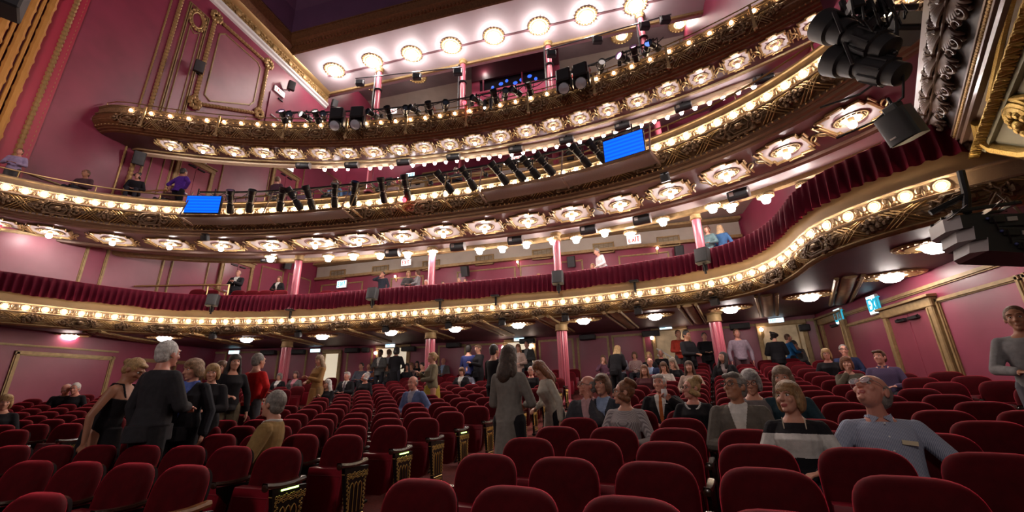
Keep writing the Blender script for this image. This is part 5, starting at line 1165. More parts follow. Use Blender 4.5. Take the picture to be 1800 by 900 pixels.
# things held by people
def held(name, info, k, label, cat, off=(0, 0, .0)):
    t_ = info['t']; w_ = Matrix.Translation(t_.location) @ Matrix.Rotation(t_.rotation_euler.z, 4, 'Z') @ (info['wr'][k] + (info['wr'][k] - info['elb'][k]).normalized() * .09)
    return w_ + V(off)
YEL = mat('yellow programme cover', (.55, .4, .02), .5)
def programme(info, k, label, s=1):
    p = held('', info, k, '', ''); m = MB(); m.box((0, 0, .05), (.15 * s, .012, .22 * s), Matrix.Rotation(info['t'].rotation_euler.z, 4, 'Z') @ Matrix.Rotation(.3, 4, 'X')); m.v = [(a + p.x, b + p.y, c + p.z) for a, b, c in m.v]
    tag(m.build('programme', YEL, None, 0), label, 'programme')
programme(g1, 0, 'yellow programme in the hand of the man in the grey blazer')
programme(rd, 0, 'yellow programme read by the woman in the mauve top')
programme(ph, 0, 'yellow programme held up by the man in light blue')
programme(yp1, 0, 'yellow programme on the lap of the man in the pale shirt')
p = held('', tie_m, 1, '', ''); m = MB(); m.lathe([(.03, -.1), (.03, -.095), (.004, -.09), (.004, -.02), (.03, .0), (.042, .03), (.04, .06), (.034, .09), (.031, .09), (.036, .06), (.038, .03), (.02, .004)], 16, Matrix.Translation(p))
tag(m.build('wine_glass', mat('clear glass', (.8, .8, .82), .05, spec=.9), None), 'stemmed glass in the raised hand of the man with the orange tie', 'glass')
# ---------------------------------------------------------------- doors, signs, vents, sconces
def wall_frame(p, n): n = V(n).normalized(); x = V((0, 0, 1)).cross(n).normalized(); m = Matrix((x, n, (0, 0, 1))).transposed().to_4x4(); m.translation = V(p); return m   # x along the wall, y out of it, z up
DN = [0]
def door(p, n, w, h, label, leaves=2, frame_=True, bar=True, m_=DOORM):
    DN[0] += 1; t = thing('door_%d' % DN[0], label, None, p, 0, None, 'structure'); mx = wall_frame((0, 0, 0), n)
    for k in range(leaves):
        lw = w / leaves; x = -w / 2 + lw * (k + .5); m = MB(); m.rbox((x, .04, h / 2), (lw - .012, .05, h), .008, mx); lf = m.build('door_leaf', m_, t, world=False)
        m = MB(); m.rbox((x + (lw * .18 if k == 0 else -lw * .18), .1, h - .12), (.32, .07, .07), .01, mx); m.tube([mx @ V((x, .13, h - .1)), mx @ V((x + .2, .2, h - .1))], .012, 5); m.build('door_closer', BLACK, lf, world=False)
        if bar: m = MB(); m.rbox((x, .11, h * .42), (lw * .55, .05, .07), .01, mx); m.build('push_bar', SILVER, lf, world=False)
    if frame_:
        m = MB()
        for sx in (-1, 1): m.rbox((sx * (w / 2 + .09), .05, h / 2 + .05), (.18, .12, h + .1), .02, mx); m.rbox((sx * (w / 2 + .03), .08, h / 2), (.05, .1, h), .01, mx)
        m.rbox((0, .05, h + .1), (w + .4, .14, .2), .02, mx); m.rbox((0, .08, h + .22), (w + .48, .2, .06), .01, mx); m.build('door_frame', GILTD, t, world=False)
    return t
door(V((WL, 12.1, 8.75)), LX, 1.3, 2.5, 'double plum doors in a gilt frame behind the man in purple')
door(V((WL, 16.9, 10.9)), LX, 1.5, 2.5, 'double plum doors in a gilt frame behind the plaid shirt')
door(V((WL, 15.45, 15.2)), LX, 1.0, 2.4, 'single plum door high in the gallery side wall', 1, False)
door(V((WL, 15.0, 5.15)), LX, 1.4, 2.45, 'pale plum double doors beside the lower balcony seats')
door(V((WR, 10.75, .55)), RX, 1.35, 2.35, 'dark red double doors in a thick gilt frame on the right wall')
door(V((WR, 14.1, .9)), RX, 1.1, 2.3, 'dark red door in the far right corner', 1)
# gilt-framed openings in the curved back wall with glowing panels standing in for a lit lobby
def opening(px, z0, z1, w, label, back, lampc=None, stair=False):
    p, th = bpt(px, z1); n = -(polar(1, th) - V((HX, HY, 0))).normalized(); DN[0] += 1
    t = thing('door_%d' % DN[0], label, None, (p.x, p.y, z0), 0, None, 'structure'); mx = wall_frame((0, 0, 0), n); h = z1 - z0
    m = MB(); m.add([(-w / 2, .03, 0), (w / 2, .03, 0), (w / 2, .03, h), (-w / 2, .03, h)], [(0, 1, 2, 3)], 0, mx); m.build('lobby_glow', back, t, 0, world=False)
    m = MB()
    for sx in (-1, 1): m.rbox((sx * (w / 2 + .06), .06, h / 2), (.14, .12, h), .02, mx)
    m.rbox((0, .06, h + .07), (w + .28, .14, .14), .02, mx); m.build('door_frame', GILTD, t, world=False); return t, mx, w, h
LOBBY = mat('glowing lobby plaster', (.8, .72, .6), .6, emit=(1, .85, .62), estr=.55)  # plaster emits in place of light from the lobby
TILEM = mat('faintly glowing lobby plaster', (.35, .26, .16), .6, emit=(1, .7, .4), estr=.12, noise=.4, nscale=4)  # weak emission in place of dim lobby light
opening(692, 1.4, 3.45, 1.3, 'brightly lit doorway in the back wall, left of centre', LOBBY)
opening(915, 1.4, 3.45, 1.1, 'brightly lit doorway in the back wall behind the grey cardigan', LOBBY)
opening(1372, 1.3, 3.35, 1.15, 'dim lobby doorway in the back wall at the right', TILEM)
t, mx, w, h = opening(1176, 1.4, 3.5, 1.0, 'doorway with a white staircase in the back wall', TILEM)
m = MB()
for o in (0, .22): m.tube([mx @ V((.5 - o * .0, .16, .55 + o)), mx @ V((-.5, .16, 1.25 + o))], .035, 6)
for k in range(9): x = .45 - k * .11; m.tube([mx @ V((x, .14, .45 + k * .075)), mx @ V((x, .14, .85 + k * .075))], .012, 5)
m.build('stair_balustrade', WHITE, t, world=False)
opening(585, 1.4, 3.3, .6, 'narrow mirrored doorway in the back wall beside the left fluted column', LOBBY)
GL = {'E': [((0, 0), (0, 1)), ((0, 1), (.6, 1)), ((0, .5), (.5, .5)), ((0, 0), (.6, 0))], 'X': [((0, 0), (.65, 1)), ((0, 1), (.65, 0))], 'I': [((.15, 0), (.15, 1))], 'T': [((.35, 0), (.35, 1)), ((0, 1), (.7, 1))]}
def exit_sign(p, n, label, w=.42, h=.24, cool=False):
    t = thing('exit_sign', label, 'exit sign', p, 0, 'lit exit signs'); mx = wall_frame((0, 0, 0), n); mx.translation = V(n).normalized() * .04 if False else (0, 0, 0)
    m = MB(); m.rbox((0, .05, 0), (w + .05, .08, h + .05), .015, mx); m.build('housing', WHITE, t, world=False)
    m = MB(); m.add([(-w / 2, .094, -h / 2), (w / 2, .094, -h / 2), (w / 2, .094, h / 2), (-w / 2, .094, h / 2)], [(0, 1, 2, 3)], 0, mx); m.build('lit_panel', EXITB if cool else EXITW, t, 0, world=False)
    m = MB(); u = h * .62; X = -w * .38
    for ch in 'EXIT':
        for a, b in GL[ch]: m.tube([mx @ V((X + a[0] * u * .7, .1, -u / 2 + a[1] * u)), mx @ V((X + b[0] * u * .7, .1, -u / 2 + b[1] * u))], h * .06, 4)
        X += u * (.28 if ch == 'I' else .58)
    m.build('exit_lettering', EXITR if not cool else mat('sign teal letters', (.02, .3, .4), .4, emit=(.02, .4, .6), estr=.8), t, world=False); return t
exit_sign(V((WL, 12.15, 11.75)), LX, 'lit red and white exit sign above the doors behind the man in purple', .62, .3)
exit_sign(V((WL, 17.0, 13.95)), LX, 'lit exit sign above the doors behind the plaid shirt', .62, .3)
exit_sign(V((WL, 15.5, 17.95)), LX, 'lit exit sign over the single gallery door', .7, .32)
exit_sign(V((WL, 14.1, 7.95)), LX, 'lit exit sign over the pale lower balcony doors', .7, .34, True)
def on_y(px, py, Y): return at_y(px, py, Y)
BX = (0, -1, 0)
exit_sign(on_y(602, 500, YB1 - .1), BX, 'cool white exit sign at the left corner of the lower balcony', .6, .4, True)
exit_sign(on_y(715, 462, YB1 - .7), BX, 'exit sign above the man in the dark sweater', .55, .34)
exit_sign(on_y(1114, 422, YB1 - 1.2), BX, 'exit sign above the wall sconce at the right of the lower balcony', .6, .4)
exit_sign(on_y(722, 310, YB2 - .3), BX, 'exit sign on the left of the middle balcony rear wall', .6, .4, True)
exit_sign(on_y(909, 281, YB2 - .3), BX, 'exit sign over the middle balcony rear door', .65, .4)
exit_sign(on_y(691, 197, YB3 - 1.6), BX, 'exit sign at the left of the gallery rear', .7, .45)
exit_sign(on_y(1013, 135, YB3 - 1.6), BX, 'exit sign right of the booth in the gallery', .7, .5)
def back_n(px): p, th = bpt(px, 3.3); n = -(polar(1, th) - V((HX, HY, 0))).normalized(); return p, n
for px, z, lb in ((311, 3.42, 'beside the white-haired man in the suit'), (413, 3.45, 'behind the long-haired woman in black'), (556, 3.45, 'above the narrow mirrored doorway'), (687, 3.56, 'over the lit doorway left of centre'), (914, 3.57, 'over the lit doorway behind the grey cardigan'), (1173, 3.62, 'over the staircase doorway'), (1367, 3.52, 'over the dim doorway at the right')):
    p, n = back_n(px); p.z = z; exit_sign(p + n * .05, n, 'cool-lit exit sign %s' % lb, .42, .13, True)
exit_sign(V((WR, 13.6, 3.3)), RX, 'cool-lit exit sign by the far right corner door', .35, .4, True)
exit_sign(V((WR, 11.85, 3.3)), RX, 'cool-lit exit sign beside the thick gilt door frame on the right', .35, .42, True)
def vent(p, n, w, h, label, grp=None):
    t = thing('air_vent', label, 'vent', p, 0, grp); mx = wall_frame((0, 0, 0), n); m = MB()
    for a in (-1, 1): m.rbox((a * w / 2, .04, 0), (.07, .08, h + .07), .01, mx); m.rbox((0, .04, a * h / 2), (w + .07, .08, .07), .01, mx)
    m.build('vent_frame', GILTD, t, world=False); m = MB()
    for k in range(9): m.box((0, .03, -h / 2 + h * (k + .5) / 9), (w, .03, h / 22), mx)
    for k in range(3): m.box((-w / 4 + w * k / 4, .035, 0), (.02, .03, h), mx)
    m.build('vent_grille', mat('vent bronze', (.2, .14, .06), .5, metal=.5), t, world=False)
for k, px in enumerate((594, 669, 758, 852, 953, 1061, 1175)):
    y = np.interp(px, [594, 1175], [483, 425]); vent(on_y(px, float(y), YB1 - .06), BX, .98, .5, 'gilt air vent high on the lower balcony rear wall, %s from the left' % ORD[k + 1], 'gilt vents of the lower balcony')
for k, (px, py) in enumerate(((631, 327), (757, 308), (1065, 258))): vent(on_y(px, py, YB2 - .06), BX, 1.15, .4, 'bronze vent on the rose middle balcony rear wall, %s from the left' % ORD[k + 1], 'bronze vents of the middle balcony')
def sconce(p, n, label):
    t = thing('wall_sconce', label, 'wall lamp', p, 0, 'wall sconces'); mx = wall_frame((0, 0, 0), n); m = MB(); m.lathe([(.02, -.22), (.06, -.1), (.05, .1), (.02, .2)], 10, mx @ Matrix.Translation((0, .02, 0))); m.tube([mx @ V((0, .03, -.05)), mx @ V((0, .14, -.08)), mx @ V((0, .17, 0))], .015, 6); m.build('bracket', BRASS, t, world=False)
    MB().ball(mx @ V((0, .17, .06)), .06, 10, 7).build('bulb', MATS.get('sconce glow') or mat('sconce glow', (1, .9, .8), .4, emit=(1, .75, .62), estr=28), t, world=False)
for px, py, lb in ((697, 489, 'behind the pale grey pair on the lower balcony'), (911, 464, 'at the centre of the lower balcony rear wall'), (1155, 440, 'at the right of the lower balcony rear wall')): sconce(on_y(px, py, YB1 - .02), BX, 'lit wall sconce %s' % lb)
for px, py, lb in ((888, 292, 'left of the middle balcony rear door'), (931, 284, 'right of the middle balcony rear door'), (702, 317, 'at the left of the middle balcony rear wall')): sconce(on_y(px, py, YB2 - .02), BX, 'lit wall sconce %s' % lb)
for px, lb in ((663, 'left of the lit doorway in the stalls'), (886, 'left of the doorway behind the grey cardigan'), (937, 'right of the doorway behind the grey cardigan'), (1147, 'left of the staircase doorway'), (1205, 'beside the right fluted column'), (1338, 'left of the dim doorway')):
    p, n = back_n(px); p.z = 3.2; sconce(p + n * .02, n, 'lit wall sconce %s' % lb)
# rear door of the middle balcony
door(on_y(909, 300, YB2 - .05) - V((0, 0, 2.2)), BX, 2.0, 2.5, 'white-lit double door in the middle balcony rear wall', 2, True, False, WHITE)
door(on_y(728, 345, YB2 - .05) - V((0, 0, 2.0)), BX, 1.5, 2.9, 'grey door in the middle balcony rear wall at the left', 1, True, False, GREY)
# ---------------------------------------------------------------- loudspeakers
def box_speaker(p, facing, size, label, grp=None, kind='wall_mounted_speaker', tilt=.35, bracket='wall'):
    """cabinet with a curved grille; facing is a horizontal direction"""
    f = V(facing).normalized(); rz = math.atan2(f.x, -f.y); t = thing(kind, label, 'loudspeaker', p, rz, grp); w, d, h = size; R_ = Matrix.Rotation(tilt, 4, 'X')
    m = MB(); m.prism([(-w / 2, d / 2), (w / 2, d / 2), (w / 2, -d * .25), (w * .42, -d * .42), (-w * .42, -d * .42), (-w / 2, -d * .25)], -h / 2, h / 2, R_); m.build('cabinet', BLACKM, t, .4, world=False)
    m = MB(); n = 9; m.grid([[(w * .46 * math.sin(a), -d * .4 - d * .1 * math.cos(a), z) for a in np.linspace(-1.3, 1.3, n)] for z in (-h * .46, h * .46)], R_); m.build('grille', DGREY, t, world=False)
    m = MB()
    if bracket == 'wall': m.tube([(0, d * .4, 0), (0, d * .9, .02), (0, d * 1.4, .02)], .03, 6); m.rbox((0, d * 1.4, .02), (.16, .03, .2), .01)
    elif bracket == 'post': m.tube([(0, 0, -h * .4), (0, d * .2, -h * .75), (0, d * .25, -h * 1.2)], .03, 6); m.rbox((0, d * .25, -h * .8), (.12, .06, .16), .01)
    else: m.tube([(0, 0, h * .4), (0, 0, h * .75)], .025, 6); m.rbox((0, 0, h * .75), (.2, .12, .03), .01)
    m.build('bracket', BLACK, t, world=False); return t
for (y, z), lb in (((10.95, 15.55), 'beside the big gilt panel'), ((15.9, 18.6), 'above the single gallery door'), ((19.5, 20.1), 'under the end of the white frieze'), ((9.75, 10.2), 'under the left end of the top balcony'), ((13.2, 12.4), 'beside the doors of the man in purple'), ((17.6, 8.3), 'above the lower balcony seats at the left')):
    box_speaker(V((WL + .42, y, z)), (1, -.6, 0), (.36, .34, .5), 'black loudspeaker on the left wall %s' % lb, 'wall loudspeakers')
for (px, py, Y), lb in (((817, 477, YB1 - .4), 'behind the seated trio'), ((1004, 460, YB1 - .4), 'left of the bending man'), ((1194, 442, YB1 - .4), 'beside the right lower balcony column'), ((812, 301, YB2 - .4), 'beside the dark figure in the middle balcony'), ((1002, 273, YB2 - .4), 'right of the middle balcony rear door'), ((685, 320, YB2 - .4), 'near the left rear door of the middle balcony')):
    box_speaker(on_y(px, py, Y), (0, -1, 0), (.4, .34, .55), 'black loudspeaker on the rear wall %s' % lb, 'rear wall loudspeakers')
for k, (px, py) in enumerate(((378, 533), (670, 526), (988, 500), (1243, 457))):
    p = at_z(px, py, Z1 + .62); q = C1.near(p); P, T, N = C1.at(q, .42, Z1 + .68); box_speaker(P, N, (.34, .24, .4), 'black speaker on a post in front of the crimson drape, %s from the left' % ORD[k + 1], 'speakers on the crimson drape', tilt=-.15, bracket='post')
for k, px in enumerate((521, 780, 877, 1120)):
    y = np.interp(px, [521, 780, 877, 1120], [552, 535, 528, 503]); p = at_z(px, float(y), Z1 + .3); q = C1.near(p); P, T, N = C1.at(q, 0, Z1 + .3); t = thing('drape_bracket', 'small black bracket under the crimson drape, %s from the left' % ORD[k + 1], 'bracket', P, math.atan2(N.x, -N.y), 'brackets on the cream parapet')
    m = MB(); m.rbox((0, -.05, -.1), (.06, .08, .3), .01); m.rbox((0, -.12, .06), (.26, .2, .05), .01); m.build('plate', BLACK, t, world=False)
for k, (px, py) in enumerate(((370, 590), (519, 587), (667, 577), (780, 570), (875, 563), (991, 557), (1119, 545), (1249, 529), (345, 410), (1160, 302))):
    low = k < 8; cv, z = (C1, Z1 - .52) if low else (C2, Z2 - .95); p = at_z(px, py, z); q = cv.near(p); P, T, N = cv.at(q, .12, z)
    box_speaker(P, N, (.2, .16, .17), 'tiny black speaker hung below the %s, %s from the left' % (('lower balcony front', ORD[k + 1]) if low else ('middle balcony front', ('first', 'second')[k - 8])), 'tiny speakers below the fronts', tilt=.3, bracket='hang')
def horn(P, T, N, L, r, label, grp):
    t = thing('ring_speaker', label, 'loudspeaker', P, math.atan2(N.x, -N.y), grp); m = MB(); mx = Matrix.Rotation(PI / 2, 4, 'Y')
    m.rbox((0, 0, 0), (L, r * 1.5, r * 1.6), .05); m.tube([(-L / 2, 0, 0), (L / 2, 0, 0)], r * .88, 12); m.build('cabinet', BLACKM, t, world=False)
    m = MB(); m.tube([(L / 2, 0, 0), (L / 2 + .02, 0, 0)], r * .92, 14); m.build('end_cap', SILVER, t, world=False); m = MB(); m.rbox((-L * .28, -r * .86, 0), (L * .22, .02, r * .7), .005); m.build('label_plate', SILVER, t, world=False)
    m = MB(); m.tube([(0, 0, r * .6), (0, 0, r * 1.5)], .03, 6); m.build('hanger', BLACK, t, world=False)
for k, (px, py) in enumerate(((453, 447), (687, 442), (805, 434), (906, 423), (1035, 407), (1130, 387), (1304, 348))):
    p = at_z(px, py, ZS2 - .1); q = C2.near(p); P, T, N = C2.at(q, -2.35 if k else -2.5, ZS2 - .1); horn(P, T, N, .5, .17 if k else .08, 'black speaker hung behind the middle balcony soffit, %s from the left' % ORD[k + 1], 'speakers behind the middle balcony soffit')
for k, (px, py) in enumerate(((535, 291), (620, 290), (711, 285), (798, 276), (905, 258), (994, 241), (1092, 215), (1199, 182), (1340, 140))):
    p = at_z(px, py, ZS3 - .1); q = CB.near(p); P, T, N = CB.at(q, .2, ZS3 - .16); horn(P, T, N, .52, .15, 'black speaker under the inner edge of the top balcony, %s from the left' % ORD[k + 1], 'speakers under the top balcony')
for k, (px, z) in enumerate(((475, 3.4), (527, 3.4), (622, 3.4), (645, 3.4), (721, 3.38), (800, 3.46), (929, 3.46), (1035, 3.46), (1146, 3.42), (1302, 3.42), (1412, 3.2))):
    p, n = back_n(px); p.z = z; t = thing('surround_speaker', 'long black speaker high on the stalls back wall, %s from the left' % ORD[k + 1], 'loudspeaker', p, 0, 'speakers on the stalls back wall'); mx = wall_frame((0, 0, 0), n); m = MB(); m.rbox((0, .2, 0), (.62 if k not in (3, 10) else .3, .24, .2), .02, mx); m.build('cabinet', BLACKM, t, world=False); m = MB(); m.rbox((0, .325, 0), (.56 if k not in (3, 10) else .25, .02, .15), .005, mx); m.build('grille', DGREY, t, world=False)
# ---------------------------------------------------------------- stage lanterns
def profile_lamp(P, d, L, r, label, grp, lens=None, N=None):
    """ellipsoidal spotlight: stepped tube, hood, lens, rear cap, yoke and clamp; d is where it points"""
    t = thing('spotlight', label, 'stage light', P, 0, grp); d = V(d).normalized(); up = V((0, 0, 1)); x = d.cross(up).normalized(); mx = Matrix((x, x.cross(d).normalized() * -1, d)).transposed().to_4x4(); k = L
    m = MB(); m.lathe([(r * .5, -k * .5), (r * .85, -k * .48), (r * .95, -k * .3), (r * .95, -k * .12), (r * .7, -k * .1), (r * .7, k * .06), (r * .82, k * .08), (r * .82, k * .3), (r * 1.0, k * .33), (r * 1.05, k * .5), (r * .95, k * .5), (r * .9, k * .36)], 14, mx)
    for a in range(6): m.box((r * .9 * math.cos(a), r * .9 * math.sin(a), -k * .3), (r * .12, r * .12, k * .3), mx)
    m.build('lamp_body', BLACK, t, world=False)
    m = MB(); m.lathe([(r * .9, k * .38), (r * .5, k * .41), (0, k * .42)], 14, mx); m.build('lens', lens or mat('dark lens', (.03, .04, .06), .05, spec=.9), t, world=False)
    m = MB(); m.torus(r * .74, r * .09, 14, 5, mx @ Matrix.Translation((0, 0, -k * .02))); m.build('silver_band', SILVER, t, world=False)
    m = MB(); m.tube([mx @ V((r * 1.15, 0, 0)), mx @ V((r * 1.2, 0, 0)) + V((0, 0, r * 1.6)), mx @ V((-r * 1.2, 0, 0)) + V((0, 0, r * 1.6)), mx @ V((-r * 1.15, 0, 0))], r * .14, 5); m.tube([V((0, 0, r * 1.5)), V((0, 0, r * 2.3))], r * .3, 6); m.build('yoke', BLACK, t, world=False); return t
LW = mat('lit lens warm', (1, .9, .8), .3, emit=(1, .8, .7), estr=6); LPK = mat('lit lens pink', (1, .6, .8), .3, emit=(1, .45, .8), estr=5); LOR = mat('orange gel', (.6, .2, .1), .3, emit=(.9, .35, .2), estr=.7); LBU = mat('blue gel', (.1, .2, .7), .3, emit=(.15, .3, 1), estr=1.2); LSI = mat('frosted lens', (.5, .45, .42), .3, emit=(.8, .7, .65), estr=.5)
# lighting pipe and tray in front of the middle balcony
def pipe(cv, n, z, a, b, r, name, label):
    t = thing(name, label, 'lighting pipe', cv.at((a + b) / 2, n, z)[0]); m = MB(); m.tube([tuple(cv.at(q, n, z)[0]) for q in np.arange(a, b, .5)], r, 8); m.build('pipe', BLACK, t)
    q = a + .3
    while q < b: m = MB(); m.tube([cv.at(q, n, z)[0], cv.at(q, .02, z - .02)[0]], r * .8, 6); m.rbox(tuple(cv.at(q, .03, z - .02)[0]), (.12, .12, .12), .01); m.build('pipe_bracket', BLACK, t); q += 1.8
    m = MB(); q = a
    while q < b - .4: m.tube([cv.at(q + w * .1, n + .04, z - .06 - .12 * math.sin(w * PI / 8) * (1 + .5 * math.sin(q * 9)))[0] for w in range(9)], .014, 5); q += .8
    m.build('power_cable', BLACKM, t); return t
s2a, s2b = C2.near(at_z(362, 372, Z2)), C2.near(at_z(1158, 262, Z2)); pipe(C2, .5, Z2 + .46, s2a, s2b, .035, 'lighting_pipe', 'black lighting pipe in front of the middle balcony with spotlights clamped on')
s3a, s3b = C3.near(at_z(492, 222, Z3)), C3.near(at_z(1178, 93, Z3)); pipe(C3, .4, Z3 + .34, s3a, s3b, .03, 'lighting_pipe', 'thin black lighting pipe along the top balcony front')
TR = mat('mauve mesh tray', (.2, .13, .13), .55, noise=.15, nscale=30); 
for a, b, lb in ((348, 632, 'left of centre, below the blue screen and five spotlights'), (632, 800, 'at the centre, in the shade of the middle balcony'), (852, 1162, 'right of centre, ending under the right blue screen')):
    qa, qb = C2.near(at_z(a, 372 if a < 400 else 350 if a < 850 else 325, Z2)), C2.near(at_z(b, 361 if b < 700 else 341 if b < 900 else 262, Z2)); t = thing('mesh_tray', 'mauve mesh tray under the spotlights %s' % lb, 'equipment tray', C2.at((qa + qb) / 2, .5, Z2 - .6)[0])
    if a != 632:
        C2.sweep(m := MB(), [(.2, -.5), (.2, -.53), (.85, -.53), (.85, -.5)], Z2, 0, qa, qb); m.build('tray_floor', TR, t, .3)
        m = MB(); C2.sweep(m, [(.83, -.56), (.88, -.56), (.88, -.48), (.83, -.48), (.83, -.56)], Z2, 0, qa, qb); m.build('tray_edge', BROWN, t, .3)
    n = 3
    for k in range(n):
        m = MB(); q = qa + (qb - qa) * k / (n - 1); q = min(max(q, qa + .03), qb - .03); m.tube([C2.at(q, .86, Z2 - .52)[0], C2.at(q, .16, Z2 - .54)[0]], .035, 4); m.tube([C2.at(q, .84, Z2 - .5)[0], C2.at(q, .5, Z2 + .45)[0]], .022, 4)
        m.build('tray_strut', GILTD if a == 632 else mat('tray strut paint', (.24, .15, .12), .5), t)
G2 = [(428, 372, -18, 8, LPK), (455, 365, -32, 10, LSI), (522, 372, -35, 8, LOR), (545, 371, 28, 8, LSI), (572, 370, 5, 5, LSI), (610, 362, -22, 8, LW), (641, 357, -28, 8, LBU), (694, 356, -6, 6, LOR), (725, 342, -4, 6, LSI), (800, 344, 40, 6, LOR), (836, 332, 30, 10, LBU), (892, 328, 40, 10, LPK), (920, 322, 45, 10, None), (945, 317, 40, 10, LSI), (972, 314, 42, 10, None), (1029, 290, 38, 10, LBU), (1060, 285, 38, 10, LSI)]
for k, (px, py, tilt, dn, ln) in enumerate(G2):
    p = at_z(px, py, Z2 + .1); q = C2.near(p); P, T, N = C2.at(q, .52, Z2 + .12); d = N * .75 + T * math.sin(math.radians(-tilt)) * 1.0 + V((0, 0, .95)); 
    profile_lamp(P, d, .78, .115, 'black spotlight clamped along the middle balcony, %s from the left' % ORD[k + 1], 'spotlights of the middle balcony', ln)
G3 = [(508, 220, LPK), (520, 222, None), (547, 220, LW), (565, 218, LW), (580, 223, None), (668, 222, None), (697, 222, None), (720, 208, None), (737, 208, None), (763, 205, None), (790, 200, None), (843, 188, None), (876, 183, None), (893, 178, None), (913, 176, None), (937, 170, LSI), (1062, 132, LSI), (1100, 115, LPK), (1120, 106, LPK), (1142, 100, LBU), (1155, 96, None)]
for k, (px, py, ln) in enumerate(G3):
    p = at_z(px, py, Z3 + .1); q = C3.near(p); P, T, N = C3.at(q, .42, Z3 + .12); side = math.sin(k * 2.1) * .5
    profile_lamp(P, N + T * side + V((0, 0, -.1 if k % 3 else .5)), .5, .12, 'black lantern on the top balcony pipe, %s from the left' % ORD[k + 1], 'lanterns of the top balcony', ln)
for k, (px, py) in enumerate(((604, 222), (640, 221), (999, 158), (1029, 150))):
    p = at_z(px, py, Z3); q = C3.near(p); P, T, N = C3.at(q, .5, Z3); t = thing('moving_head_light', 'large black moving light hanging on the top balcony, %s from the left' % ORD[k + 1], 'stage light', P, math.atan2(N.x, -N.y), 'moving lights of the top balcony')
    m = MB(); m.rbox((0, -.02, .1), (.5, .36, .5), .05); m.build('base', BLACK, t, world=False); m = MB(); [m.rbox((sx * .24, 0, -.24), (.07, .22, .4), .02) for sx in (-1, 1)]; m.build('yoke', BLACK, t, world=False)
    mx = Matrix.Translation((0, -.04, -.36)) @ Matrix.Rotation(PI / 2 + .75, 4, 'X') @ Matrix.Scale(.85, 4); m = MB(); m.lathe([(.14, -.25), (.19, -.1), (.2, .1), (.23, .16), (.23, .2)], 16, mx); m.build('head', BLACKM, t, world=False); m = MB(); m.lathe([(.21, .2), (.1, .23), (0, .24)], 12, mx); m.build('lens', mat('clear lens', (.55, .58, .66), .12, metal=.6), t, .2, world=False)
for px, py, lb in ((820, 191, 'the top balcony'), (735, 362, 'the middle balcony')):
    cv, z = (C3, Z3) if py < 250 else (C2, Z2); p = at_z(px, py, z); P, T, N = cv.at(cv.near(p), .45, z + (.1 if py < 250 else -.25)); t = thing('red_lamp', 'small glowing red lamp on the front of %s' % lb, 'indicator lamp', P); MB().ball((0, 0, 0), .07, 10, 7).build('bulb', MATS.get('red glow') or mat('red glow', (1, .05, .05), .4, emit=(1, .02, .03), estr=14), t, world=False); m = MB(); m.rbox((0, .05, .08), (.12, .1, .1), .02); m.tube([(0, .05, .1), (0, .1, .4)], .02, 5); m.build('housing', BLACK, t, world=False)
# blue monitors
def monitor(px, py, w, h, label):
    p = at_z(px, py, Z2 + .02); P, T, N = C2.at(C2.near(p), .62, Z2 - .02); t = thing('monitor', label, 'screen', P, math.atan2(N.x, -N.y), 'blue screens'); m = MB(); m.rbox((0, .03, 0), (w + .05, .09, h + .05), .015); m.build('casing', BLACKM, t, world=False); m = MB(); m.add([(-w / 2, -.02, -h / 2), (w / 2, -.02, -h / 2), (w / 2, -.02, h / 2), (-w / 2, -.02, h / 2)], [(0, 1, 2, 3)])
    b = MATS['blue screen']; m.build('screen', b, t, 0, world=False); m = MB(); [m.tube([(sx * w * .25, .04, h / 2), (sx * w * .25, .04, h / 2 + .28)], .02, 6) for sx in (-1, 1)]; m.build('hanger', BLACK, t, world=False)
b = MATS['blue screen']; nt = b.node_tree; tc = nt.nodes.new('ShaderNodeTexCoord'); wv = nt.nodes.new('ShaderNodeTexWave'); wv.bands_direction = 'Z'; wv.inputs['Scale'].default_value = 3; wv.inputs['Distortion'].default_value = .3; rr = nt.nodes.new('ShaderNodeValToRGB'); rr.color_ramp.elements[0].color = (0, .07, .75, 1); rr.color_ramp.elements[1].color = (.0, .13, 1, 1); nt.links.new(tc.outputs['Object'], wv.inputs['Vector']); nt.links.new(wv.outputs['Fac'], rr.inputs['Fac']); nt.links.new(rr.outputs['Color'], nt.nodes['Principled BSDF'].inputs['Emission Color'])
monitor(390, 380, 1.0, .56, 'flat blue screen at the left end of the middle balcony spotlights')
monitor(1112, 280, 1.0, .6, 'flat blue screen at the right end of the middle balcony spotlights')
# gallery pipe with floodlights between the columns
def gp(x, y): return at_y(x, y, 17.6)
for k, (a, b) in enumerate((((625, 138), (812, 118)), ((958, 88), (1180, 25)))):
    A, B = gp(*a), gp(*b); t = thing('gallery_pipe', 'thin grey pipe slung between gallery columns, %s' % ('left one' if k == 0 else 'right one'), 'pipe', (A + B) / 2); m = MB(); m.tube([A, B], .035, 8); m.build('pipe', mat('grey pipe', (.12, .12, .13), .4, metal=.5), t)
for k, (x, y) in enumerate(((633, 145), (733, 134), (805, 126), (969, 94), (1050, 70), (1133, 45), (1169, 34))):
    p = gp(x, y); t = thing('hanging_flood_light', 'square black floodlight under the gallery pipe, %s from the left' % ORD[k + 1], 'stage light', p, .25, 'floodlights in the gallery'); m = MB(); m.rbox((0, 0, -.05), (.5, .3, .36), .05); m.build('housing', BLACKM, t, world=False); m = MB(); m.rbox((0, -.16, -.05), (.42, .02, .28), .005); m.build('glass', mat('dark glass', (.03, .035, .04), .1), t, world=False); m = MB(); m.tube([(-.26, 0, 0), (-.26, 0, .22), (.26, 0, .22), (.26, 0, 0)], .02, 5); m.build('yoke', BLACK, t, world=False)
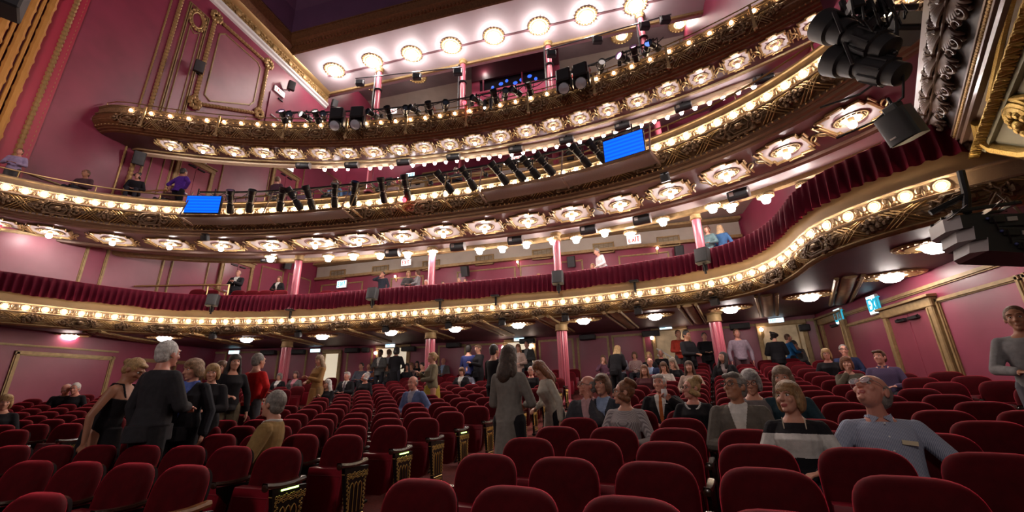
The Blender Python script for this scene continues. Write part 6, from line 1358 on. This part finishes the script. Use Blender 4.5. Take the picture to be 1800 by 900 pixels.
# control booth of the gallery
t = thing('control_booth', 'rose control booth with a dark window under a maroon fascia', 'booth', (-5, 21.8, 17)); b0, b1 = at_y(829, 180, 21.8), at_y(985, 140, 21.8); Yb = 21.8
xa, xb = b0.x, b1.x; zt = at_y(830, 122, Yb).z; zw0, zw1 = at_y(850, 163, Yb).z, at_y(850, 141, Yb).z; RB_ = mat('booth rose paint', (.42, .07, .13), .5); x0, x1 = at_y(843, 150, Yb).x, at_y(958, 135, Yb).x
m = MB()
for xl, xr, zl, zr in ((xa, xb, zw0 - 2.6, zw0), (xa, x0, zw0, zw1), (x1, xb, zw0, zw1)): m.box(((xl + xr) / 2, Yb + .1, (zl + zr) / 2), (xr - xl, .2, zr - zl))
m.build('front_wall', RB_, t); m = MB(); m.box(((xa + xb) / 2, Yb + .15, (zw1 + 23.4) / 2), (xb - xa, .4, 23.4 - zw1)); m.build('maroon_fascia', mat('maroon paint', (.05, .008, .014), .5), t)
m = MB(); [m.box((x0 + (x1 - x0) * k, Yb + .02, (zw0 + zw1) / 2), (.09, .12, zw1 - zw0)) for k in (.06, .66)]; m.box(((x0 + x1) / 2, Yb, zw0), (x1 - x0, .2, .1)); m.build('window_frame', RB_, t)
m = MB(); m.box(((x0 + x1) / 2, Yb + .12, (zw0 + zw1) / 2), (x1 - x0, .04, zw1 - zw0)); m.build('window_glass', mat('dark booth glass', (.006, .008, .015), .08, spec=.8), t)
m = MB()
for k in range(7): m.ball((x0 + (x1 - x0) * (.2 + .11 * k + .02 * (k % 2)), Yb + .09, zw0 + (.35 + .3 * (k % 3) / 2) * (zw1 - zw0)), (.11 + .05 * (k % 2), .03, .14), 8, 5)
m.build('glowing_screen', mat('blue glow', (.02, .05, .3), .4, emit=(.04, .14, .8), estr=1.3), t)
# sound desk at the back of the stalls
p = at_floor(985, 640, .6); p.z = floor_r(rad(p)); t = thing('sound_desk', 'black-draped sound desk with screens at the back of the stalls', 'mixing desk', p, -ang(p)); m = MB(); m.rbox((-.6, 0, .62), (2.3, .7, 1.24), .02); m.rbox((1.15, .1, .62), (1.1, .7, 1.24), .02); m.build('draped_table', BLACKM, t, world=False)
m = MB(); m.rbox((-.6, .05, 1.3), (2.1, .55, .08), .02); m.build('mixer', BLACK, t, world=False); m = MB(); m.rbox((.95, .0, 1.62), (.5, .06, .36), .01); m.tube([(.95, 0, 1.2), (.95, 0, 1.5)], .03, 6); m.rbox((.15, 0, 1.5), (.14, .14, .3), .01); m.build('screen', BLACKM, t, world=False)
m = MB(); m.tube([(1.6, -.4, 0), (1.6, -.4, 1.6)], .02, 6); m.tube([(1.3, -.4, 1.5), (1.6, -.4, 1.6)], .015, 6); m.build('microphone_stand', SILVER, t, world=False)
# red seats on the lower balcony
for k, (px, py) in enumerate(((417, 508), (443, 510), (469, 511), (491, 508), (442, 504), (465, 505), (487, 503), (557, 514), (578, 515), (598, 514), (618, 514), (641, 513), (571, 509), (592, 509), (342, 517), (367, 519))):
    p, z = at_tier(px, py, .9, 1); t = thing('balcony_chair', 'bright red tip-up seat on the lower balcony, %s of the group above the drape' % ORD[k + 1], 'theatre seat', (p.x, p.y, z), -ang(p), 'red seats of the lower balcony'); link('backrest', SEAT['backrest'], t); link('folded_seat', SEAT['folded_seat'], t); link('side_standard', SEAT['side_standard'], t)
# ---------------------------------------------------------------- near right: carved box front, hanging spotlights, speaker, line array
A_ = at_z(1622, 100, 5.3); B_ = at_z(1800, 100, 4.35); D_ = V((.45, .89, 0)).normalized(); E_ = B_ - A_; E_ = (E_ - D_ * E_.dot(D_)); LE = E_.length; E_.normalize(); NB = D_.cross(E_).normalized()
if NB.dot(CAM - A_) < 0: NB = -NB
def uv(x, y): d = ray(x, y); P = CAM + d * ((A_ - CAM).dot(NB) / d.dot(NB)); w = P - A_; return w.dot(D_), w.dot(E_)
def bp(u, v, o=0): return A_ + D_ * u + E_ * v + NB * o
t = thing('opera_box', 'carved front and underside of the nearest theatre box at the upper right', 'theatre box', bp(-1, .3))
ue = uv(1650, 236)[0]; u0 = -2.4; vs = [uv(x, 100)[1] for x in (1622, 1634, 1690, 1706, 1716, 1724, 1730, 1738, 1746, 1760, 1768, 1795)]
BOXW = mat('umber box plaster', (.16, .1, .075), .45, noise=.3, nscale=9); BOXD = mat('dark umber recess', (.03, .014, .012), .5); BOXL = mat('taupe box moulding', (.22, .145, .115), .4, coat=.2); LEAFG = mat('light-brightened leaf gilding', (.6, .42, .12), .3, metal=.75, bump=.5, bscale=50); GREENLIT = mat('green-lit cream plaster', (.36, .36, .24), .5, noise=.08, nscale=3)  # last two colours carry the green-yellow light on the underside
EL = sorted((uv(x, y)[1], uv(x, y)[0]) for x, y in ((1606, 222), (1650, 236), (1690, 249), (1712, 262), (1745, 270), (1800, 275), (1870, 262)))
def ue_(v): return float(np.interp(v, [a for a, _ in EL], [b for _, b in EL]))
def strip(prof, name, m, smooth=.5, a=u0, b=None):
    g = MB(); g.grid([[tuple(bp(a + (ue_(v) - a) * q, v, o)) for v, o in prof] for q in np.linspace(0, 1, 24)]); return g.build(name, m, t, smooth)
strip([(vs[0] - .02, -.06), (vs[0], .05), (vs[1], .06), (vs[1] + .01, .02)], 'top_rail', BOXL)
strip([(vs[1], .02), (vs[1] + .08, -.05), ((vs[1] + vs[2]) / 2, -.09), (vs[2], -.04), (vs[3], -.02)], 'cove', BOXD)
strip([(vs[3], -.02), (vs[3] + .02, .03), (vs[4] - .01, .04), (vs[4], .0), (vs[5], .0), (vs[5] + .01, .045), (vs[6], .05), (vs[6] + .01, -.01), (vs[7] - .01, -.01), (vs[7], .05), (vs[8], .055), (vs[8] + .01, -.02), (vs[9], -.04), (vs[9] + .015, .0), (vs[10], .0)], 'mouldings', BOXL, .3)
g = MB(); u = u0
while u < ue: g.ball(tuple(bp(u, (vs[4] + vs[5]) / 2, .02)), .026, 7, 5); u += .05
g.build('bead_row', GILT, t)
# acanthus frieze
g = MB(); cvx = lambda v: -.09 * math.sin(max(0, min(1, (v - vs[1]) / (vs[2] - vs[1]))) * PI) + .02; vm = vs[1] + (vs[2] - vs[1]) * .35; wd = (vs[2] - vs[1]); u = u0 + .1
while u < ue:
    for k in range(9):          # lobes springing from the stem, each with a notched edge
        for sd, ln in ((1, 1.0), (-1, .52)):
            a0 = .1 + k * .19; pts = []
            for q in np.linspace(0, 1, 8): pts.append(tuple(bp(u + .46 * q * math.cos(a0), vm + sd * ln * .6 * wd * math.sin(a0) * q ** .85, cvx(vm + sd * .4 * wd * q) + .04 + .05 * math.sin(q * PI))))
            g.tube(pts, [.01, .015, .02, .022, .021, .023, .018, .008], 6)
            if k % 2: g.ball(pts[-1], .026, 6, 4)
    for c_, r_, sg in ((.08, .085, 1), (.27, .07, -1)):
        pts = [tuple(bp(u + c_ + (r_ * (1 - q * .13)) * math.cos(q * 1.05 * sg), vm + .48 * wd + (r_ * (1 - q * .13)) * math.sin(q * 1.05 * sg), .05)) for q in np.linspace(0, 7, 16)]; g.tube(pts, [.02 - .0008 * i for i in range(16)], 6)
    for k in range(7): g.ball(tuple(bp(u + .1 * k - .05, vs[1] + .06 + .04 * math.sin(k * 2.2), .05)), (.04, .05, .04), 7, 5)
    g.tube([tuple(bp(u, vm, .03)), tuple(bp(u + .3, vm + .02, .04)), tuple(bp(u + .58, vm, .03))], .014, 6); u += .5
g.build('acanthus_frieze', BOXW, t)
g = MB(); u = u0
while u < ue + .25:
    for k in range(4):
        q = (k - 1.5); g.tube([tuple(bp(u + .02 * q, vs[10] + .0, .02)), tuple(bp(u + .05 * q, (vs[10] + vs[11]) / 2, .07)), tuple(bp(u + .07 * q, vs[11], .02))], [.012, .03, .012], 6, mi=0)
    g.ball(tuple(bp(u + .11, (vs[10] + vs[11]) / 2, .02)), (.05, .07, .05), 7, 5); u += .2
g.build('leaf_moulding', LEAFG, t)
# underside beyond the leaf moulding: panel with green-yellow light in its colour, and a gilt rosette
u1, v1 = uv(1800, 262); strip([(vs[11] - .02, .0), (vs[11] + .04, .01), (vs[11] + .05, -.05), (vs[11] + .6, -.05), (vs[11] + 1.2, -.05), (vs[11] + 2.2, -.05)], 'underside', GREENLIT, .4)
g = MB(); c = [uv(1722, 222), uv(1740, 175), uv(1770, 178), uv(1800, 172)]
g.tube([tuple(bp(a, b, -.02)) for a, b in (uv(1718, 215), uv(1724, 245), uv(1745, 262), uv(1800, 271), uv(1860, 262))], .075, 8); g.tube([tuple(bp(a, b, -.02)) for a, b in (uv(1735, 178), uv(1760, 60), uv(1786, -40))], .03, 6); g.tube([tuple(bp(a, b, -.02)) for a, b in (uv(1735, 178), uv(1800, 172), uv(1850, 165))], .03, 6)
g.build('gilt_border', LEAFG, t)
g = MB(); ru, rv = uv(1800, 216); mxr = Matrix((D_, E_, NB)).transposed().to_4x4(); mxr.translation = bp(ru, rv, -.04)
for r_, h_ in ((.3, .03), (.24, .05), (.17, .07)): g.torus(r_, h_, 28, 8, mxr)
for k in range(12): g.ball((.14 * math.cos(k * PI / 6), .14 * math.sin(k * PI / 6), .06), (.05, .05, .04), 7, 5, mxr)
g.ball((0, 0, .08), (.07, .07, .05), 9, 6, mxr); g.build('rosette', LEAFG, t)
g = MB(); P = [bp(u0, vs[0] - .05, -.1), bp(ue_(vs[0]), vs[0] - .05, -.1), bp(ue_(vs[11] + 2), vs[11] + 2.2, -.12), bp(u0, vs[11] + 2.2, -.12)]; Q = [p - NB * .5 + V((0, 0, .3)) for p in P]; g.add([tuple(p) for p in P + Q], [(0, 1, 2, 3), (0, 1, 5, 4), (1, 2, 6, 5), (2, 3, 7, 6), (7, 6, 5, 4), (3, 0, 4, 7)]); g.build('carcass', BOXW, t, 0)
g = MB(); u = vs[1]
while u < vs[10]: g.ball(tuple(bp(ue_(u) - .02, u, .0)), (.05, .05, .06), 7, 5); u += .07
g.build('end_moulding', BOXW, t)
t2 = thing('box_curtain', 'red velvet curtain hanging beside the carved box front', 'curtain', at_d(1612, 20, 7.2)); g = MB(); rows = []
for k in range(40):
    q = k / 39; f_ = .06 * math.sin(q * 26); rows.append([tuple(at_d(1590 + 52 * q, -60, 7.2 + f_)), tuple(at_d(1594 + 46 * q, 0, 7.2 + f_)), tuple(at_d(1603 + 30 * q, 60 - 0 * q, 7.2 + f_)), tuple(at_d(1607 + 22 * q, 88, 7.2 + f_))])
g.grid(rows); g.build('curtain_cloth', DRAPE, t2, 1.2)
# two big profile spotlights on a hanging bar
def big_lamp(a, b, D, r, label):
    P0, P1 = at_d(*a, D * 1.17), at_d(*b, D * 1.0); d = (P0 - P1).normalized(); c = (P0 + P1) / 2; L = (P0 - P1).length; t = thing('hanging_spotlight', label, 'stage light', c); up = V((0, 0, 1)); x = d.cross(up).normalized(); mx = Matrix((x, x.cross(d) * -1, d)).transposed().to_4x4(); h = L / 2
    m = MB(); m.lathe([(r * .55, -h), (r * .75, -h * .96), (r * .8, -h * .7), (r * .95, -h * .66), (r * .98, -h * .1), (r * .72, -h * .04), (r * .72, h * .1), (r * .86, h * .14), (r * .9, h * .5), (r * 1.08, h * .56), (r * 1.15, h), (r * 1.05, h), (r * .95, h * .62), (0, h * .6)], 20, mx)
    for k in range(10): m.box((r * .98 * math.cos(k * .63), r * .98 * math.sin(k * .63), -h * .4), (r * .1, r * .1, h * .5), mx)
    m.rbox((0, -r * .95, -h * .02), (r * .8, r * .5, h * .2), .02, mx); m.build('lamp_body', BLACKM, t, world=False)
    m = MB(); m.tube([mx @ V((r * 1.15, 0, 0)), mx @ V((r * 1.3, 0, 0)) + V((0, 0, r * 1.8)), mx @ V((-r * 1.3, 0, 0)) + V((0, 0, r * 1.8)), mx @ V((-r * 1.15, 0, 0))], r * .14, 6); m.tube([V((0, 0, r * 1.7)), V((0, 0, r * 3.2))], r * .22, 8); m.build('yoke', BLACK, t, world=False)
    m = MB(); m.ball(mx @ V((0, -r * 1.1, -h * .5)), r * .22, 8, 6); m.ball(mx @ V((0, -r * 1.1, h * .2)), r * .18, 8, 6); m.build('knob', BLACK, t, world=False)
    m = MB(); m.tube([mx @ V((0, 0, -h)), mx @ V((.1, .2, -h * 1.15)), mx @ V((.1, .5, -h * .9)), mx @ V((.0, .8, -h * .4))], .014, 6); m.build('power_cable', BLACKM, t, world=False); return t
big_lamp((1446, 44), (1568, 88), 4.6, .175, 'upper of two big black spotlights hanging at the upper right')
big_lamp((1462, 106), (1588, 132), 4.5, .165, 'lower of two big black spotlights hanging at the upper right')
t = thing('lighting_boom', 'black scaffold pipe with looped cables above the two big spotlights', 'lighting pipe', at_d(1535, 20, 4.7)); m = MB(); m.tube([at_d(1532, -60, 4.8), at_d(1538, 62, 4.75)], .05, 10); m.tube([at_d(1490, 20, 4.8), at_d(1610, 12, 4.8)], .04, 8); m.build('pipe', BLACK, t)
m = MB()
for k in range(6): m.tube([at_d(1495 + 18 * k, -8 + 3 * k, 4.7), at_d(1500 + 19 * k, 26 + 9 * math.sin(k * 2), 4.6), at_d(1520 + 14 * k, 44 + 12 * math.sin(k), 4.65), at_d(1545 + 9 * k, 20, 4.7)], .012, 6)
m.tube([at_d(1550, -10, 4.6), at_d(1574, 25, 4.6), at_d(1577, 60, 4.6), at_d(1570, 88, 4.6)], .016, 6); m.build('cable', BLACKM, t)
m = MB()
for k, (x, y) in enumerate(((1505, 8), (1530, 14), (1556, 10), (1540, 40))): m.rbox((0, 0, 0), (.14, .12, .16), .02, Matrix.Translation(at_d(x, y, 4.72)) @ Matrix.Rotation(k * .7, 4, 'Z'))
m.build('clamp', BLACK, t)
t = thing('dimmer_box', 'plain dark box beside the red curtain behind the spotlights', 'box', at_d(1585, 52, 5.4)); m = MB(); m.rbox((0, 0, 0), (.42, .3, .3), .02, Matrix.Rotation(.25, 4, 'Z')); m.build('casing', BLACKM, t, world=False); m = MB(); m.rbox((0, -.16, .02), (.36, .02, .22), .01, Matrix.Rotation(.25, 4, 'Z')); m.build('front_panel', DGREY, t, world=False)
# wedge loudspeaker hanging on a rod
c = at_d(1581, 222, 4.6); t = thing('hanging_speaker', 'dark wedge loudspeaker with curved grille hanging on a rod under the spotlights', 'loudspeaker', c, -1.2); t.scale = (.66,) * 3; R_ = Matrix.Rotation(.32, 4, 'X')
m = MB(); m.prism([(.2, .2), (.14, .3), (-.14, .3), (-.22, .2), (-.24, -.05), (-.2, -.1), (.2, -.1), (.24, -.05)], -.27, .27, R_); m.rbox((0, .12, .33), (.22, .2, .16), .02, R_); m.build('cabinet', mat('charcoal cabinet', (.03, .034, .033), .5), t, .4, world=False)
m = MB(); m.grid([[(.235 * math.sin(a), -.08 - .1 * math.cos(a), z) for a in np.linspace(-1.4, 1.4, 11)] for z in (-.26, .26)], R_); m.build('grille', DGREY, t, world=False); m = MB(); m.rbox((-.06, -.19, -.16), (.1, .01, .03), .004, R_); m.build('badge', SILVER, t, world=False)
m = MB(); m.tube([V((0, .03, .38)), V((-.06, .06, .62))], .025, 8); m.build('rod', BLACK, t, world=False)
# line array
c = at_d(1724, 412, 4.7); ex = (RT * .9 - FW * .4); ex = V((ex.x, ex.y, 0)).normalized(); rz = math.atan2(ex.y, ex.x); t = thing('line_array', 'three-box black line array with pale slotted baffles under a flying frame', 'loudspeaker', c, rz); t.scale = (.8,) * 3; BAF = mat('pale grey baffle', (.33, .31, .32), .45)
for k in range(3):
    o = V((.05 + .085 * k - .08, 0, .1 - .2 * k)); R_ = Matrix.Translation(o) @ Matrix.Rotation(.1 + .07 * k, 4, 'Y'); m = MB(); m.add([(-.3, -.36, -.1), (.4, -.3, -.085), (.4, .3, -.085), (-.3, .36, -.1), (-.3, -.36, .09), (.4, -.3, .075), (.4, .3, .075), (-.3, .36, .09)], [(0, 1, 2, 3), (4, 5, 6, 7), (0, 1, 5, 4), (1, 2, 6, 5), (2, 3, 7, 6), (3, 0, 4, 7)], 0, R_); b_ = m.build('cabinet', BLACKM, t, 0, world=False)
    m = MB(); m.add([(-.3, -.36, -.1), (-.42, -.2, -.1), (-.42, .2, -.1), (-.3, .36, -.1), (-.3, -.36, .09), (-.42, -.2, .09), (-.42, .2, .09), (-.3, .36, .09)], [(0, 1, 5, 4), (1, 2, 6, 5), (2, 3, 7, 6), (0, 1, 2, 3), (4, 5, 6, 7)], 0, R_); m.build('baffle', BAF, b_, 0, world=False) if False else m.build('baffle', BAF, t, 0, world=False)
    m = MB(); m.rbox((.22, -.33, .0), (.1, .02, .06), .003, R_); m.build('rating_label', mat('faded label', (.4, .38, .35), .6), t, 0, world=False); m = MB(); m.rbox((.06, -.35, .0), (.16, .03, .1), .01, R_); m.tube([R_ @ V((.02, -.37, .03)), R_ @ V((.0, -.42, -.06)), R_ @ V((.04, -.36, -.16))], .011, 6); m.ball((-.04, -.37, .01), .02, 8, 6, R_, 1); m.build('connector', [BLACK, mat('blue plug', (.05, .07, .25), .4)], t, world=False)
m = MB(); [m.rbox((0, sy, .3), (.72, .04, .05), .008) for sy in (-.3, 0, .3)]; [m.rbox((sx, 0, .3), (.05, .66, .05), .008) for sx in (-.3, .3)]; m.tube([V((-.1, -.1, .32)), V((.02, 0, .62)), V((.06, 0, 1.0))], .05, 8); m.tube([V((.02, 0, .62)), V((-.4, .1, .45))], .045, 8); m.build('flying_frame', BLACK, t, world=False)
m = MB(); m.add([(-.42, -.36, .2), (-.2, -.36, .36), (-.2, .3, .36), (-.42, .3, .2)], [(0, 1, 2, 3)]); m.add([(.0, -.36, .22), (.16, -.36, .36), (.16, .3, .36), (.0, .3, .22)], [(0, 1, 2, 3)]); m.build('frame_plate', BAF, t, 0, world=False)
m = MB(); m.tube([V((.3, .1, .3)), V((.42, 0, .5)), V((.5, 0, .15)), V((.46, 0, -.3))], .02, 6); m.tube([V((.2, .1, .35)), V((.36, .05, .6)), V((.5, .05, .3))], .016, 6); m.build('cable_loop', mat('brown cable', (.16, .09, .05), .6), t, world=False)
# black speaker in the top left corner
c = at_d(8, -4, 7.0); t = thing('hanging_speaker', 'black loudspeaker cut off by the top left corner in front of the gilt reeding', 'loudspeaker', c, -.5); m = MB(); m.rbox((0, 0, .1), (.5, .45, .7), .03); m.build('cabinet', BLACKM, t, world=False); m = MB(); m.rbox((.02, -.23, .1), (.42, .02, .6), .01); m.build('grille', DGREY, t, world=False); m = MB(); m.tube([V((.1, -.28, .1)), V((.2, -.36, .0)), V((.24, -.3, .05))], .02, 6); m.build('handle', BLACK, t, world=False)
# unseen fill lights added to brighten the balconies' rear and side spaces
def point(name, p, e, r=.15, col=(1, .86, .8)): d = bpy.data.lights.new(name, 'POINT'); d.energy = e; d.color = col; d.shadow_soft_size = r; o = bpy.data.objects.new(name, d); COL.objects.link(o); o.location = p
for x in (-14, -9.5, -5, -.5, 3.5): point('rear_fill_light', (x, 16.6, 8.3), 150); point('rear_fill_light', (x, 17.5, 13.2), 130)
for x in (-13, -7, -1, 4): point('gallery_fill_light', (x, 21.5, 22.2), 35)
point('side_fill_light', (-14.2, 13, 10.2), 60); point('side_fill_light', (-13.6, 13.5, 7.3), 60)
# brass hand rails on the side wall steps
for (a, b), lb in ((((236, 503), (386, 500)), 'beside the lower balcony steps at the left'), (((212, 338), (292, 334)), 'below the small panel on the middle balcony'), (((380, 353), (468, 343)), 'below the big panel between two doors')):
    A, B = at_x(*a, WL + .12), at_x(*b, WL + .12); t = thing('hand_rail', 'slim brass hand rail on the left wall %s' % lb, 'hand rail', (A + B) / 2, 0, 'hand rails of the left wall'); m = MB(); m.tube([A, B], .028, 8); m.ball(B, .06, 8, 6); m.build('bar', BRASS, t)
    m = MB(); [m.tube([A.lerp(B, k), A.lerp(B, k) - V((.12, 0, .05))], .016, 6) for k in (.15, .5, .85)]; m.build('bracket', BRASS, t)
p, z = at_tier(362, 500, 1.0, 1); t = thing('guard_rail', 'bent brass guard rail above the crimson drape at the left', 'guard rail', (p.x, p.y, z)); m = MB(); m.tube([V((-.1, .9, .0)), V((-.1, .9, .95)), V((0, .1, 1.05)), V((1.1, 0, .95)), V((1.1, 0, 0))], .03, 8); m.build('bar', BRASS, t, world=False); m = MB(); m.tube([V((0, .1, 0)), V((0, .1, 1.05))], .025, 8); m.build('post', BRASS, t, world=False)
build_seats()
# ---------------------------------------------------------------- light and view
def spot(name, loc, target, power, size, blend, col=(1, 1, 1), rad_=.3):
    d = bpy.data.lights.new(name, 'SPOT'); d.energy = power; d.spot_size = math.radians(size); d.spot_blend = blend; d.color = col; d.shadow_soft_size = rad_
    o = bpy.data.objects.new(name, d); COL.objects.link(o); o.location = loc; o.rotation_euler = (V(target) - V(loc)).to_track_quat('-Z', 'Y').to_euler(); return o
spot('stage_wash_light', (-6, -6, 11), (-17, 10, 14), 2700, 75, .8, (1, .82, .84), .6)
spot('stage_wash_light', (-2, -6, 12), (-4, 13, 14), 2200, 80, .8, (1, .85, .85), .6)
spot('stage_wash_light', (-9, -5, 11), (-17, 6.5, 15), 2000, 60, .8, (1, .7, .62), .6)
spot('front_fill_light', (-3, -9, 8.5), (-2.5, 9, 1.2), 1500, 62, .9, (1, .84, .76), .8)  # unseen soft spot added to brighten the audience from the front
w = bpy.data.worlds.new('world'); SC.world = w; w.use_nodes = True
w.node_tree.nodes['Background'].inputs['Color'].default_value = (.9, .72, .72, 1); w.node_tree.nodes['Background'].inputs['Strength'].default_value = .09
SC.view_settings.view_transform = 'Standard'; SC.view_settings.look = 'None'; SC.view_settings.gamma = 1; SC.view_settings.use_curve_mapping = False
SC.view_settings.exposure = 0.0
cy = SC.cycles; cy.use_denoising = True; cy.max_bounces = 5; cy.diffuse_bounces = 3; cy.glossy_bounces = 2; cy.transmission_bounces = 2; cy.sample_clamp_indirect = 4; cy.caustics_reflective = False; cy.caustics_refractive = False
cy.use_light_tree = True
